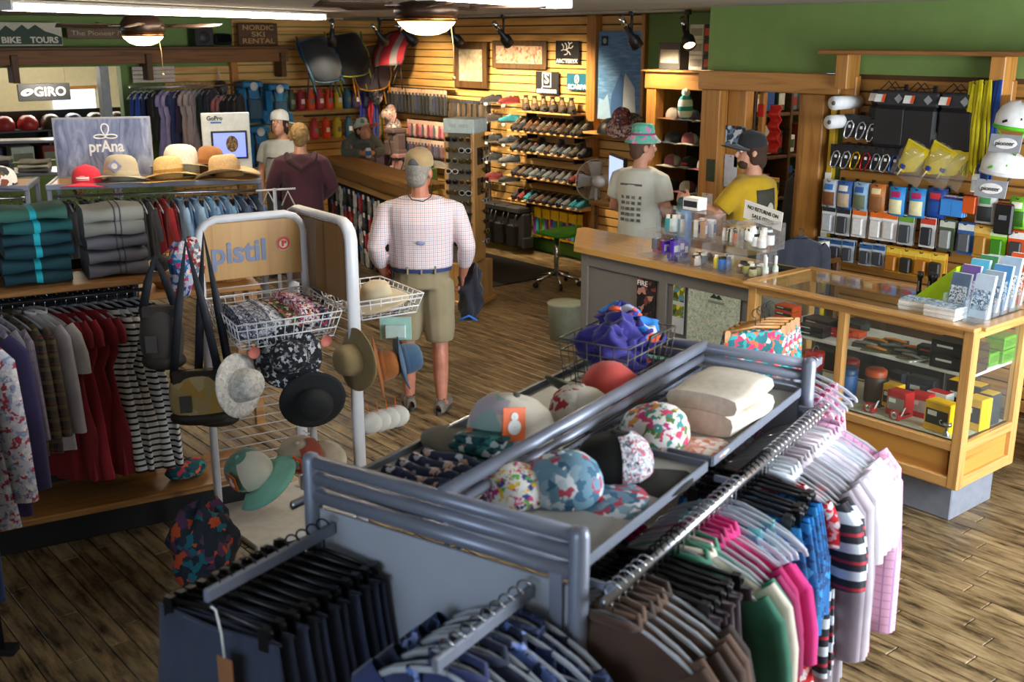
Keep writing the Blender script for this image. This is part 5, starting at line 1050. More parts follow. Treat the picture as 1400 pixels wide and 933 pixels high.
row4 = [(1136, 246, '#b8c4d0', '#7a4a2a', '#2a6ab0', 'white and blue dried meal pouch by the yellow rope post'), (1156, 248, '#2a5a9a', '#b8a488', '#d8d4cc', 'blue dried meal pouch with a tan window'), (1178, 250, '#8fb0cc', '#6a7458', '#2a5aa0', 'pale blue meal pouch with a trail photo'), (1201, 252, '#b86a2a', '#8a5a34', '#e0d0a0', 'orange-brown meal pouch with a canyon photo'), (1228, 256, '#2a8ad0', '#e8e0b0', '#b0185a', 'bright blue pouch with a pink oval logo'), (1256, 258, '#2a8ad0', '#e8e0b0', '#b0185a', 'second bright blue pouch with a pink oval logo'), (1282, 258, '#153a86', '#1f4a9c', '#c02030', 'navy pouch with a red number on it'), (1298, 268, '#d4dce8', '#3a86d0', '#7a3a9a', 'small white and blue wave carton'), (1313, 270, '#d4dce8', '#3a86d0', '#7a3a9a', 'second small white and blue wave carton'), (1329, 265, '#d8641a', '#c85010', '#7a2a10', 'narrow orange pouch beside the wave cartons'), (1350, 264, '#b8b8b4', '#2a2c2c', '#3a8a4a', 'black and white circular-logo blister pack'), (1394, 270, '#6ab024', '#2f5a1a', '#e8e8d0', 'lime green blister pack beside the black pouch')]
for (px_, p) in zip(row4, [(6.840, 4.576, 1.463), (6.840, 4.453, 1.464), (6.840, 4.321, 1.467), (6.840, 4.187, 1.470), (6.840, 4.034, 1.465), (6.840, 3.880, 1.471), (6.840, 3.743, 1.485), (6.840, 3.654, 1.446), (6.840, 3.577, 1.444), (6.840, 3.500, 1.477), (6.840, 3.398, 1.492), (6.840, 3.186, 1.487)]):
    sm = px_[0] in (1298, 1313, 1329); hang(p, .12 if not sm else .085, .2 if not sm else .13, .035, C_(px_[2]), C_(px_[3]), C_(px_[4]), px_[5], 'box' if sm else 'bag', 1)
row5 = [(1134, '#d6d8d8', '#b8bcc0', '#2a2c30', 'white blister pack with a silver knife'), (1154, '#d6d8d8', '#3a3c40', '#2a2c30', 'white blister pack with a black torch'), (1176, '#e4e0da', '#d8d4ce', '#e06a1a', 'white and orange first aid pack'), (1200, '#e4e0da', '#d8d4ce', '#e06a1a', 'second white and orange first aid pack'), (1218, '#e4e0da', '#c8c4be', '#e06a1a', 'third white and orange first aid pack'), (1240, '#b8bcb8', '#3c4044', '#6a9a3a', 'grey and green tool pack'), (1270, '#dcdcd8', '#2a2c30', '#c84030', 'white tall box with a black device'), (1296, '#4a5a40', '#8a8e88', '#cfd4c4', 'olive green card pack with a grey tool'), (1322, '#2c5a96', '#54565a', '#d8d8d4', 'blue and white card pack with grey parts'), (1344, '#c8963a', '#a8762a', '#e8c060', 'yellow amber card pack'), (1366, '#7ac01a', '#3a7a1a', '#d8e8b0', 'lime green card pack above the brochures'), (1392, '#d8501e', '#3a3a3a', '#e8e4dc', 'orange card pack above the brochures')]
for (q, p) in zip(row5, [(6.840, 4.571, 1.282), (6.840, 4.448, 1.280), (6.840, 4.315, 1.285), (6.840, 4.174, 1.286), (6.840, 4.071, 1.288), (6.840, 3.947, 1.282), (6.840, 3.784, 1.287), (6.840, 3.646, 1.285), (6.840, 3.512, 1.282), (6.840, 3.401, 1.277), (6.840, 3.292, 1.272), (6.840, 3.168, 1.274)]):
    hang(p, .115, .21, .03, C_(q[1]), C_(q[2]), C_(q[3]), q[4], 'blister', 1)
row6 = [(6.840, 4.599, 1.034), (6.840, 4.492, 1.037), (6.840, 4.388, 1.041), (6.840, 4.243, 1.040), (6.840, 4.138, 1.045), (6.840, 4.023, 1.046), (6.840, 3.910, 1.047), (6.840, 3.800, 1.048), (6.840, 3.693, 1.049)]
for k, p in enumerate(row6):
    if k < 5: hang(p, .10, .16, .03, C_('#b8c0c8'), C_('#3a3c42'), C_('#28568c'), 'blue and orange hook pack, bottom row, %s from the desk' % nth(k), 'blister', 1)
    else: hang(p, .12, .18, .04, C_('#d0982a'), C_('#a0641a' if k % 2 else '#2c2a26'), C_('#e8c84a'), 'amber and black pack, bottom row, %s from the desk' % nth(k), 'blister', 1)
def carabiner(b): b.tube([(-.022, 0, -.045), (-.026, 0, 0), (-.018, 0, .042), (.004, 0, .055), (.024, 0, .04), (.026, 0, .01), (.02, 0, -.03), (.01, 0, -.055), (-.01, 0, -.058)], .0055, 6, closed=True)
def biner(p, col, lb):
    peg(p)
    t = thing('carabiner_pack', lb, 'carabiner', p, CF+rnd.uniform(-.1, .1), 'carabiners on the climbing wall'); ob('card', cm('bincard', lambda b: b.rbox((0, .006, -.08), (.1, .005, .16), .004)), P('#1b1c20', .5), t); ob('carabiner', cm('biner', carabiner), P(col, .25, .8), t, (0, -.008, -.105), (0, .25, 0), 1.15); ob('logo', cm('bindia', lambda b: b.box((0, -.001, -.085), (.02, .002, .02), rz=0)), WHT, t, (0, 0, 0), (0, 0, 0))
for k, (p, c, n) in enumerate(zip([(6.840, 4.457, 1.940), (6.840, 4.362, 1.935), (6.840, 4.275, 1.929)], ['#d8dadc', '#b8bcc4', '#e0e0de'], ['silver locking', 'pale grey curved', 'bright silver slim'])): biner(p, c, n+' carabiner on a black card in the upper short row')
for k, (p, c, n) in enumerate(zip([(6.840, 4.551, 1.723), (6.840, 4.466, 1.724), (6.840, 4.388, 1.725), (6.840, 4.306, 1.725), (6.840, 4.225, 1.726), (6.840, 4.151, 1.727), (6.840, 4.078, 1.727)], ['#c8ccd0', '#b8bcc0', '#e0a81a', '#b02a34', '#9aa0a8', '#d0d4d8', '#3a6ab8'], ['plain silver', 'dull silver', 'golden yellow', 'deep red', 'steel grey', 'shiny pale', 'blue'])): biner(p, c, n+' carabiner on a black card in the long row')
for k, p in enumerate([(6.830, 4.131, 2.123), (6.830, 3.914, 2.121), (6.830, 3.657, 2.121)]):
    peg((p[0], p[1], p[2]+.02)); 
    for j in range(2):
        t = thing('chalk_bag', 'black chalk bag with a white and orange tag, %s, %s' % (['by the carabiners', 'in the middle', 'by the yellow slings'][k], ['in front', 'tucked behind'][j]), 'bag', (p[0]+.07*j, p[1]+.09*j, p[2]), CF, 'chalk bags on the climbing wall')
        ob('bag_body', cm('chalk', lambda b: b.rbox((0, .02, -.25), (.25, .10, .28), .045)), P('#16171a', .6), t); ob('bag_lid', cm('chalkl', lambda b: b.rbox((0, .015, -.06), (.24, .05, .10), .015)), P('#2a2b2e', .7), t); ob('cord', cm('chalkc', lambda b: b.tube([(-.07, .01, -.02), (0, .01, .05), (.07, .01, -.02)], .004, 5)), BLACK, t); g_ = ob('price_tag', cm('chalkt', lambda b: b.rbox((0, 0, 0), (.075, .003, .055), .002)), P('#e8e4de'), t, (-.08, -.03, -.06), (-.4, 0, 0)); ob('tag_band', cm('chalktb', lambda b: b.box((.03, -.003, 0), (.02, .002, .055))), ORG, g_); ob('diamond_logo', cm('chalkd', lambda b: b.box((0, 0, 0), (.045, .002, .045))), P('#8a8c90'), t, (.05, -.013, -.06), (0, R(45), 0))
for k, p in enumerate([(6.820, 3.871, 1.788), (6.820, 3.684, 1.791), (6.840, 3.592, 1.787)]):
    t = thing('gear_pouch', 'yellow triangular gear pouch in clear plastic, %s' % ['beside the carabiners', 'under the middle chalk bag', 'under the yellow slings'][k], 'pouch', p, (0, R(24), CF), 'yellow pouches on the climbing wall'); peg(p)
    ob('pouch', cm('gpou', lambda b: b.prism([(-.09, -.02), (.1, -.02), (.05, -.2), (-.02, -.24), (-.07, -.22)], -.012, .03)), P('#dcc41c', .5), t, (0, 0, 0), (PI/2, 0, 0)); ob('fold_flap', cm('gpof', lambda b: b.prism([(-.08, -.03), (.06, -.03), (-.05, -.19)], .031, .04)), P('#c6b014', .5), t, (0, 0, 0), (PI/2, 0, 0)); ob('buckle', cm('gpob', lambda b: b.rbox((-.03, -.042, -.2), (.035, .02, .03), .005)), P('#2a3a8a', .4), t); ob('strap_end', cm('gpos', lambda b: b.tube([(-.03, -.03, -.2), (-.04, -.035, -.27)], [(.012, .004)]*2, 6)), P('#d8c8a0'), t)
    ob('plastic_bag', cm('gpop', lambda b: b.grid(lambda u, v: ((u-.5)*.24, -.055*math.sin(PI*u)*math.sin(PI*min(1, v*1.02+.02))-.002, .02-.31*v), 8, 8)), GL('#fbfcf4', .88, .08, .05), t)
def sling(p, L, col, lb, w=.05):
    t = thing('sling_bundle', lb, 'slings', p, CF, 'sling bundles on the climbing wall'); peg(p)
    for k in range(4):
        x = (k-1.5)*w*.42; ob('sling', cm(('sling', round(L, 2), k % 2), lambda b: b.tube([(0, 0, 0), (-.012, -.006, -L*.5), (-.006, 0, -L*.95), (.01, .004, -L), (.02, 0, -L*.9), (.014, -.008, -L*.4), (.004, 0, 0)], [(.011, .003)]*7, 6, ref=(1, 0, 0))), P(col if k != 2 or 'yellow' not in lb else '#c4b80e', .7), t, (x, -.012*k, .005*k), (0, rnd.uniform(-.05, .05), 0))
sling((6.830, 3.546, 2.189), .60, '#d6c814', 'long yellow climbing slings hung in a bundle', .07); sling((6.830, 3.483, 2.191), .52, '#d6c814', 'shorter yellow climbing slings hung in a bundle', .06); sling((6.830, 3.422, 2.193), .66, '#1c4a9a', 'long royal blue climbing slings hung in a bundle', .07)
for k, p in enumerate([(6.820, 3.471, 1.610), (6.820, 3.410, 1.597)]): pack(p, CF, .07, .12, .01, PAPER, P('#b8b8b4'), 'white price card under the yellow slings, ' + ['upper', 'lower'][k], 'card', kind='blister')
for k, p in enumerate([(6.720, 3.193, 1.921), (6.720, 3.249, 1.638)]):
    t = thing('climbing_helmet', ['white climbing helmet with a lime rim and strap', 'white climbing helmet with green dots and a dark strap'][k], 'helmet', p, CF, 'climbing helmets')
    ob('shell', cm('chel', lambda b: b.lathe([(.125, 0), (.13, .02), (.125, .07), (.1, .12), (.06, .15), (.001, .16)], 24, fn=lambda th, r, z, q: (q[0]*1.12, q[1]*.92, z-.015*math.cos(th)))), P('#dcdcda', .35), t); ob('rim', cm('chelr', lambda b: b.lathe([(.127, -.004), (.136, .0), (.134, .018), (.127, .02)], 24, fn=lambda th, r, z, q: (q[0]*1.12, q[1]*.92, z-.012*math.cos(th)))), P('#4fb81a' if k == 0 else '#c8c8c6', .4), t); ob('chin_strap', cm('chels', lambda b: b.tube([(-.08, -.09, 0), (-.02, -.08, -.1), (.02, -.04, -.16), (.06, -.09, -.08), (.09, -.085, 0)], [(.003, .009)]*5, 6)), P('#5abf20' if k == 0 else '#2a2c2e', .6), t)
    for (x, z) in ((-.03, .05), (.05, .06)): ob('vent', cm('chelv', lambda b: b.rbox((0, 0, 0), (.034, .008, .014), .004)), BLACK if k == 0 else P('#55b01e'), t, (x, -.121+.02*(x > .04), z), (R(-14), R(-20), R(10 if x > 0 else -10)))
    c = ob('card_holder', cm('chelc', lambda b: b.rbox((0, 0, 0), (.2, .006, .11), .01)), P('#8f9298', .4), t, (-.02, -.10, -.085), (R(-12), 0, 0)); ob('oval_logo', cm('chelo', lambda b: b.ball((0, 0, 0), (.075, .003, .034), 20, 8)), WHT, c, (0, -.004, 0)); lettering('pioneer', .04, BLACK, c, (0, -.008, -.002), wid=.115)
    ob('bracket', cm('chelb', lambda b: b.box((0, .18, .05), (.04, .2, .012))), BLACK, t)
for k, p in enumerate([(6.720, 4.510, 2.018), (6.720, 4.533, 1.885)]):
    t = thing('foam_roll', ['upper', 'lower'][k]+' white foam roll sticking out beside the door post', 'roll', p, 0, 'white rolls'); ob('roll', cm('roll', lambda b: b.tube([(-.02, 0, 0), (.28, 0, 0)], .048, 16)), P('#dcdcdc', .6), t); ob('core', cm('rollc', lambda b: b.tube([(-.023, 0, 0), (-.015, 0, 0)], .016, 10)), P('#5a5a58'), t)
t = thing('edging_strip', 'yellow plastic edging strip standing beside the door post', 'strip', (6.97, 4.67, 0)); ob('strip', rb(((0, 0, 1.02), (.05, .05, 1.95))), P('#c9a416', .5), t); ob('paper_strip', rb(((-.03, .0, 1.25), (.006, .05, .5))), PAPER, t)
t = thing('zip_pouch', 'small black zip pouch hanging between the card packs', 'pouch', (6.820, 3.256, 1.444), CF); ob('pouch', cm('bpou', lambda b: b.rbox((0, 0, -.1), (.12, .05, .2), .02)), BLACK, t); ob('label_print', cm('bpoul', lambda b: b.box((0, -.028, -.09), (.05, .002, .03))), GRY, t); ob('zip', cm('bpouz', lambda b: b.box((0, -.02, -.005), (.1, .01, .006))), P('#7a2018'), t)
# staff desk and boxes under the wall
t = thing('staff_desk', 'dark wood staff desk with a glass top behind the till', 'desk', (6.70, 4.85, 0)); ob('desk_top', rb(((0, 0, .9), (.36, .86, .04))), WD('#5a3a1e', '#3a2210', 1, .25), t)
for x in (-.14, .14):
    for y in (-.38, .38): ob('leg', rb(((x, y, .44), (.05, .05, .88))), DARKW, t)
ob('modesty_panel', rb(((-.16, -.1, .5), (.02, .6, .7))), P('#151515', .6), t)
cap((6.70, 4.62, .922), (0, 0, R(205)), BK, BK, P('#121212', .4), 'black cap with a shiny gold badge on the staff desk', 1.1, badge=P('#d8a83a', .2, 1))
carton((6.68, 4.98, .922), CF, .14, .1, .03, P('#3a4a5a'), P('#8aa0b0'), 'low blue-grey box on the staff desk', 'desk boxes'); carton((6.66, 4.48, .922), CF, .05, .1, .12, P('#d8d8d4'), P('#a04030'), 'upright white carton on the staff desk edge', 'desk boxes')
t = thing('storage_box', 'black storage crate under the gear packs', 'box', (6.72, 3.85, 0)); ob('body', rb(((0, 0, .22), (.5, 1.0, .44))), BLACK, t); ob('rim', rb(((0, 0, .44), (.52, 1.02, .03))), DARKM, t)
carton((6.35, 2.35, 0), CF, .5, .35, .4, P('#8d9298', .6), P('#7b8086'), 'big pale grey carton on the floor behind the case', 'floor cartons'); carton((6.30, 1.85, 0), CF, .4, .35, .3, P('#1c1c1e', .6), P('#2a2a2c'), 'black carton on the floor behind the case', 'floor cartons')
garment('longshirt', CL('#2c303c'), (6.2, 4.35, 1.2), CF+.9, 'slate blue jacket hung beside the paper notice', 'jackets by the till', False, 2, .75)
ch = thing('coat_hook', 'chrome coat hook stand behind the till', 'hook', (6.2, 4.35, 0)); ob('pole', cm('chp', lambda b: b.tube([(0, 0, .02), (0, 0, 1.18)], .012, 8)), STEEL, ch); ob('base', cm('chb', lambda b: b.lathe([(.001, .03), (.14, .02), (.15, 0)], 18)), STEEL, ch)
# store room shelving through the doorway
st = thing('storage_rack', 'dark wood storage shelving inside the store room', 'shelving', (7.9, 5.66, 0), R(90))
for z in (.4, .8, 1.15, 1.5, 1.85): ob('shelf', rb(((0, 0, z), (.22, 1.5, .03))), DARKW, st)
for y in (-.73, -.25, .25, .73): ob('upright', rb(((0, y, 1.05), (.24, .03, 2.1))), DARKW, st)
cc = ['#2a4a8a', '#b8b4ac', '#8a2a24', '#3a5a3a', '#26262a', '#c8a04a', '#5a6a7a', '#d8d4cc']
for z in (.815, 1.165, 1.515, 1.865):
    for k in range(9):
        y = 7.24+k*.155+(.02 if k > 4 else 0)
        carton((y, 5.65, z+.016), 0, .09+.03*((k*3) % 2), .14, .14+.09*((k*5+int(z*10)) % 3)/2, P(cc[(k*3+int(z*20)) % 8], .5), P(cc[(k+int(z*20)+2) % 8], .5), '%s stock box, %s along its shelf, on the %s store room shelf' % (['navy', 'grey', 'red', 'green', 'black', 'amber', 'slate', 'white'][(k*3+int(z*20)) % 8], nth(k), {.815: 'lowest', 1.165: 'second', 1.515: 'third', 1.865: 'top'}[z]), 'store room boxes')
for k in range(5): garment('longshirt', CL(['#4a4e52', '#3a3e42', '#5a5e60', '#7a2a24', '#8a3a2c'][k]), (7.34+.05*k, 5.02+.03*k, 1.52), R(-75), '%s jacket hung in the store room, %s from the door' % (['grey', 'charcoal', 'pale grey', 'rust', 'brick red'][k], nth(k)), 'jackets in the store room', False, k, .95)
t = thing('garment_rail', 'steel garment rail inside the store room doorway', 'clothes rail', (7.45, 5.08, 0), R(30)); ob('rail', cm('sgr', lambda b: b.tube([(-.2, 0, 1.50), (.3, 0, 1.50)], .012, 8)), STEEL, t)
for x in (-.2, .3): ob('upright', cm('sgu', lambda b: b.tube([(0, 0, .02), (0, 0, 1.5)], .013, 8)), STEEL, t, (x, 0, 0))
t = thing('red_banner', 'bright red pleated banner hanging from a pine pole in the doorway', 'banner', (7.2, 5.42, 0)); ob('pole', rb(((0, .08, 1.02), (.05, .05, 2.04))), PINEZ, t); ob('banner', cm('banner', lambda b: b.slab(lambda u, v: (.02*math.sin(v*25), -.1*u, 1.95-.38*v), 4, 20, .02, nrm=(1, 0, 0))), P('#c8201c', .5), t); ob('tag', rb(((-.02, .08, 1.9), (.02, .06, .1))), P('#c82a20'), t)
d = bpy.data.lights.new('store_room_lamp', 'POINT'); d.energy = 22; d.color = (1, .85, .65); d.shadow_soft_size = .15; o = bpy.data.objects.new('store_room_lamp', d); COL.objects.link(o); o.location = (7.9, 4.6, 2.5)
# papers on the door posts
for (y, z, w, h, c, lb) in ((5.60, 1.70, .2, .16, 'photo', 'framed mountain photo print pinned in the doorway'), (5.63, 1.42, .13, .26, '#c9cdd6', 'white paper sheet pinned below the mountain photo'), (5.55, 1.25, .1, .2, '#b8c0cc', 'grey paper sheet pinned low in the doorway'), (5.57, 1.50, .06, .09, '#b8d024', 'lime sticky note in the doorway'), (5.64, 1.18, .06, .08, '#c8d82a', 'lime sticky note low in the doorway')):
    t = thing('pinned_paper', lb, 'paper', (7.0, y, z), CF, 'papers on the door posts'); ob('sheet', bx(((0, 0, 0), (w, .004, h))), FL('#34485e', ('#6a86a4', '#c8d0d8', '#26323e'), 16, .6) if c == 'photo' else P(c, .7), t); ob('pin', cm('pin', lambda b: b.ball((0, -.004, 0), .006, 8, 5)), RED, t, (0, 0, h*.45))
for (y, z, w, h, c, lb) in ((5.76, 1.42, .085, .18, '#2e3c26', 'dark green trail card on the door post'), (5.78, 1.15, .11, .16, '#d0ccc0', 'cream note sheet on the door post')):
    t = thing('pinned_paper', lb, 'paper', (6.905, y, z), CF, 'papers on the door posts'); ob('sheet', bx(((0, 0, 0), (w, .004, h))), P(c, .7, 0, .2), t); ob('pin', ME['pin'], RED, t, (0, 0, h*.45))
# hat cabinet beside the doorway
hc = thing('hat_cabinet', 'tall knotty pine open cabinet full of caps beside the doorway', 'cabinet', (7.75, 6.6, 0))
for y in (.58, -.6): ob('side_post', rb(((0, y, 1.0), (.12, .12, 2.0))), PINEZ, hc)
ob('header_beam', rb(((0, 0, 2.08), (.14, 1.32, .16))), PINE, hc); ob('top_board', rb(((.2, 0, 2.165), (.6, 1.36, .02))), PINE, hc); ob('back_board', rb(((.5, 0, 1.0), (.02, 1.2, 2.0))), P('#3a2a1c', .8), hc); ob('side_board', rb(((.28, .6, 1.0), (.46, .02, 2.0))), PINEZ, hc)
for z in (.55, .80, 1.05, 1.28, 1.50, 1.72): ob('shelf', rb(((.28, 0, z), (.4, 1.08, .018))), DARKW, hc)
hcol = [('#c8c4bc', 'cream'), ('#26262a', 'black'), ('#8a4a5a', 'rose'), ('#26344a', 'navy'), ('#9a9088', 'grey'), ('#1c2420', 'dark green'), ('#8a5a34', 'tan'), ('#303036', 'charcoal')]
for r_, z in enumerate((.80, 1.05, 1.28, 1.50, 1.72, .55)):
    for k in range(5):
        c, n = hcol[(k*3+r_*5) % 8]; c2 = hcol[(k*5+r_*3+2) % 8][0]
        cap((7.86, 7.02-k*.205, z+.0095), (0, 0, PI+rnd.uniform(-.2, .2)), CL(c), CL(c2), CL(c2), '%s front cap on the %s cabinet shelf, %s from the green wall' % (n, ['second', 'third', 'fourth', 'fifth', 'top', 'lowest'][r_], nth(k)), .92, badge=P(['#b02028', '#c8ccd0', '#c85a1a'][(k+r_) % 3], .6) if (k+r_) % 2 else None, group='caps in the pine cabinet')
carton((7.85, 7.02, 2.176), CF, .26, .2, .24, P('#3a3a3c'), P('#9a968e'), 'dark carton with a grey pot photo on the pine cabinet', 'cartons on the pine cabinet')
for k in range(6): carton((7.85, 6.72-(k % 2)*.17, 2.176+(k//2)*.135), CF, .16, .16, .132, P('#c8c6c0') if k % 2 == 0 else P('#1e1e20'), P('#8a8880') if k % 2 == 0 else P('#b8401c'), ['white', 'black and red'][k % 2]+' carton stacked on the pine cabinet, %s layer' % nth(k//2), 'cartons on the pine cabinet')
t = thing('beanie', 'white and teal pompom beanie hung at the cabinet top', 'hat', (7.66, 6.72, 1.86)); ob('knit', crumple(.17, .12, .22, 5, amp=.1), CK('#d8dcdc', ((2, .1, .4, .2, '#2a8a94'),)), t, (0, 0, -.12)); ob('pompom', cm('pomp', lambda b: b.ball((0, 0, .12), .04, 10, 8)), CL('#c8ccca'), t)
# ================================================================ SHOE WALL
SHELFZ = (.63, .91, 1.20, 1.43)
BRD = WD('#c79a5c', '#a87638', 1, .4)
for z in SHELFZ + (1.66,):
    L, yc = (1.27, 9.24) if z < 1.6 else (.92, 9.25)
    s_ = ob('shelf', rb(((8.29, yc, z-.012), (.28, L, .022))), BRD, wr)
    for dy in (-.4, .4): ob('shelf_bracket', rb(((8.34, yc+dy, z-.06), (.16, .015, .07))), BLACK, wr)
sc = [('#2c211a', 'dark brown'), ('#1e1e21', 'black'), ('#463a2d', 'taupe'), ('#383d44', 'slate grey'), ('#50545a', 'grey'), ('#47301e', 'chestnut'), ('#2a343a', 'blue-grey'), ('#661c1a', 'dark red'), ('#176e7c', 'teal'), ('#4a463a', 'olive grey')]
rowsp = {1.43: [0, 1, 5, 0, 2, 5, 1, 2, 0, 9, 0], 1.20: [3, 1, 0, 6, 4, 2, 4, 6, 4, 9, 3], .91: [1, 2, 3, 4, 6, 4, 3, 4, 4, 7, 7], .63: [1, 7, 8, 1, 5, 1, 0, 3, 4, 8, 8]}
zn = {1.43: 'second', 1.20: 'third', .91: 'fourth', .63: 'lowest', 1.66: 'top'}
for z, cols in rowsp.items():
    for k, ci in enumerate(cols):
        c, n = sc[ci]; high = z == 1.43 or (z == 1.2 and k % 3 == 0)
        shoe((8.27, 9.80-k*.113, z), PI+.25+rnd.uniform(-.12, .12), P(c, .7, 0, .2, 40), P('#1c1b1a' if ci not in (4, 8) else '#b8b4ac', .7), P(['#8a7a5a', '#7a2a20', '#8a8880', '#8a5a2a'][(k+ci) % 4], .7), '%s %s on the %s shoe shelf, %s from the belts' % (n, 'hiking boot' if high else 'trail shoe', zn[z], nth(k)), high, name='hiking_boot' if high else 'trail_shoe', sc=1.08)
for k in range(6): shoe((8.26, 9.66-k*.155, 1.66), PI+.9, P(['#3c2e24', '#4a3828', '#33291f', '#2f2a26', '#4a3c2c', '#3a342c'][k], .75, 0, .2, 40), P('#191817', .7), P('#c0a070', .7), 'tall brown hiking boot on the top shoe shelf, %s from the framed maps' % nth(k), True, name='hiking_boot', sc=1.15)
for r_, z in enumerate((1.72, 1.50, 1.26, 1.03, .80)):
    for k in range(2):
        c, n = sc[[1, 7, 0, 8, 1, 3, 1, 4, 7, 1][(r_*2+k)]]; y = 10.33-.33*k
        shoe((8.29, y, z), PI/2+.9+.3*k, P(c, .7, 0, .2, 40), P('#8a2020' if n == 'dark red' else '#2a2a2a', .7), P('#d8d8d8', .7), '%s single shoe on a clear bracket, %s from the top, %s the belts' % (n, nth(r_), ['beside', 'further from'][k]), False, name='display_shoe', sc=.95)
        b_ = ob('clear_bracket', cm('clbr', lambda b: b.rbox((0, 0, -.004), (.24, .26, .006), .002).box((-.12, 0, -.02), (.004, .06, .04))), CLEARP, wr, (8.32, y, z-.002)); ob('price_card', cm('prcard', lambda b: b.box((-.124, 0, -.02), (.003, .06, .025))), PAPER, b_)
def wall_sign(label, y0, y1, z0, z1, mat): 
    t = thing('brand_sign', label, 'sign', (8.425, (y0+y1)/2, (z0+z1)/2), CF, 'brand signs on the shoe wall'); ob('panel', rb(((0, 0, 0), (abs(y1-y0), .012, abs(z1-z0))), ch=.002), mat, t); return t
t = wall_sign('black square sign with a white boxed S logo on the shoe wall', 9.68, 9.29, 1.84, 2.09, P('#151518', .5)); lettering('salomon', .085, WHITEP, t, (0, -.009, -.085), wid=.34, offset=.002); lettering('S', .16, WHITEP, t, (0, -.009, .045), wid=.075, offset=.004)
ob('logo_box', cm('slogo', lambda b: b.box((-.07, 0, 0), (.014, .003, .16)).box((.07, 0, 0), (.014, .003, .16)).box((0, 0, .075), (.15, .003, .014)).box((0, 0, -.075), (.15, .003, .014))), WHITEP, t, (0, -.008, .035))
t = wall_sign('teal rectangular sign with a white loop logo on the shoe wall', 9.15, 8.80, 1.90, 2.08, P('#13607c', .5)); lettering('SCARPA', .07, WHITEP, t, (0, -.009, -.055), wid=.31, offset=.003); ob('loop_logo', cm('scl', lambda b: b.tube([(.032*math.cos(a*PI/8), 0, .042*math.sin(a*PI/8)) for a in range(16)], .009, 6, closed=True).tube([(-.02, 0, -.04), (.02, 0, .04)], .006, 6)), WHITEP, t, (0, -.012, .03))
t = wall_sign('black square sign with a white bird skeleton logo on the shoe wall', 9.34, 8.96, 2.18, 2.43, P('#151518', .5)); lettering("ARC'TERYX", .06, WHITEP, t, (0, -.009, -.095), wid=.36, offset=.002)
def bones(b):
    for pts in ([(-.08, .06), (-.05, .03), (-.06, .0), (-.01, -.005), (.04, -.03), (.06, -.055)], [(-.01, -.005), (.03, .02), (.07, .015), (.1, .04)], [(-.01, -.005), (.0, .04), (-.03, .07)], [(.03, .02), (.04, .06), (.02, .08)], [(.02, -.02), (.0, -.05), (-.04, -.055)], [(-.06, 0), (-.09, -.01)], [(.04, .06), (.08, .075)]): b.tube([(x, 0, z) for x, z in pts], .006, 5)
b = MB(); bones(b); ob('bird_logo', b, WHITEP, t, (0, -.008, .03))
def framed(label, y0, y1, z0, z1, fw, pic):
    w_, h_ = y0-y1, z1-z0; t = thing('framed_map', label, 'picture', (8.42, (y0+y1)/2, (z0+z1)/2), CF, 'framed maps'); fm = WD('#5a4022', '#3a2612', 2, .4)
    for s in (-1, 1): ob('frame_side', rb(((s*(w_/2-fw/2), 0, 0), (fw, .03, h_))), fm, t); ob('frame_rail', rb(((0, 0, s*(h_/2-fw/2)), (w_-2*fw, .03, fw))), fm, t)
    ob('map_print', bx(((0, .004, 0), (w_-2*fw, .006, h_-2*fw))), pic, t); ob('glass_pane', bx(((0, -.006, 0), (w_-2*fw, .003, h_-2*fw))), CLEAR, t)
framed('tall framed map print on the slat wall', 11.23, 10.58, 1.86, 2.41, .085, FL('#b9aa8c', ('#c8bb9e', '#a89878', '#b0a284'), 14, .5)); framed('wide framed red and pink landscape map on the slat wall', 10.47, 9.50, 2.11, 2.43, .06, FL('#c09a78', ('#c8a888', '#b07a5c', '#9a5a44', '#cdb498'), 18, .5))
t = thing('poster', 'tall blue iceberg poster with a small black logo on the slat wall', 'poster', (8.425, 8.335, 2.07), CF)
def icesky():
    m, nt, b = newmat('sea_print'); co = objcoord(nt, (2, 1, 14)); n = nd(nt, 'ShaderNodeTexNoise'); n.inputs['Scale'].default_value = 3; n.inputs['Detail'].default_value = 5; nt.links.new(co, n.inputs['Vector']); nt.links.new(ramp(nt, n.outputs[0], [(.3, '#3a6a9c'), (.55, '#5484b4'), (.75, '#7ba2c8')]), b.inputs['Base Color']); return m
ob('sheet', bx(((0, 0, 0), (.63, .006, .92))), icesky(), t)
ob('iceberg_print', cm('ice1', lambda b: b.prism([(-.12, -.46), (-.1, -.2), (-.02, -.05), (.03, .03), (.08, -.02), (.06, -.2), (.06, -.46)], 0, .002)), P('#2f5f96', .6, 0, .15, 8), t, (0, -.0045, 0), (PI/2, 0, 0)); ob('iceberg_print', cm('ice2', lambda b: b.prism([(.07, -.46), (.08, -.02), (.1, .03), (.17, -.04), (.24, -.12), (.27, -.46)], 0, .002)), P('#b9c4cc', .6, 0, .1, 8), t, (0, -.0045, 0), (PI/2, 0, 0)); ob('iceberg_print', cm('ice3', lambda b: b.prism([(-.31, -.46), (-.29, -.24), (-.22, -.26), (-.16, -.19), (-.13, -.3), (-.1, -.46)], 0, .002)), P('#8fb0d0', .6, 0, .1, 8), t, (0, -.0046, 0), (PI/2, 0, 0)); lb_ = ob('logo_square', bx(((-.22, -.005, .36), (.1, .004, .1))), P('#14161a'), t); ob('logo_mark', cm('qd', lambda b: b.lathe([(.0, 0), (.028, 0)], 16)), P('#8aa0a8'), t, (-.22, -.008, .36), (PI/2, 0, 0))
s_ = ob('shelf', rb(((8.3, 8.3, 1.475), (.26, .7, .025))), BRD, wr)
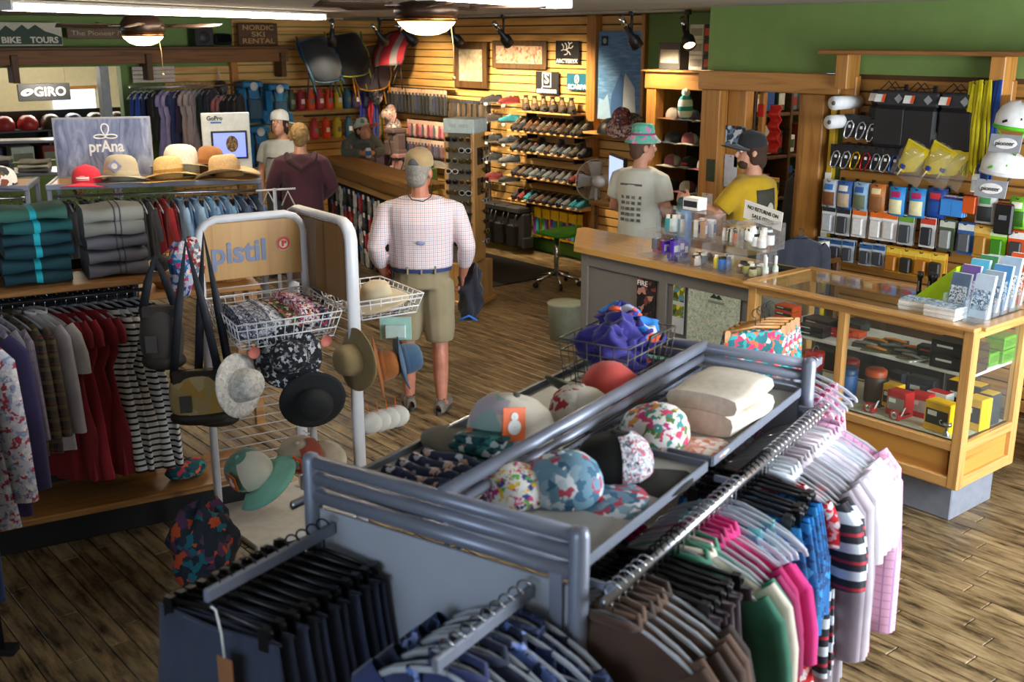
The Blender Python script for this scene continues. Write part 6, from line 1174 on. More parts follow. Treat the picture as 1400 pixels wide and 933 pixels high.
ob('camp_bowl', cm('cbowl', lambda b: b.lathe([(.16, 0), (.155, .04), (.12, .11), (.06, .15), (.001, .16)], 22)), P('#141416', .4), None, (8.28, 8.28, 1.488), (0, 0, 0), 1, 'upturned black round bowl on the small shelf under the poster', 'bowl')
t = thing('bucket_hat', 'red and white patterned brimmed hat hanging under the poster', 'hat', (8.1, 7.93, 1.62), (R(10), R(-35), 0)); ob('brim', cm('bh1', lambda b: b.lathe([(.1, .03), (.2, -.03), (.2, -.036), (.1, .02)], 24)), FL('#b8a8a4', ('#a03a3c', '#3a4668', '#d8d0cc'), 30, .6), t); ob('crown', cm('bh2', lambda b: b.lathe([(.1, .02), (.095, .12), (.06, .16), (.001, .165)], 24)), FL('#8a5a5a', ('#a03a3c', '#3a4668', '#d8d0cc'), 30, .6), t)
# socks, straps and belts
def sock(p, c, card, lb, h=.3):
    t = thing('sock_pair', lb, 'socks', p, CF+rnd.uniform(-.12, .12), 'socks on the slat wall')
    ob('header_card', cm('sockc', lambda b: b.rbox((0, -.003, -.04), (.07, .004, .08), .003)), card, t); ob('sock_cloth', cm(('sock', h), lambda b: b.tube([(0, .004, -.05), (0, .004, -h*.6), (.0, .002, -h*.8), (.02, 0, -h)], [(.038, .012), (.036, .013), (.04, .013), (.03, .01)], 8, ref=(1, 0, 0))), c, t)
for r_, (z, ya, yb, n, hh, cs, card, nm) in enumerate([(1.82, 12.62, 11.28, 18, .32, ['#17181c', '#1e2026', '#25304a', '#141418', '#3a3c40'], '#c8a88c', 'dark sock pair'), (1.42, 12.1, 11.35, 13, .22, ['#b86a7a', '#8a3a44', '#c8a8a0', '#5a5a60'], '#d8b4a0', 'pink and grey sock pair'), (1.18, 12.3, 11.3, 15, .24, ['#3a3c4c', '#5a4a6a', '#2a3a4a', '#7a4a4a'], '#d0b8a4', 'purple and grey sock pair')]):
    for k in range(n): sock((8.30, ya+(yb-ya)*k/(n-1), z), CL(cs[(k*3) % len(cs)]), P(card, .6), '%s, %s peg row by the corner, %s from the corner' % (nm, ['top', 'middle', 'low'][r_], nth(k)), hh)
    ob('peg_rail', rb(((8.40, (ya+yb)/2, z-.004), (.05, ya-yb+.1, .02)), ((8.30, (ya+yb)/2, z+.002), (.008, ya-yb+.1, .008))), BLACK, wr)
def belt(p, L, c, lb):
    t = thing('belt', lb, 'belt', p, CF+rnd.uniform(-.2, .2), 'belts on the slat wall'); ob('strap', cm(('belt', L), lambda b: b.tube([(-.012, 0, 0), (-.016, 0, -L*.6), (-.01, 0, -L), (.01, 0, -L), (.016, 0, -L*.6), (.012, 0, 0)], [(.003, .016)]*6, 6, ref=(1, 0, 0))), c, t); ob('buckle', cm('buckle', lambda b: b.rbox((0, -.008, 0), (.04, .012, .045), .004)), STEEL, t)
for (z, L, n, ya, yb, rn) in ((1.70, .34, 15, 11.2, 10.42, 'upper'), (1.28, .45, 8, 10.78, 10.42, 'middle'), (.78, .5, 8, 10.78, 10.42, 'lower')):
    for k in range(n): belt((8.32, ya+(yb-ya)*k/(n-1), z), L, P(['#2a241c', '#4a3a28', '#1e1e20', '#5a4a3a'][k % 4], .6), 'dark strap belt in the %s belt row, %s from the corner' % (rn, nth(k)))
    ob('peg_rail', rb(((8.40, (ya+yb)/2, z-.004), (.05, ya-yb+.06, .02))), BLACK, wr)
def rucksack(p, rz, w, h, c1, c2, lb, grp, sc_=1, badge=True):
    t = thing('rucksack', lb, 'backpack', p, rz, grp, sc_); k = (w, h)
    ob('pack_body', cm(('rsb',)+k, lambda b: b.rbox((0, 0, -h*.55), (w, .2, h*.88), .05)), c1, t); ob('top_lid', cm(('rsl',)+k, lambda b: b.rbox((0, -.02, -h*.08), (w*.92, .22, h*.16), .04)), c1, t); ob('front_pocket', cm(('rsp',)+k, lambda b: b.rbox((0, -.12, -h*.66), (w*.6, .08, h*.5), .03)), c2, t)
    for s in (-1, 1): ob('side_pocket', cm(('rss',)+k, lambda b: b.rbox((0, -.01, -h*.84), (w*.2, .15, h*.26), .03)), c1, t, (s*w*.55, 0, 0)); ob('strap', cm(('rst',)+k, lambda b: b.tube([(0, -.105, -h*.05), (0, -.165, -h*.4), (0, -.12, -h*.95)], [(.012, .004)]*3, 6, ref=(1, 0, 0))), BLACK, t, (s*w*.28, 0, 0))
    if badge: ob('badge', cm('rsbadge', lambda b: b.lathe([(.001, 0), (.055, 0), (.055, .004)], 18)), P('#c8d4d8', .5), t, (0, -.14, -h*.12), (PI/2, 0, 0))
    return t
for k, (y, c) in enumerate([(10.65, '#1e2226'), (10.42, '#1a4a66'), (10.1, '#141416'), (9.87, '#17171a'), (9.64, '#26262a')]): rucksack((8.16, y, .56), CF, .26, .5, P(c, .7), P('#0f0f11', .6), ['charcoal', 'dark blue', 'black', 'jet black', 'dark grey'][k]+' small backpack hung low under the shoe shelves', 'low backpacks on the shoe wall', 1, False)
for k in range(11):
    y = 9.50-k*.075; pack((8.28-.02*(k % 2), y, .55), CF+rnd.uniform(-.1, .1), .08, .34, .02, P('#e0b414', .5), P(['#7a3a9a', '#2a8a8a', '#3a9a3a', '#6a3a8a'][k % 4], .5), 'yellow card insole pack under the lowest shoe shelf, %s from the backpacks' % nth(k), 'package', 'insole packs', 'insole_pack', 'blister')
# stool, fan, mats, painted floor reflection
t = thing('work_stool', 'green saddle stool on a chrome five-star base with castors', 'stool', (7.30, 8.05, 0)); ob('seat', cm('stseat', lambda b: b.lathe([(.001, .56), (.1, .555), (.17, .57), (.2, .575), (.2, .545), (.12, .52), (.001, .52)], 24, fn=lambda th, r, z, p: (p[0]*1.15, p[1], z+.02*math.cos(2*th)*(r/.2)))), P('#3f9a1e', .45), t); ob('gas_column', cm('stcol', lambda b: b.cyl((0, 0, .1), (0, 0, .52), .022, .03)), CHROME, t)
for k in range(5):
    l = ob('base_leg', cm('stleg', lambda b: b.tube([(.02, 0, .13), (.14, 0, .1), (.24, 0, .07)], [.02, .017, .014], 8)), CHROME, t, (0, 0, 0), (0, 0, .4+k*2*PI/5)); ob('castor', cm('stcas', lambda b: b.tube([(.24, -.012, .03), (.24, .012, .03)], .03, 12)), BLACK, l)
t = thing('pedestal_fan', 'white pedestal fan with a round wire cage beside the stool', 'fan', (7.72, 7.92, 0), R(-115)); ob('base', cm('pfb', lambda b: b.lathe([(.001, .05), (.05, .045), (.2, .02), (.2, 0), (.001, 0)], 24)), WHITEP, t); ob('pole', cm('pfp', lambda b: b.cyl((0, 0, .04), (0, 0, .98), .018, .014)), WHITEP, t); ob('motor', cm('pfm', lambda b: b.tube([(.02, 0, 1.06), (.14, 0, 1.06), (.18, 0, 1.06)], [.06, .055, .03], 16)), WHITEP, t)
def cage(b):
    for s in (-1, 1):
        for k in range(40): a = 2*PI*k/40; b.tube([(-.03+s*.055, .04*math.cos(a), 1.06+.04*math.sin(a)), (-.03+s*.05, .13*math.cos(a), 1.06+.13*math.sin(a)), (-.03+s*.005, .21*math.cos(a), 1.06+.21*math.sin(a))], .0015, 4)
    b.tube([(-.03, .212*math.cos(k*PI/16), 1.06+.212*math.sin(k*PI/16)) for k in range(32)], .006, 6, closed=True)
b = MB(); cage(b); ob('wire_cage', b, P('#b8b8b2', .4), t); ob('hub', cm('pfh', lambda b: b.tube([(-.095, 0, 1.06), (-.08, 0, 1.06)], .045, 16)), WHITEP, t)
for k in range(4): ob('blade', cm('pfbl', lambda b: b.slab(lambda u, v: (-.03+.03*(v-.5), (v-.5)*(.08+.08*u), .04+.15*u), 5, 4, .003, nrm=(1, 0, 0))), GL('#e8eae6', .4, .2), t, (0, 0, 1.06), (k*PI/2, 0, 0))
struct('trim_3', rb(((7.35, 9.15, .009), (.9, 1.5, .012))), P('#1c1c1a', .9, 0, .15, 80, .5)); struct('trim_4', rb(((4.52, 3.35, .009), (.62, 1.35, .012))), P('#24251f', .9, 0, .15, 120, .6)); struct('reflection_patch', rb(((6.75, 8.7, .008), (.55, .6, .01))), P('#2c352c', .5, 0, .15, 40, .3))  # last slab is a dark greenish floor reflection put in as colour
ob('round_bin', cm('rbin', lambda b: b.lathe([(.001, 0), (.13, 0), (.15, .3), (.155, .31), (.14, .32), (.001, .325)], 22)), P('#9aa08a', .6), None, (6.0, 6.5, 0), (0, 0, 0), 1, 'low sage green round bin beside the till counter end', 'bin')
t = thing('desk_monitor', 'desk monitor with a pale blue lit screen beyond the bucket-hat man', 'monitor', (7.55, 7.45, .9), R(-120)); ob('screen', bx(((0, -.022, .30), (.5, .004, .28))), EM('#a9bce0', .9), t); ob('bezel', rb(((0, 0, .30), (.54, .04, .32))), BLACK, t); ob('stand', rb(((0, .02, .08), (.05, .03, .16)), ((0, .02, .008), (.22, .16, .016))), BLACK, t)
t = thing('staff_desk', 'low wood staff desk under the iceberg poster', 'desk', (7.75, 7.45, 0)); ob('desk_top', rb(((0, 0, .88), (.6, .6, .035))), SHW, t)
for x in (-.26, .26):
    for y in (-.26, .26): ob('leg', rb(((x, y, .43), (.05, .05, .86))), SHW, t)
# sunglasses tower
SA = R(-62)
sgt = thing('sunglasses_tower', 'oak spinner tower of sunglasses with a frosted header box', 'display stand', (6.20, 8.12, 0), SA)
ob('base', rb(((0, 0, .2), (.38, .38, .40)), ((0, 0, .02), (.44, .44, .04))), OAKZ, sgt); ob('column', rb(((0, 0, 1.02), (.25, .25, 1.24))), P('#7d7768', .3, .3), sgt); ob('header_box', rb(((0, 0, 1.68), (.31, .31, .13))), P('#c9d6d2', .4), sgt); ob('faint_print', rb(((-.06, -.157, 1.685), (.07, .003, .035)), ((.05, -.157, 1.685), (.09, .003, .03)), ch=.001), P('#b6c4be'), sgt)
for (s, tt) in ((-1, 0), (1, 0)):
    ob('corner_strip', rb(((s*.135, -.135, 1.02), (.035, .035, 1.2))), OAKZ, sgt)
ob('side_board', rb(((.137, 0, 1.02), (.02, .24, 1.22))), OAKZ, sgt)
for z in (1.4, 1.12): ob('mirror', rb(((.149, 0, z), (.006, .13, .16))), P('#30363a', .1, .6), sgt)
def glasses(b, rim, lens):
    for s in (-1, 1):
        b.ball((s*.034, 0, 0), (.027, .005, .021), 10, 6, 1); b.tube([(s*.062, .002, .008), (s*.066, .05, .008), (s*.066, .11, -.004)], .0035, 5, 0)
        b.tube([(s*.034+.029*math.cos(a*PI/5), 0, .022*math.sin(a*PI/5)) for a in range(10)], .003, 4, 0, closed=True)
    b.tube([(-.01, 0, .006), (0, -.002, .009), (.01, 0, .006)], .003, 5, 0)
gme = cm('glasses', lambda b: glasses(b, 0, 1))
lensm = [P('#1c140e', .08, .3), P('#4a2a12', .08, .3), P('#1a2a38', .08, .4), P('#5a4a1a', .1, .4)]; rimm = [BLACK, P('#5a3a1e', .3), P('#b89a5a', .3, .8), WHT]
for r_ in range(11):
    z = 1.56-r_*.098
    for k in range(2):
        lx = -.068+.136*k; c, s = math.cos(SA), math.sin(SA); yy = -.165
        ob('sunglasses', gme, [rimm[(r_+k*2) % 4], lensm[(r_*3+k) % 4]], None, (6.20+c*lx-s*yy, 8.12+s*lx+c*yy, z), (0, 0, SA), 1.0, '%s sunglasses, %s from the top of the spinner tower, %s column' % (['black', 'brown', 'gold', 'white'][(r_+k*2) % 4], nth(r_), ['outer', 'inner'][k]), 'sunglasses', 'sunglasses on the tower')
        ob('nose_peg', cm('npeg', lambda b: b.tube([(0, 0, 0), (0, -.05, .0)], .004, 5)), CLEARP, sgt, (lx, -.12, z))
    c, s = math.cos(SA), math.sin(SA); lx, yy = .185, .09
    ob('sunglasses', gme, [rimm[(r_+1) % 4], lensm[r_ % 4]], None, (6.20+c*.165-s*.1, 8.12+s*.165+c*.1, z), (0, 0, SA+PI/2), 1.0, '%s sunglasses, %s from the top on the board side of the tower' % (['black', 'brown', 'gold', 'white'][(r_+1) % 4], nth(r_)), 'sunglasses', 'sunglasses on the tower')
# wood bar counter with gloves
GA = math.atan2(-3.05, -.72)
bc = thing('wood_counter', 'rustic wood service counter with gloves pegged on its front', 'counter', (6.80, 11.75, 0), GA+0)
# local x runs along the front towards the camera side, local -y is... front normal
RW = WD('#7a5528', '#4a3014', 0, .5, .7); RW2 = WD('#b48a52', '#94692f', 0, .5, .7)
LB = 3.1
ob('counter_top', rb(((LB/2, .12, 1.04), (LB, .38, .05))), WD('#9a7038', '#6a4820', 0, .4, .7), bc); ob('front_beam', rb(((LB/2, -.05, .955), (LB, .04, .13))), RW, bc); ob('front_board', rb(((LB/2, -.03, .85), (LB, .04, .08))), RW2, bc); ob('carcass', rb(((LB/2, .13, .42), (LB-.1, .28, .80))), P('#241a10', .8), bc)
def bcw(x, y, z): return (6.80+math.cos(GA)*x-math.sin(GA)*y, 11.75+math.sin(GA)*x+math.cos(GA)*y, z)
def glove_me(b):
    b.rbox((0, 0, -.06), (.07, .025, .07), .012); b.rbox((0, 0, -.135), (.075, .028, .09), .012)
    for k in range(4): b.tube([(-.027+k*.018, 0, -.17), (-.029+k*.019, 0, -.235+.008*abs(k-1.5))], [.0095, .007], 6)
    b.tube([(.036, 0, -.11), (.055, -.005, -.14), (.058, -.008, -.165)], [.012, .011, .008], 6)
for r_ in range(4):
    for k in range(15):
        x = .55+k*.165; c = ['#17181c', '#c8c8c4', '#2a2c30', '#8a8c88', '#b81e2c', '#1e1f24', '#d6d6d2'][(k*3+r_*2) % 7] if r_ != 1 or k % 4 else '#b81e2c'
        t = thing('glove_pair', '%s glove pair pegged under the wood counter, %s row, %s along' % ({'#17181c': 'black', '#c8c8c4': 'pale grey', '#2a2c30': 'charcoal', '#8a8c88': 'mid grey', '#b81e2c': 'red', '#1e1f24': 'blue-black', '#d6d6d2': 'white'}[c], ['top', 'second', 'third', 'lowest'][r_], nth(k)), 'gloves', bcw(x, -.09, .80-r_*.2), GA, 'gloves under the wood counter')
        ob('glove', cm('glove', glove_me), CL(c), t, (0, 0, 0), (0, rnd.uniform(-.2, .2), 0)); ob('header_card', cm('glovec', lambda b: b.rbox((0, -.016, -.02), (.06, .003, .05), .003)), PAPER if k % 3 else BLU, t)
# ================================================================ BACK WALL
def camp_chair(p, rz, c1, frame, lb, tilt):
    t = thing('camp_chair', lb, 'camp chair', p, (tilt, 0, rz), 'camp chairs on the slat walls')
    ob('seat_sling', cm('ccs', lambda b: b.slab(lambda u, v: ((u-.5)*(.50+.06*v)*(1-.16*abs(2*v-1)**5), -.10-.30*math.sin(PI*.5*(1-v))*(1-.25*(2*u-1)**2)+.06*(2*u-1)**2, -.44+.54*v-.03*abs(2*u-1)**4*(1 if v > .5 else -1)), 12, 14, .006, nrm=(0, 1, 0))), c1, t, (0, 0, 0), (0, R(-8), 0))
    ob('edging', cm('cce', lambda b: b.tube([((u-.5)*(.50+.06*v)*(1-.16*abs(2*v-1)**5), -.11-.30*math.sin(PI*.5*(1-v))*(1-.25*(2*u-1)**2)+.06*(2*u-1)**2, -.44+.54*v-.03*abs(2*u-1)**4*(1 if v > .5 else -1)) for (u, v) in [(i/8, 0) for i in range(8)]+[(1, i/8) for i in range(8)]+[(1-i/8, 1) for i in range(8)]+[(0, 1-i/8) for i in range(8)]], .009, 6, closed=True)), frame, t, (0, 0, 0), (0, R(-8), 0))
    for s in (-1, 1): ob('side_pole', cm('ccp', lambda b: b.tube([(0, -.08, .12), (0, -.22, -.2), (0, -.38, -.48)], .01, 8)), frame, t, (s*.26, 0, 0), (0, s*.04, 0)); ob('leg', cm('ccl', lambda b: b.tube([(0, -.2, -.32), (.03, -.1, -.66)], .009, 8)), frame, t, (s*.18, 0, 0)); ob('leg', cm('ccl2', lambda b: b.tube([(0, -.2, -.32), (.03, -.32, -.64)], .009, 8)), frame, t, (s*.18, 0, 0))
    ob('cross_bar', cm('ccb', lambda b: b.tube([(-.2, -.2, -.34), (.2, -.2, -.34)], .012, 8)), frame, t)
camp_chair((7.22, 12.74, 2.36), R(8), CL('#1b2430'), P('#1f4a66', .4), 'black camp chair with a blue-edged frame on the back wall', 0); camp_chair((7.74, 12.84, 2.42), R(-4), CL('#16161a'), P('#8a9a3a', .4), 'black camp chair with lime poles on the back wall', 0); camp_chair((8.08, 12.80, 2.28), R(-14), CL('#4a4048'), P('#c88a2a', .4), 'mauve grey camp chair with yellow poles on the back wall', R(8)); camp_chair((8.30, 12.25, 2.42), CF+R(20), CK('#a02432', ((0, .24, .33, .6, '#8a8488'),)), P('#1c1c1e', .4), 'red and grey camp chair on the wall beside the corner', R(-16))
for k, (x, z, lb) in enumerate([(6.36, 1.94, 'upper blue trekking backpack beside the pine post'), (6.72, 1.90, 'upper blue trekking backpack beside the camp chairs'), (6.42, 1.38, 'lower blue trekking backpack under the other two'), (6.02, 1.32, 'lower blue trekking backpack behind the video board')]): rucksack((x, 12.80, z), 0, .31, .52, P('#1d72a4', .6, 0, .2, 12), P('#25506a', .6), lb, 'blue trekking packs')
cs2 = ['#2a3a2a', '#a02030', '#d84a1e', '#b8303a', '#e8481e', '#c8b82a', '#2a5a7a', '#4a3a5a', '#26264a']
for r_, (z, xa, xb, n) in enumerate(((1.84, 6.98, 8.1, 9), (1.46, 7.3, 8.0, 5))):
    for k in range(n):
        c = cs2[(k+r_*3) % 9]; t = thing('stuff_sack', '%s stuff sack, %s row, %s from the blue packs' % (['forest green', 'crimson', 'orange', 'rose red', 'bright orange', 'yellow', 'steel blue', 'plum', 'indigo'][(k+r_*3) % 9], ['upper', 'lower'][r_], nth(k)), 'bag', (xa+(xb-xa)*k/(n-1), 12.86, z), 0, 'stuff sacks on the back wall')
        ob('sack', cm('sack', lambda b: b.lathe([(.001, -.3), (.05, -.3), (.058, -.26), (.055, -.09), (.03, -.05), (.04, -.03)], 12)), P(c, .5), t); ob('cord', cm('sackc', lambda b: b.tube([(-.02, 0, -.05), (0, 0, .0), (.02, 0, -.05)], .004, 5)), BLACK, t); ob('patch', cm('sackp', lambda b: b.box((0, -.058, -.18), (.05, .004, .06))), PAPER if k % 2 else GRY, t)
    ob('peg_rail', rb((((xa+xb)/2, 12.93, z), (xb-xa+.2, .05, .02))), BLACK, wb)
for k, (x, c, L) in enumerate([(8.05, '#26309a', .9), (8.18, '#c8303a', .55), (8.26, '#3a50a8', 1.0)]):
    t = thing('lanyard', ['indigo strap hanging beside the stuff sacks', 'red and white strap hanging beside the stuff sacks', 'blue strap hanging in the room corner'][k], 'strap', (x, 12.84, 1.80)); ob('webbing', cm(('lany', L), lambda b: b.tube([(-.02, 0, 0), (-.03, 0, -L*.6), (0, 0, -L), (.03, 0, -L*.5), (.02, 0, 0)], [(.022, .004)]*5, 6, ref=(1, 0, 0))), P(c, .6), t); ob('hook', cm('lanyh', lambda b: b.tube([(-.02, 0, 0), (0, .06, .02), (.02, 0, 0)], .005, 5)), BLACK, t)
for k, (y, z, c1, nm) in enumerate([(12.75, 1.72, '#2a7a78', 'teal floral'), (12.45, 1.46, '#c8b4a8', 'white and red'), (12.35, 1.28, '#8a8a94', 'grey brimmed')]):
    lathe_hat((8.22, y, z), (R(80), 0, CF), 0, False, .09, .1, .15, .0, FL(c1, ('#d88a8a', '#e0dcd4', '#2a5a5a'), 26, .5), CL(c1), nm+' sun hat hung near the room corner', 1)
for k, (y, z, c) in enumerate([(12.2, 1.3, '#6a5a5a'), (12.55, 1.05, '#4a3a48'), (12.1, .98, '#b8908c'), (11.8, .95, '#1e2440'), (11.5, .92, '#3a5a2a')]): rucksack((8.16, y, z), CF, .24, .38, P(c, .7), P(c, .6), ['grey mauve', 'plum', 'pale pink', 'dark navy', 'moss green'][k]+' daypack near the wood counter', 'daypacks by the wood counter', 1, False)
# clothes on wall rods
for k in range(20):
    x = 4.84+k*.068; c, nm, kd = [('#1f3c80', 'royal blue', 'tank'), ('#24489a', 'cobalt', 'tank'), ('#1c2a5a', 'navy', 'tank'), ('#141418', 'black', 'tank'), ('#17171b', 'black', 'tee'), ('#8f88b8', 'lavender', 'dress'), ('#a49ac4', 'lilac', 'dress'), ('#2e3a6a', 'indigo', 'dress'), ('#32284a', 'aubergine', 'tank'), ('#b8a8a4', 'pale rose', 'dress'), ('#c2b4b2', 'blush', 'dress'), ('#a89c9e', 'mauve', 'dress'), ('#2a9a9a', 'turquoise', 'tank'), ('#1c2430', 'ink blue', 'longshirt'), ('#20283a', 'midnight', 'longshirt'), ('#a8686c', 'dusty pink', 'dress'), ('#b07478', 'coral pink', 'dress'), ('#1a1a1c', 'black', 'tee'), ('#222022', 'charcoal', 'tee'), ('#1d1b1c', 'jet', 'tee')][k]
    garment(kd, CL(c), (x, 12.62, 1.93 if k < 15 else 1.85), R(40), '%s garment on the back wall rail, %s from the opening' % (nm, nth(k)), 'clothes on the back wall rail', True, k, .9)
ob('hang_rail', cm('bwr', lambda b: b.tube([(4.78, 12.62, 1.905), (6.2, 12.62, 1.905)], .012, 8).tube([(4.9, 12.62, 1.905), (4.9, 12.98, 1.905)], .01, 6).tube([(6.1, 12.62, 1.905), (6.1, 12.98, 1.905)], .01, 6)), STEEL, wb)
t = thing('slat_sign', 'white slatted wall panel above the hanging clothes', 'panel', (5.2, 12.92, 2.04)); 
for k in range(4): ob('slat', rb(((0, 0, -.07+k*.047), (.52, .02, .043))), P('#c9bcae', .6), t)
t = thing('frying_pan', 'small black camping pan hanging by its handle on the back wall', 'pan', (6.02, 12.9, 2.08)); ob('pan', cm('pan', lambda b: b.lathe([(.001, 0), (.08, 0), (.095, .03), (.09, .03), (.001, .008)], 20)), BLACK, t, (0, 0, -.22), (PI/2, 0, 0)); ob('handle', cm('panh', lambda b: b.box((0, 0, -.06), (.02, .01, .16))), STEEL, t)
# signs and gear on the ledge
ZL = 2.364
t = thing('carved_sign', 'dark green carved sign with mountains and white capitals', 'sign', (3.82, 12.86, 2.375)); ob('board', rb(((0, 0, .125), (.68, .03, .25))), P('#c8c4b0', .6), t); ob('mountain_relief', cm('mtr', lambda b: b.prism([(-.33, -.11), (-.33, .02), (-.25, .09), (-.17, .03), (-.08, .10), (-.02, .05), (.06, .10), (.16, .03), (.26, .0), (.33, -.03), (.33, -.11)], 0, .006)), P('#173a28', .6), t, (0, -.016, .125), (PI/2, 0, 0)); lettering('BIKE', .09, P('#d8d4c4'), t, (-.21, -.024, .06), wid=.20, offset=.003); lettering('TOURS', .09, P('#d8d4c4'), t, (.14, -.024, .06), wid=.30, offset=.003)
t = thing('plank_sign', 'long weathered plank sign with pale lettering', 'sign', (4.62, 12.88, 2.45)); ob('plank', rb(((0, 0, .06), (.80, .03, .12))), WD('#6a5038', '#46321f', 0, .6), t); lettering('The Pioneer / Eli', .075, P('#b8a888'), t, (-.02, -.018, .06), wid=.66)
t = thing('carved_sign', 'brown carved sign with three lines of gold capitals', 'sign', (6.56, 12.86, 2.366)); ob('board', rb(((0, 0, .135), (.54, .03, .27))), WD('#54381f', '#382312', 0, .6), t)
for i, (s, w_) in enumerate((('NORDIC', .42), ('SKI', .18), ('RENTAL', .44))): lettering(s, .085, P('#b8945a'), t, (0, -.018, .215-i*.08), wid=w_, offset=.001)
t = thing('loudspeaker', 'small black box loudspeaker on the dark ledge', 'speaker', (5.82, 12.88, ZL)); ob('cabinet', rb(((0, 0, .11), (.24, .16, .22))), BLACK, t); ob('cone', cm('spkc', lambda b: b.lathe([(.07, 0), (.06, -.01), (.001, -.015)], 18)), P('#2a2c30', .5), t, (0, -.082, .10), (-PI/2, 0, 0))
t = thing('goggles', 'black ski goggles with a chunky frame on the dark ledge', 'goggles', (6.08, 12.86, ZL)); ob('frame', cm('gog', lambda b: b.rbox((0, 0, .08), (.22, .09, .13), .03)), BLACK, t); ob('lens', cm('gogl', lambda b: b.rbox((0, -.045, .085), (.18, .02, .09), .008)), P('#14161c', .08, .5), t); ob('strap', cm('gogs', lambda b: b.tube([(-.11, 0, .08), (-.13, .06, .06), (0, .1, .03), (.13, .06, .06), (.11, 0, .08)], [(.004, .018)]*5, 6)), P('#33353a'), t)
t = thing('security_camera', 'small white dome security camera on the green wall', 'camera', (4.62, 12.96, 2.62)); ob('mount', cm('secm', lambda b: b.cyl((0, .06, 0), (0, 0, -.02), .02)), WHITEP, t); ob('body', cm('secb', lambda b: b.tube([(0, 0, -.02), (0, -.08, -.04)], .032, 12)), WHITEP, t); ob('lens', cm('secl', lambda b: b.tube([(0, -.08, -.04), (0, -.088, -.042)], .02, 10)), BLACK, t)
# ---- next room seen through the opening
t = thing('brand_sign', 'black hanging sign with white capitals in the next room', 'sign', (4.55, 15.0, 1.78)); ob('hanging_wire', cm('gwire', lambda b: b.tube([(0, 0, .1), (0, 0, .92)], .003, 5)), STEEL, t, (-.28, 0, 0)); ob('hanging_wire', ME['gwire'], STEEL, t, (.28, 0, 0)); ob('panel', rb(((0, 0, 0), (.66, .03, .22)), ch=.012), P('#141416', .5), t); lettering('GIRO', .16, P('#a9a9ab', .6), t, (.07, -.018, 0), wid=.40, offset=.003); ob('swoosh_logo', cm('swo', lambda b: b.ball((0, 0, 0), (.08, .004, .04), 16, 8)), WHITEP, t, (-.22, -.017, 0), (0, R(-15), 0)); ob('swoosh_gap', cm('swo2', lambda b: b.ball((0, 0, 0), (.03, .004, .016), 12, 6)), BLACK, t, (-.21, -.021, 0), (0, R(-15), 0))
t = thing('helmet_rack', 'dark display rack of cycle helmets in the next room', 'rack', (4.2, 14.0, 0)); ob('shelf', rb(((0, 0, 1.38), (2.2, .4, .03))), DARKM, t); ob('back_board', rb(((0, .2, .9), (2.2, .03, 1.4))), P('#1e1a18', .7), t)
for x in (-1.05, 0, 1.05): ob('post', rb(((x, 0, .69), (.04, .36, 1.38))), DARKM, t)
for k, (c, n) in enumerate([('#a0262c', 'red'), ('#b02a30', 'crimson'), ('#3a3026', 'brown-black'), ('#23427e', 'blue'), ('#1a1614', 'black'), ('#2a2a30', 'charcoal')]):
    t = thing('cycle_helmet', n+' vented cycle helmet on the rack in the next room', 'helmet', (3.72+k*.27, 13.92, 1.396), R(-90), 'cycle helmets'); ob('shell', cm('chel2', lambda b: b.lathe([(.11, 0), (.125, .03), (.12, .09), (.09, .14), (.05, .165), (.001, .17)], 20, fn=lambda th, r, z, p: (p[0]*1.25, p[1]*.95, z))), P(c, .35), t)
    for j in range(3): ob('vent', cm('cvent', lambda b: b.rbox((0, 0, 0), (.12, .022, .02), .008)), BLACK, t, (.05, -.06+.06*j, .135-.02*abs(j-1)), (0, R(25), 0))
for k, (c, n) in enumerate([('#2a3a6a', 'navy'), ('#c8ccd2', 'white'), ('#7a2a24', 'maroon'), ('#26262a', 'black'), ('#5a6a4a', 'green')]): carton((3.5+k*.36, 13.9, .9+.0), 0, .26, .2, .3, P(c, .6), P('#8a8a86'), n+' helmet carton under the helmet shelf', 'helmet cartons')
ob('shelf', rb(((0, 0, .885), (2.2, .38, .025))), DARKM, bpy.data.objects['helmet_rack'])
t = thing('roller_blind', 'bright white window blind at the far end of the next room', 'blind', (5.35, 16.3, 1.2)); ob('sheet', bx(((0, 0, 0), (.6, .02, 1.1))), EM('#dfe6ff', .9), t); ob('frame', rb(((0, -.005, .57), (.66, .03, .05)), ((0, -.005, -.57), (.66, .03, .05))), P('#b07a3a', .5), t)
d = bpy.data.lights.new('next_room_glow', 'POINT'); d.energy = 45; d.color = (1, .92, .8); d.shadow_soft_size = .2; o = bpy.data.objects.new('next_room_glow', d); COL.objects.link(o); o.location = (4.6, 14.6, 2.05)
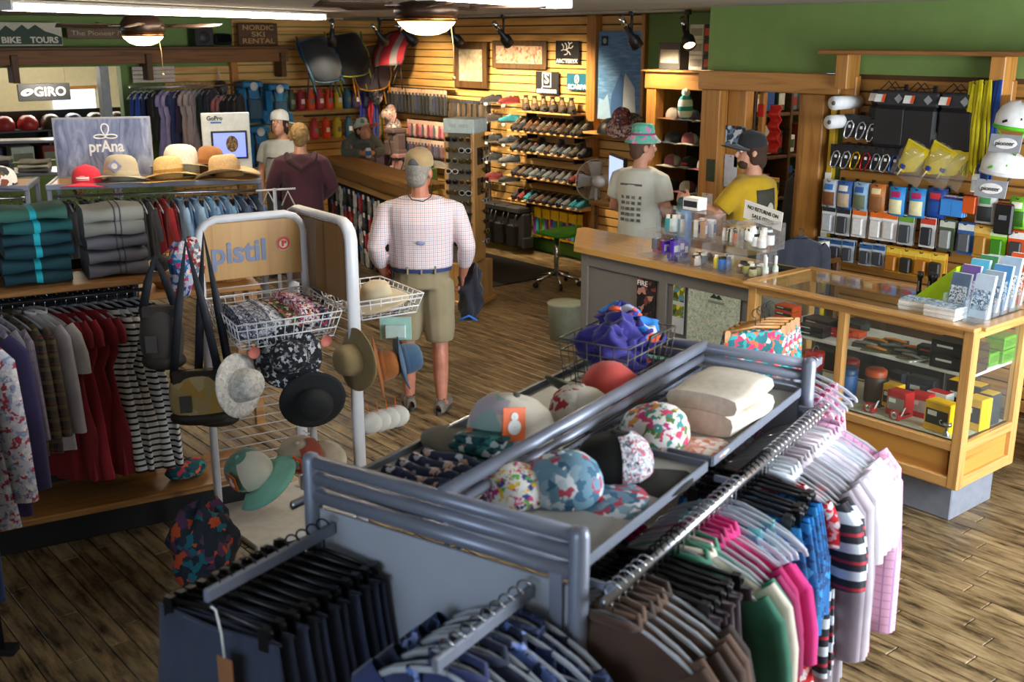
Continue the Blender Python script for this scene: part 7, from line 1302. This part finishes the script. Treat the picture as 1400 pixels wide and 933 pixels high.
# ================================================================ PEOPLE
def V3(*a): return Vector(a)
def lerp(a, b, t): return a+(b-a)*t
def limb(b, pts, rr, n=12):
    """tapered limb through joints, with extra rings for a smooth bend"""
    pts = [Vector(p) for p in pts]; P2 = []; R2 = []
    for i in range(len(pts)-1):
        for k in range(4): P2.append(pts[i].lerp(pts[i+1], k/4)); R2.append(rr[i]+(rr[i+1]-rr[i])*k/4 + (.006*math.sin(PI*k/4) if k else 0))
    P2.append(pts[-1]); R2.append(rr[-1]); b.tube(P2, R2, n)
def hand(b, w, d, up, side, curl=.5, s=1):
    """palm and five bent fingers: w = wrist, d = pointing direction, up = back of hand, side = +1 thumb towards d x up"""
    w = Vector(w); d = Vector(d).normalized(); up = Vector(up); up = (up-d*up.dot(d)).normalized(); x = d.cross(up)*side
    b.tube([w-d*.02, w+d*.03*s, w+d*.085*s], [(.016, .026), (.015, .036*s), (.013, .04*s)], 10, ref=tuple(up))
    for k, L in enumerate((.072, .08, .075, .06)):
        p0 = w+d*.08*s+x*(.03-.02*k)*s; p1 = p0+(d*math.cos(curl*.6)-up*math.sin(curl*.6))*L*.5*s; p2 = p1+(d*math.cos(curl*1.7)-up*math.sin(curl*1.7))*L*.5*s
        b.tube([p0-d*.01, p1, p2], [.0105*s, .0095*s, .0078*s], 7)
    q0 = w+d*.025*s+x*.03*s; q1 = q0+(d*.6+x*.75-up*.2).normalized()*.04*s; q2 = q1+(d*.9+x*.15-up*.35*curl).normalized()*.032*s; b.tube([q0, q1, q2], [.013*s, .011*s, .009*s], 7)
def head(b, c, yaw, pitch=0, s=1):
    T = Matrix.Translation(c) @ Matrix.Rotation(yaw, 4, 'Z') @ Matrix.Rotation(-pitch, 4, 'X') @ Matrix.Scale(s, 4)
    b.ball((0, -.012, .03), (.077, .098, .095), 16, 12, 0, T); b.ball((0, .022, -.035), (.062, .072, .085), 14, 10, 0, T); b.ball((0, .055, -.085), (.03, .03, .03), 10, 8, 0, T)
    b.tube([(0, .088, .028), (0, .104, .0), (0, .112, -.018), (0, .098, -.03)], [.009, .011, .014, .01], 8, T=T)
    b.tube([(-.03, .083, .038), (0, .092, .04), (.03, .083, .038)], .011, 8, T=T)
    b.tube([(-.022, .086, -.055), (0, .093, -.055), (.022, .086, -.055)], .008, 8, T=T); b.tube([(-.02, .085, -.068), (0, .091, -.069), (.02, .085, -.068)], .0075, 8, T=T)
    for sx in (-1, 1): b.ball((sx*.08, -.01, -.005), (.012, .024, .034), 10, 8, 0, T)
    return T
SKIN = P('#c08a70', .5, 0, .06, 30, .05); SKINR = P('#b87860', .5, 0, .08, 30, .05)
def eyes(t, T, s=1):
    for sx in (-1, 1):
        e = ob('eye', cm('eyeball', lambda b: b.ball((0, 0, 0), .012, 10, 8)), P('#e8e4de', .2, 0, 0), t); e.matrix_local = T @ Matrix.Translation((sx*.03, .079, .018)); ob('iris', cm('iris', lambda b: b.ball((0, .009, 0), (.006, .004, .006), 8, 6)), P('#2a2018', .2), e)
def person(label, loc, face, J, mats, extra=None):
    """J: joints in local coordinates, +y = the way the person faces"""
    t = thing('person', label, 'person', loc, (0, 0, face-PI/2), 'people in the shop')
    b = MB(); hc = Vector(J['head']); T = head(b, hc, J.get('yaw', 0), J.get('pitch', 0), J.get('hs', 1))
    nk = Vector(J['neck']); b.tube([nk-Vector((0, 0, .06)), nk, hc+Vector((0, -.01, -.05))], [.07, .056, .052], 12)
    sp = [Vector(p) for p in J['spine']]; wid = J['wid']
    b.tube(sp, wid, 16, ref=(1, 0, 0))
    for k in ('L', 'R'):
        a = [Vector(p) for p in J['arm'+k]]; limb(b, [a[0].lerp(sp[-2], .18)+Vector((0, 0, -.04))]+a[1:], J.get('armr', (.052, .042, .027))); hd = J.get('hand'+k, ((0, 0, -1), (1 if k == 'R' else -1, 0, 0), .5)); hand(b, a[-1], hd[0], hd[1], 1 if (k == 'L') else -1, hd[2])
        l = [Vector(p) for p in J['leg'+k]]; limb(b, l, J.get('legr', (.088, .056, .037))); an = l[-1]
        b.ball(tuple(l[1].lerp(l[2], .3)+Vector((0, -.018, 0))), (.05, .05, .12), 10, 8)
        fd = Vector(J.get('foot'+k, (0, 1, 0))).normalized(); b.tube([an+Vector((0, 0, .0))-fd*.05+Vector((0, 0, -.04)), an+fd*.03+Vector((0, 0, -.035)), an+fd*.14+Vector((0, 0, -.055))], [.034, .04, .026], 10)
    ob('body', remesh(b, .0075, 3), mats['skin'], t)
    # clothes
    ease = J.get('ease', .016)
    b = MB(); tp = [p.copy() for p in sp]; b.tube(tp[J.get('hem', 1):], [(x+ease, y+ease) for x, y in wid[J.get('hem', 1):]], 18, ref=(1, 0, 0)); b.tube([nk-Vector((0, 0, .085)), nk-Vector((0, 0, .03))], [.1, .07], 14)
    for k in ('L', 'R'):
        a = [Vector(p) for p in J['arm'+k]]; q = J.get('sleeve', 1.0); ar = J.get('armr', (.052, .042, .027))
        ins = a[0].lerp(tp[-2], .42)+Vector((0, 0, -.035)); s0 = a[0]+Vector((0, 0, -.03))
        b.ball(tuple(s0+(a[1]-a[0])*.06), (ar[0]+.014,)*3, 12, 8)
        if q >= 1.5: limb(b, [ins, s0, a[1], a[1].lerp(a[2], q-1)], (ar[0]+.014, ar[0]+.014, ar[1]+.017, ar[2]+.018))
        else: limb(b, [ins, s0, a[0].lerp(a[1], q)], (ar[0]+.02, ar[0]+.022, ar[1]+.03))
    ob('shirt', remesh(b, .011, 4, 'shirt'), mats['shirt'], t)
    b = MB(); hip = sp[0]; b.tube([sp[0]-Vector((0, 0, .03)), sp[0]+Vector((0, 0, .05)), sp[1]+Vector((0, 0, .02))], [(wid[0][0]+.012, wid[0][1]+.012), (wid[0][0]+.008, wid[0][1]+.01), (wid[1][0]+.004, wid[1][1]+.004)], 18, ref=(1, 0, 0))
    for k in ('L', 'R'):
        l = [Vector(p) for p in J['leg'+k]]; lr = J.get('legr', (.088, .056, .037))
        if J.get('shorts'): limb(b, [l[0]+Vector((0, 0, .03)), l[0].lerp(l[1], .5), l[0].lerp(l[1], .96)], (lr[0]+.022, lr[0]+.02, lr[1]+.038))
        else: limb(b, [l[0]+Vector((0, 0, .03)), l[1], l[2]], (lr[0]+.018, lr[1]+.022, lr[2]+.028))
    ob('shorts' if J.get('shorts') else 'trousers', remesh(b, .011, 4, 'trousers'), mats['legs'], t)
    for k in ('L', 'R'):
        an = Vector(J['leg'+k][-1]); fd = Vector(J.get('foot'+k, (0, 1, 0))).normalized(); a = math.atan2(fd.y, fd.x)
        s_ = ob('shoe', shoe_me(False), mats['shoe'], t, (an.x+fd.x*.045, an.y+fd.y*.045, an.z-.085), (0, 0, a), 1.06); ob('sole', sole_me(), P('#3a3632', .8), s_)
    eyes(t, T)
    return t, T, b
def put(t, T, name, me, mat, M=Matrix.Identity(4)):
    o = ob(name, me, mat, t); o.matrix_local = T @ M; return o
def hair_me(kind):
    def f(b):
        if kind == 'short': b.ball((0, -.022, .035), (.084, .098, .098), 16, 12); b.ball((0, -.06, -.035), (.072, .05, .06), 12, 8)
        elif kind == 'shaggy':
            b.ball((0, -.025, .03), (.09, .1, .1), 16, 12); b.ball((0, -.07, -.05), (.08, .05, .075), 12, 8)
            for s in (-1, 1): b.ball((s*.07, -.02, -.03), (.022, .045, .06), 10, 8)
        else:
            b.ball((0, -.02, .035), (.087, .1, .1), 16, 12); b.ball((0, -.085, .03), (.06, .05, .055), 12, 8); b.ball((0, -.06, -.03), (.06, .05, .06), 12, 8)
            for k in range(14): a = k*.9; b.tube([(.05*math.cos(a), -.09, .03+.05*math.sin(a)), (.075*math.cos(a), -.10, .03+.07*math.sin(a)), (.06*math.cos(a+.6), -.12, .03+.055*math.sin(a+.6))], [.01, .008, .004], 5)
    if ('hair', kind) not in ME: b = MB(); f(b); ME['hair', kind] = remesh(b, .009, 2, 'hair')
    return ME['hair', kind]
def stand(h=1.0, sh=.2, hip=.1, torso=.15):
    """standing joints for a 1.75 m person, scaled by h"""
    S = lambda *p: (p[0]*1.0, p[1], p[2]*h)
    return dict(spine=[S(0, 0, .90), S(0, 0, 1.0), S(0, .01, 1.15), S(0, 0, 1.32), S(0, -.01, 1.42), S(0, -.015, 1.465)], wid=[(.165, .115), (.155, .11), (.16, .118), (sh-.02, .125), (sh-.015, .09), (.09, .065)],
                neck=S(0, -.012, 1.50), head=S(0, .02, 1.62), armL=[S(-sh, -.01, 1.41), S(-sh-.05, -.03, 1.13), S(-sh-.03, .06, .88)], armR=[S(sh, -.01, 1.41), S(sh+.05, -.03, 1.13), S(sh+.03, .06, .88)],
                legL=[S(-.095, 0, .88), S(-.105, .015, .49), S(-.11, -.01, .095)], legR=[S(.095, 0, .88), S(.105, .015, .49), S(.11, -.01, .095)])
# --- man in the checked shirt, seen from behind
J = stand(1.0, .225); J.update(shorts=True, sleeve=1.62, yaw=R(-22), ease=.03, hem=1, legR=[(.10, 0, .88), (.11, -.01, .48), (.115, -.06, .095)], legL=[(-.10, 0, .88), (-.11, .03, .49), (-.105, .04, .095)], footR=(.25, 1, 0), footL=(-.15, 1, 0), armL=[(-.225, -.01, 1.41), (-.295, -.06, 1.14), (-.25, .10, .93)], armR=[(.225, -.01, 1.41), (.30, -.05, 1.14), (.27, .08, .92)], handR=((.0, .35, -1), (1, 0, 0), 1.0), handL=((.1, .6, -1), (-1, 0, 0), .7), wid=[(.175, .13), (.175, .13), (.185, .138), (.205, .14), (.205, .10), (.1, .07)])
chk = CK('#e0dde2', ((0, .026, .16, 0, '#9a8ab0'), (2, .026, .16, 0, '#9a8ab0'), (0, .026, .12, .5, '#d8907a'), (2, .026, .12, .5, '#d8907a')), soft=.28)
t, T, _ = person('man in a pale checked shirt, khaki shorts and tan cap seen from behind', (4.03, 5.77, 0), R(54), J, dict(skin=SKINR, shirt=chk, legs=CL('#8d8266', .08), shoe=P('#6a665e', .7)))
put(t, T, 'hair', hair_me('short'), P('#8a867e', .9, 0, .25, 90, .6))
kh = CL('#a08a62', .12); c_ = put(t, T, 'cap_crown', crown_me(), kh, Matrix.Translation((0, -.01, .045)) @ Matrix.Rotation(PI/2, 4, 'Z') @ Matrix.Scale(1.12, 4)); put(t, T, 'cap_brim', brim_me(), kh, Matrix.Translation((0, -.005, .05)) @ Matrix.Rotation(PI/2, 4, 'Z') @ Matrix.Scale(1.13, 4)); put(t, T, 'cap_strap', cm('cstrap', lambda b: b.slab(lambda u, v: (.04*(u-.5)*2, -.113-.0+.012*(2*u-1)**2, .055+.045*v*(1-(2*u-1)**2)+.002), 8, 4, .003, nrm=(0, 1, 0))), P('#55575a', .8))
ob('glasses_cord', cm('gcord', lambda b: b.tube([(-.075, .02, 1.58), (-.085, -.08, 1.50), (-.05, -.135, 1.465), (.02, -.145, 1.455), (.07, -.12, 1.48), (.085, -.02, 1.55)], .0035, 6)), BLACK, t)
ob('belt', cm('mbelt', lambda b: b.lathe([(.198, .985), (.2, .99), (.2, 1.02), (.198, 1.025)], 28, sy=.74)), P('#2c3a6a', .7), t)
for x in (-.09, .0, .09): ob('belt_loop', cm('mloop', lambda b: b.box((0, 0, 1.005), (.012, .012, .055))), CL('#8d8266', .08), t, (x, -.146+.04*abs(x)*2, 0))
ob('back_logo', cm('mlogo', lambda b: b.ball((0, 0, 0), (.03, .004, .014), 10, 6)), P('#8a90b8', .8), t, (0, -.172, 1.19))
J0 = (4.03, 5.77); ca, sa = math.cos(R(54)-PI/2), math.sin(R(54)-PI/2)
def loc2w(x, y, z, o=J0, c=ca, s=sa): return (o[0]+c*x-s*y, o[1]+s*x+c*y, z)
jk = thing('folded_jacket', 'dark navy jacket with blue trim carried at the man\'s hip', 'jacket', loc2w(.30, .10, .60), (0, R(8), R(54)-PI/2)); ob('jacket_cloth', crumple(.17, .2, .36, 70, amp=.75), CL('#1b1c28'), jk); ob('trim', cm('jtrim', lambda b: b.tube([(-.06, -.09, .02), (.0, -.1, .06), (.06, -.08, .03)], .008, 6)), P('#2a6ac8', .7), jk)
# --- man in the white t-shirt and bucket hat
J = stand(1.0, .19); J.update(sleeve=.72, yaw=R(-35), ease=.03, hem=0, armL=[(-.19, -.01, 1.41), (-.25, .0, 1.14), (-.12, .20, 1.06)], armR=[(.19, -.01, 1.41), (.25, .0, 1.14), (.13, .22, 1.06)], handR=((-.3, 1, 0), (0, 0, 1), .6), handL=((.3, 1, 0), (0, 0, 1), .6))
t, T, _ = person('young man in a white t-shirt and tie-dye bucket hat behind the till', (6.32, 5.98, 0), R(12), J, dict(skin=SKIN, shirt=CL('#c9cabd', .06), legs=CL('#3a3c44'), shoe=BLACK))
put(t, T, 'hair', hair_me('short'), P('#5a4030', .9)); tie2 = FL('#5fb89c', ('#c884b0', '#8fc8b0', '#d8a0c0', '#4aa890'), 16, .5)
put(t, T, 'bucket_hat', cm('bhat', lambda b: b.lathe([(.145, -.0), (.14, .012), (.098, .06), (.095, .075), (.088, .13), (.07, .145), (.001, .15)], 26)), tie2, Matrix.Translation((0, -.005, .045))); put(t, T, 'hat_band', cm('bhatb', lambda b: b.lathe([(.1, .058), (.0975, .075), (.099, .075)], 26)), P('#9a4a7a', .8), Matrix.Translation((0, -.005, .045)))
for i in range(6):
    for j in range(4): ob('back_print', cm('bprint', lambda b: b.rbox((0, 0, 0), (.032, .003, .024), .001)), P('#5a5c56', .8) if (i+j) % 3 else P('#7a7c74', .8), t, (-.075+j*.05, -.152+.012*abs(j-1.5)-(.006 if i > 2 else 0)+.012*(i == 0), 1.29-i*.045))
ob('back_print', cm('bprint2', lambda b: b.rbox((0, 0, 0), (.2, .003, .016), .001)), P('#5a5c56', .8), t, (0, -.142, 1.345))
# --- man in the yellow t-shirt
J = stand(1.02, .19); J.update(sleeve=.8, yaw=R(48), ease=.03, hem=0, armL=[(-.19, -.01, 1.43), (-.30, .08, 1.22), (-.34, .29, 1.31)], armR=[(.19, -.01, 1.43), (.24, .0, 1.15), (.10, .20, 1.02)], handL=((-.2, 1, .15), (-1, 0, .3), .8), handR=((-.3, 1, 0), (0, 0, 1), .6))
t, T, _ = person('young man in a mustard yellow t-shirt and black cap behind the till', (6.44, 4.98, 0), R(94), J, dict(skin=SKIN, shirt=CL('#b8940f', .08), legs=CL('#2a2c34'), shoe=BLACK))
put(t, T, 'hair', hair_me('shaggy'), P('#3a2618', .9)); put(t, T, 'beard', cm('beard', lambda b: b.ball((0, .045, -.075), (.056, .052, .045), 12, 8)), P('#3a281c', .9)); bl = CL('#1a1c1c', .1)
put(t, T, 'cap_crown', crown_me(), bl, Matrix.Translation((0, -.01, .045)) @ Matrix.Rotation(PI/2, 4, 'Z') @ Matrix.Scale(1.14, 4)); put(t, T, 'cap_brim', brim_me(), bl, Matrix.Translation((0, -.005, .05)) @ Matrix.Rotation(PI/2, 4, 'Z') @ Matrix.Scale(1.14, 4))
bp = ob('back_print', cm('yprint', lambda b: b.slab(lambda u, v: ((u-.5)*.22, -.148+.02*(2*u-1)**2-.012*math.sin(PI*v), 1.08+.32*v), 6, 6, .004, nrm=(0, -1, 0))), P('#3c3a2e', .8), t); ob('print_logo', cm('ylogo', lambda b: b.ball((0, 0, 0), (.05, .004, .085), 12, 8)), P('#b8b4a4', .8), t, (.01, -.168, 1.22))
ob('wristband', cm('wband', lambda b: b.tube([(.032*math.cos(a*PI/6), 0, .032*math.sin(a*PI/6)) for a in range(12)], .006, 6, closed=True)), BLACK, t, (-.338, .28, 1.305))
# --- woman in the burgundy hoodie
J = stand(.975, .19); J.update(sleeve=1.95, ease=.032, hem=0, armL=[(-.19, -.01, 1.385), (-.28, .0, 1.12), (-.15, .17, .98)], armR=[(.19, -.01, 1.385), (.28, .0, 1.12), (.15, .17, .98)], wid=[(.165, .12), (.16, .115), (.16, .118), (.175, .122), (.175, .09), (.085, .065)])
t, T, _ = person('woman in a burgundy hooded sweatshirt with tied-up fair hair seen from behind', (4.95, 9.0, 0), R(62), J, dict(skin=SKIN, shirt=CL('#431c27', .12), legs=CL('#2a2e3a'), shoe=BLACK))
put(t, T, 'hair', hair_me('bun'), P('#8a6c40', .85, 0, .3, 70, .7))
b = MB(); b.tube([(-.13, -.03, 1.43), (-.10, -.115, 1.38), (0, -.15, 1.30), (.10, -.115, 1.38), (.13, -.03, 1.43)], [.03, .035, .04, .035, .03], 10); b.ball((0, -.125, 1.365), (.10, .035, .07), 12, 8); ob('hood', remesh(b, .01, 4, 'hood'), CL('#3a1821', .12), t)
# --- man in the white backwards cap
J = stand(.985, .19); J.update(sleeve=.7, yaw=R(12), pitch=R(-10), ease=.028, hem=0, armL=[(-.19, -.01, 1.39), (-.25, .0, 1.13), (-.02, .16, 1.05)], armR=[(.19, -.01, 1.39), (.25, .02, 1.12), (.22, .10, .88)], handL=((1, .2, -.1), (0, 0, 1), .5))
t, T, _ = person('man in a grey t-shirt and white cap facing the hat rack', (5.42, 10.25, 0), R(208), J, dict(skin=SKIN, shirt=CL('#b4b5ae', .06), legs=CL('#34363c'), shoe=BLACK))
put(t, T, 'hair', hair_me('shaggy'), P('#2e2018', .9)); put(t, T, 'cap_crown', crown_me(), CL('#d8dad4', .05), Matrix.Translation((0, -.01, .045)) @ Matrix.Rotation(-PI/2, 4, 'Z') @ Matrix.Scale(1.14, 4)); put(t, T, 'cap_brim', brim_me(), CL('#d0d2cc', .05), Matrix.Translation((0, -.012, .045)) @ Matrix.Rotation(-PI/2, 4, 'Z') @ Matrix.Scale(1.14, 4))
sg_ = ob('sunglasses', gme, [BLACK, lensm[0]], t, (.0, .168, 1.27), (R(-70), 0, 0)); ob('watch', cm('watch', lambda b: b.tube([(0, .034*math.cos(a*PI/6), .034*math.sin(a*PI/6)) for a in range(12)], .01, 6, closed=True)), BLACK, t, (-.06, .14, 1.06))
# --- man leaning on the wood counter
J = stand(1.0, .19); J.update(sleeve=1.9, ease=.026, hem=0, spine=[(0, -.05, .90), (0, -.02, .99), (0, .10, 1.10), (0, .24, 1.20), (0, .32, 1.245), (0, .36, 1.26)], neck=(0, .385, 1.29), head=(0, .45, 1.36), pitch=R(-14), yaw=R(40), armL=[(-.19, .30, 1.22), (-.22, .46, 1.10), (-.06, .70, 1.115)], armR=[(.19, .30, 1.22), (.23, .46, 1.10), (.05, .70, 1.115)], handL=((.3, 1, .1), (-1, 0, .4), .9), handR=((-.3, 1, .1), (1, 0, .4), .9), legL=[(-.095, -.05, .88), (-.105, -.04, .49), (-.11, -.1, .095)], legR=[(.095, -.05, .88), (.105, 0, .49), (.11, .02, .095)])
LP = (7.38, 11.92); LF = R(247)
t, T, _ = person('man in a grey jacket and coral-brimmed cap leaning on the wood counter', (LP[0], LP[1], 0), LF, J, dict(skin=SKIN, shirt=CL('#5a625e', .12), legs=CL('#2a2c30'), shoe=BLACK))
put(t, T, 'hair', hair_me('short'), P('#2e2018', .9)); put(t, T, 'cap_crown', crown_me(), FL('#b8c4bc', ('#4a7a6c', '#c8d0c8', '#5a8a7c'), 9, .5), Matrix.Translation((0, -.01, .045)) @ Matrix.Rotation(PI/2, 4, 'Z') @ Matrix.Scale(1.14, 4)); put(t, T, 'cap_brim', brim_me(), CL('#d86a4e'), Matrix.Translation((0, -.005, .05)) @ Matrix.Rotation(PI/2, 4, 'Z') @ Matrix.Scale(1.14, 4))
c2, s2 = math.cos(LF-PI/2), math.sin(LF-PI/2)
t = thing('drink_can', 'blue and white drink can in the leaning man\'s hands', 'can', loc2w(0, .80, 1.068, LP, c2, s2)); ob('can_body', cm('can', lambda b: b.lathe([(.001, 0), (.028, 0), (.032, .008), (.032, .105), (.026, .118), (.001, .118)], 16)), P('#cfd8e4', .3, .3), t); ob('label_band', cm('canl', lambda b: b.lathe([(.0325, .03), (.0325, .085)], 16)), P('#2a6ab8', .4), t)
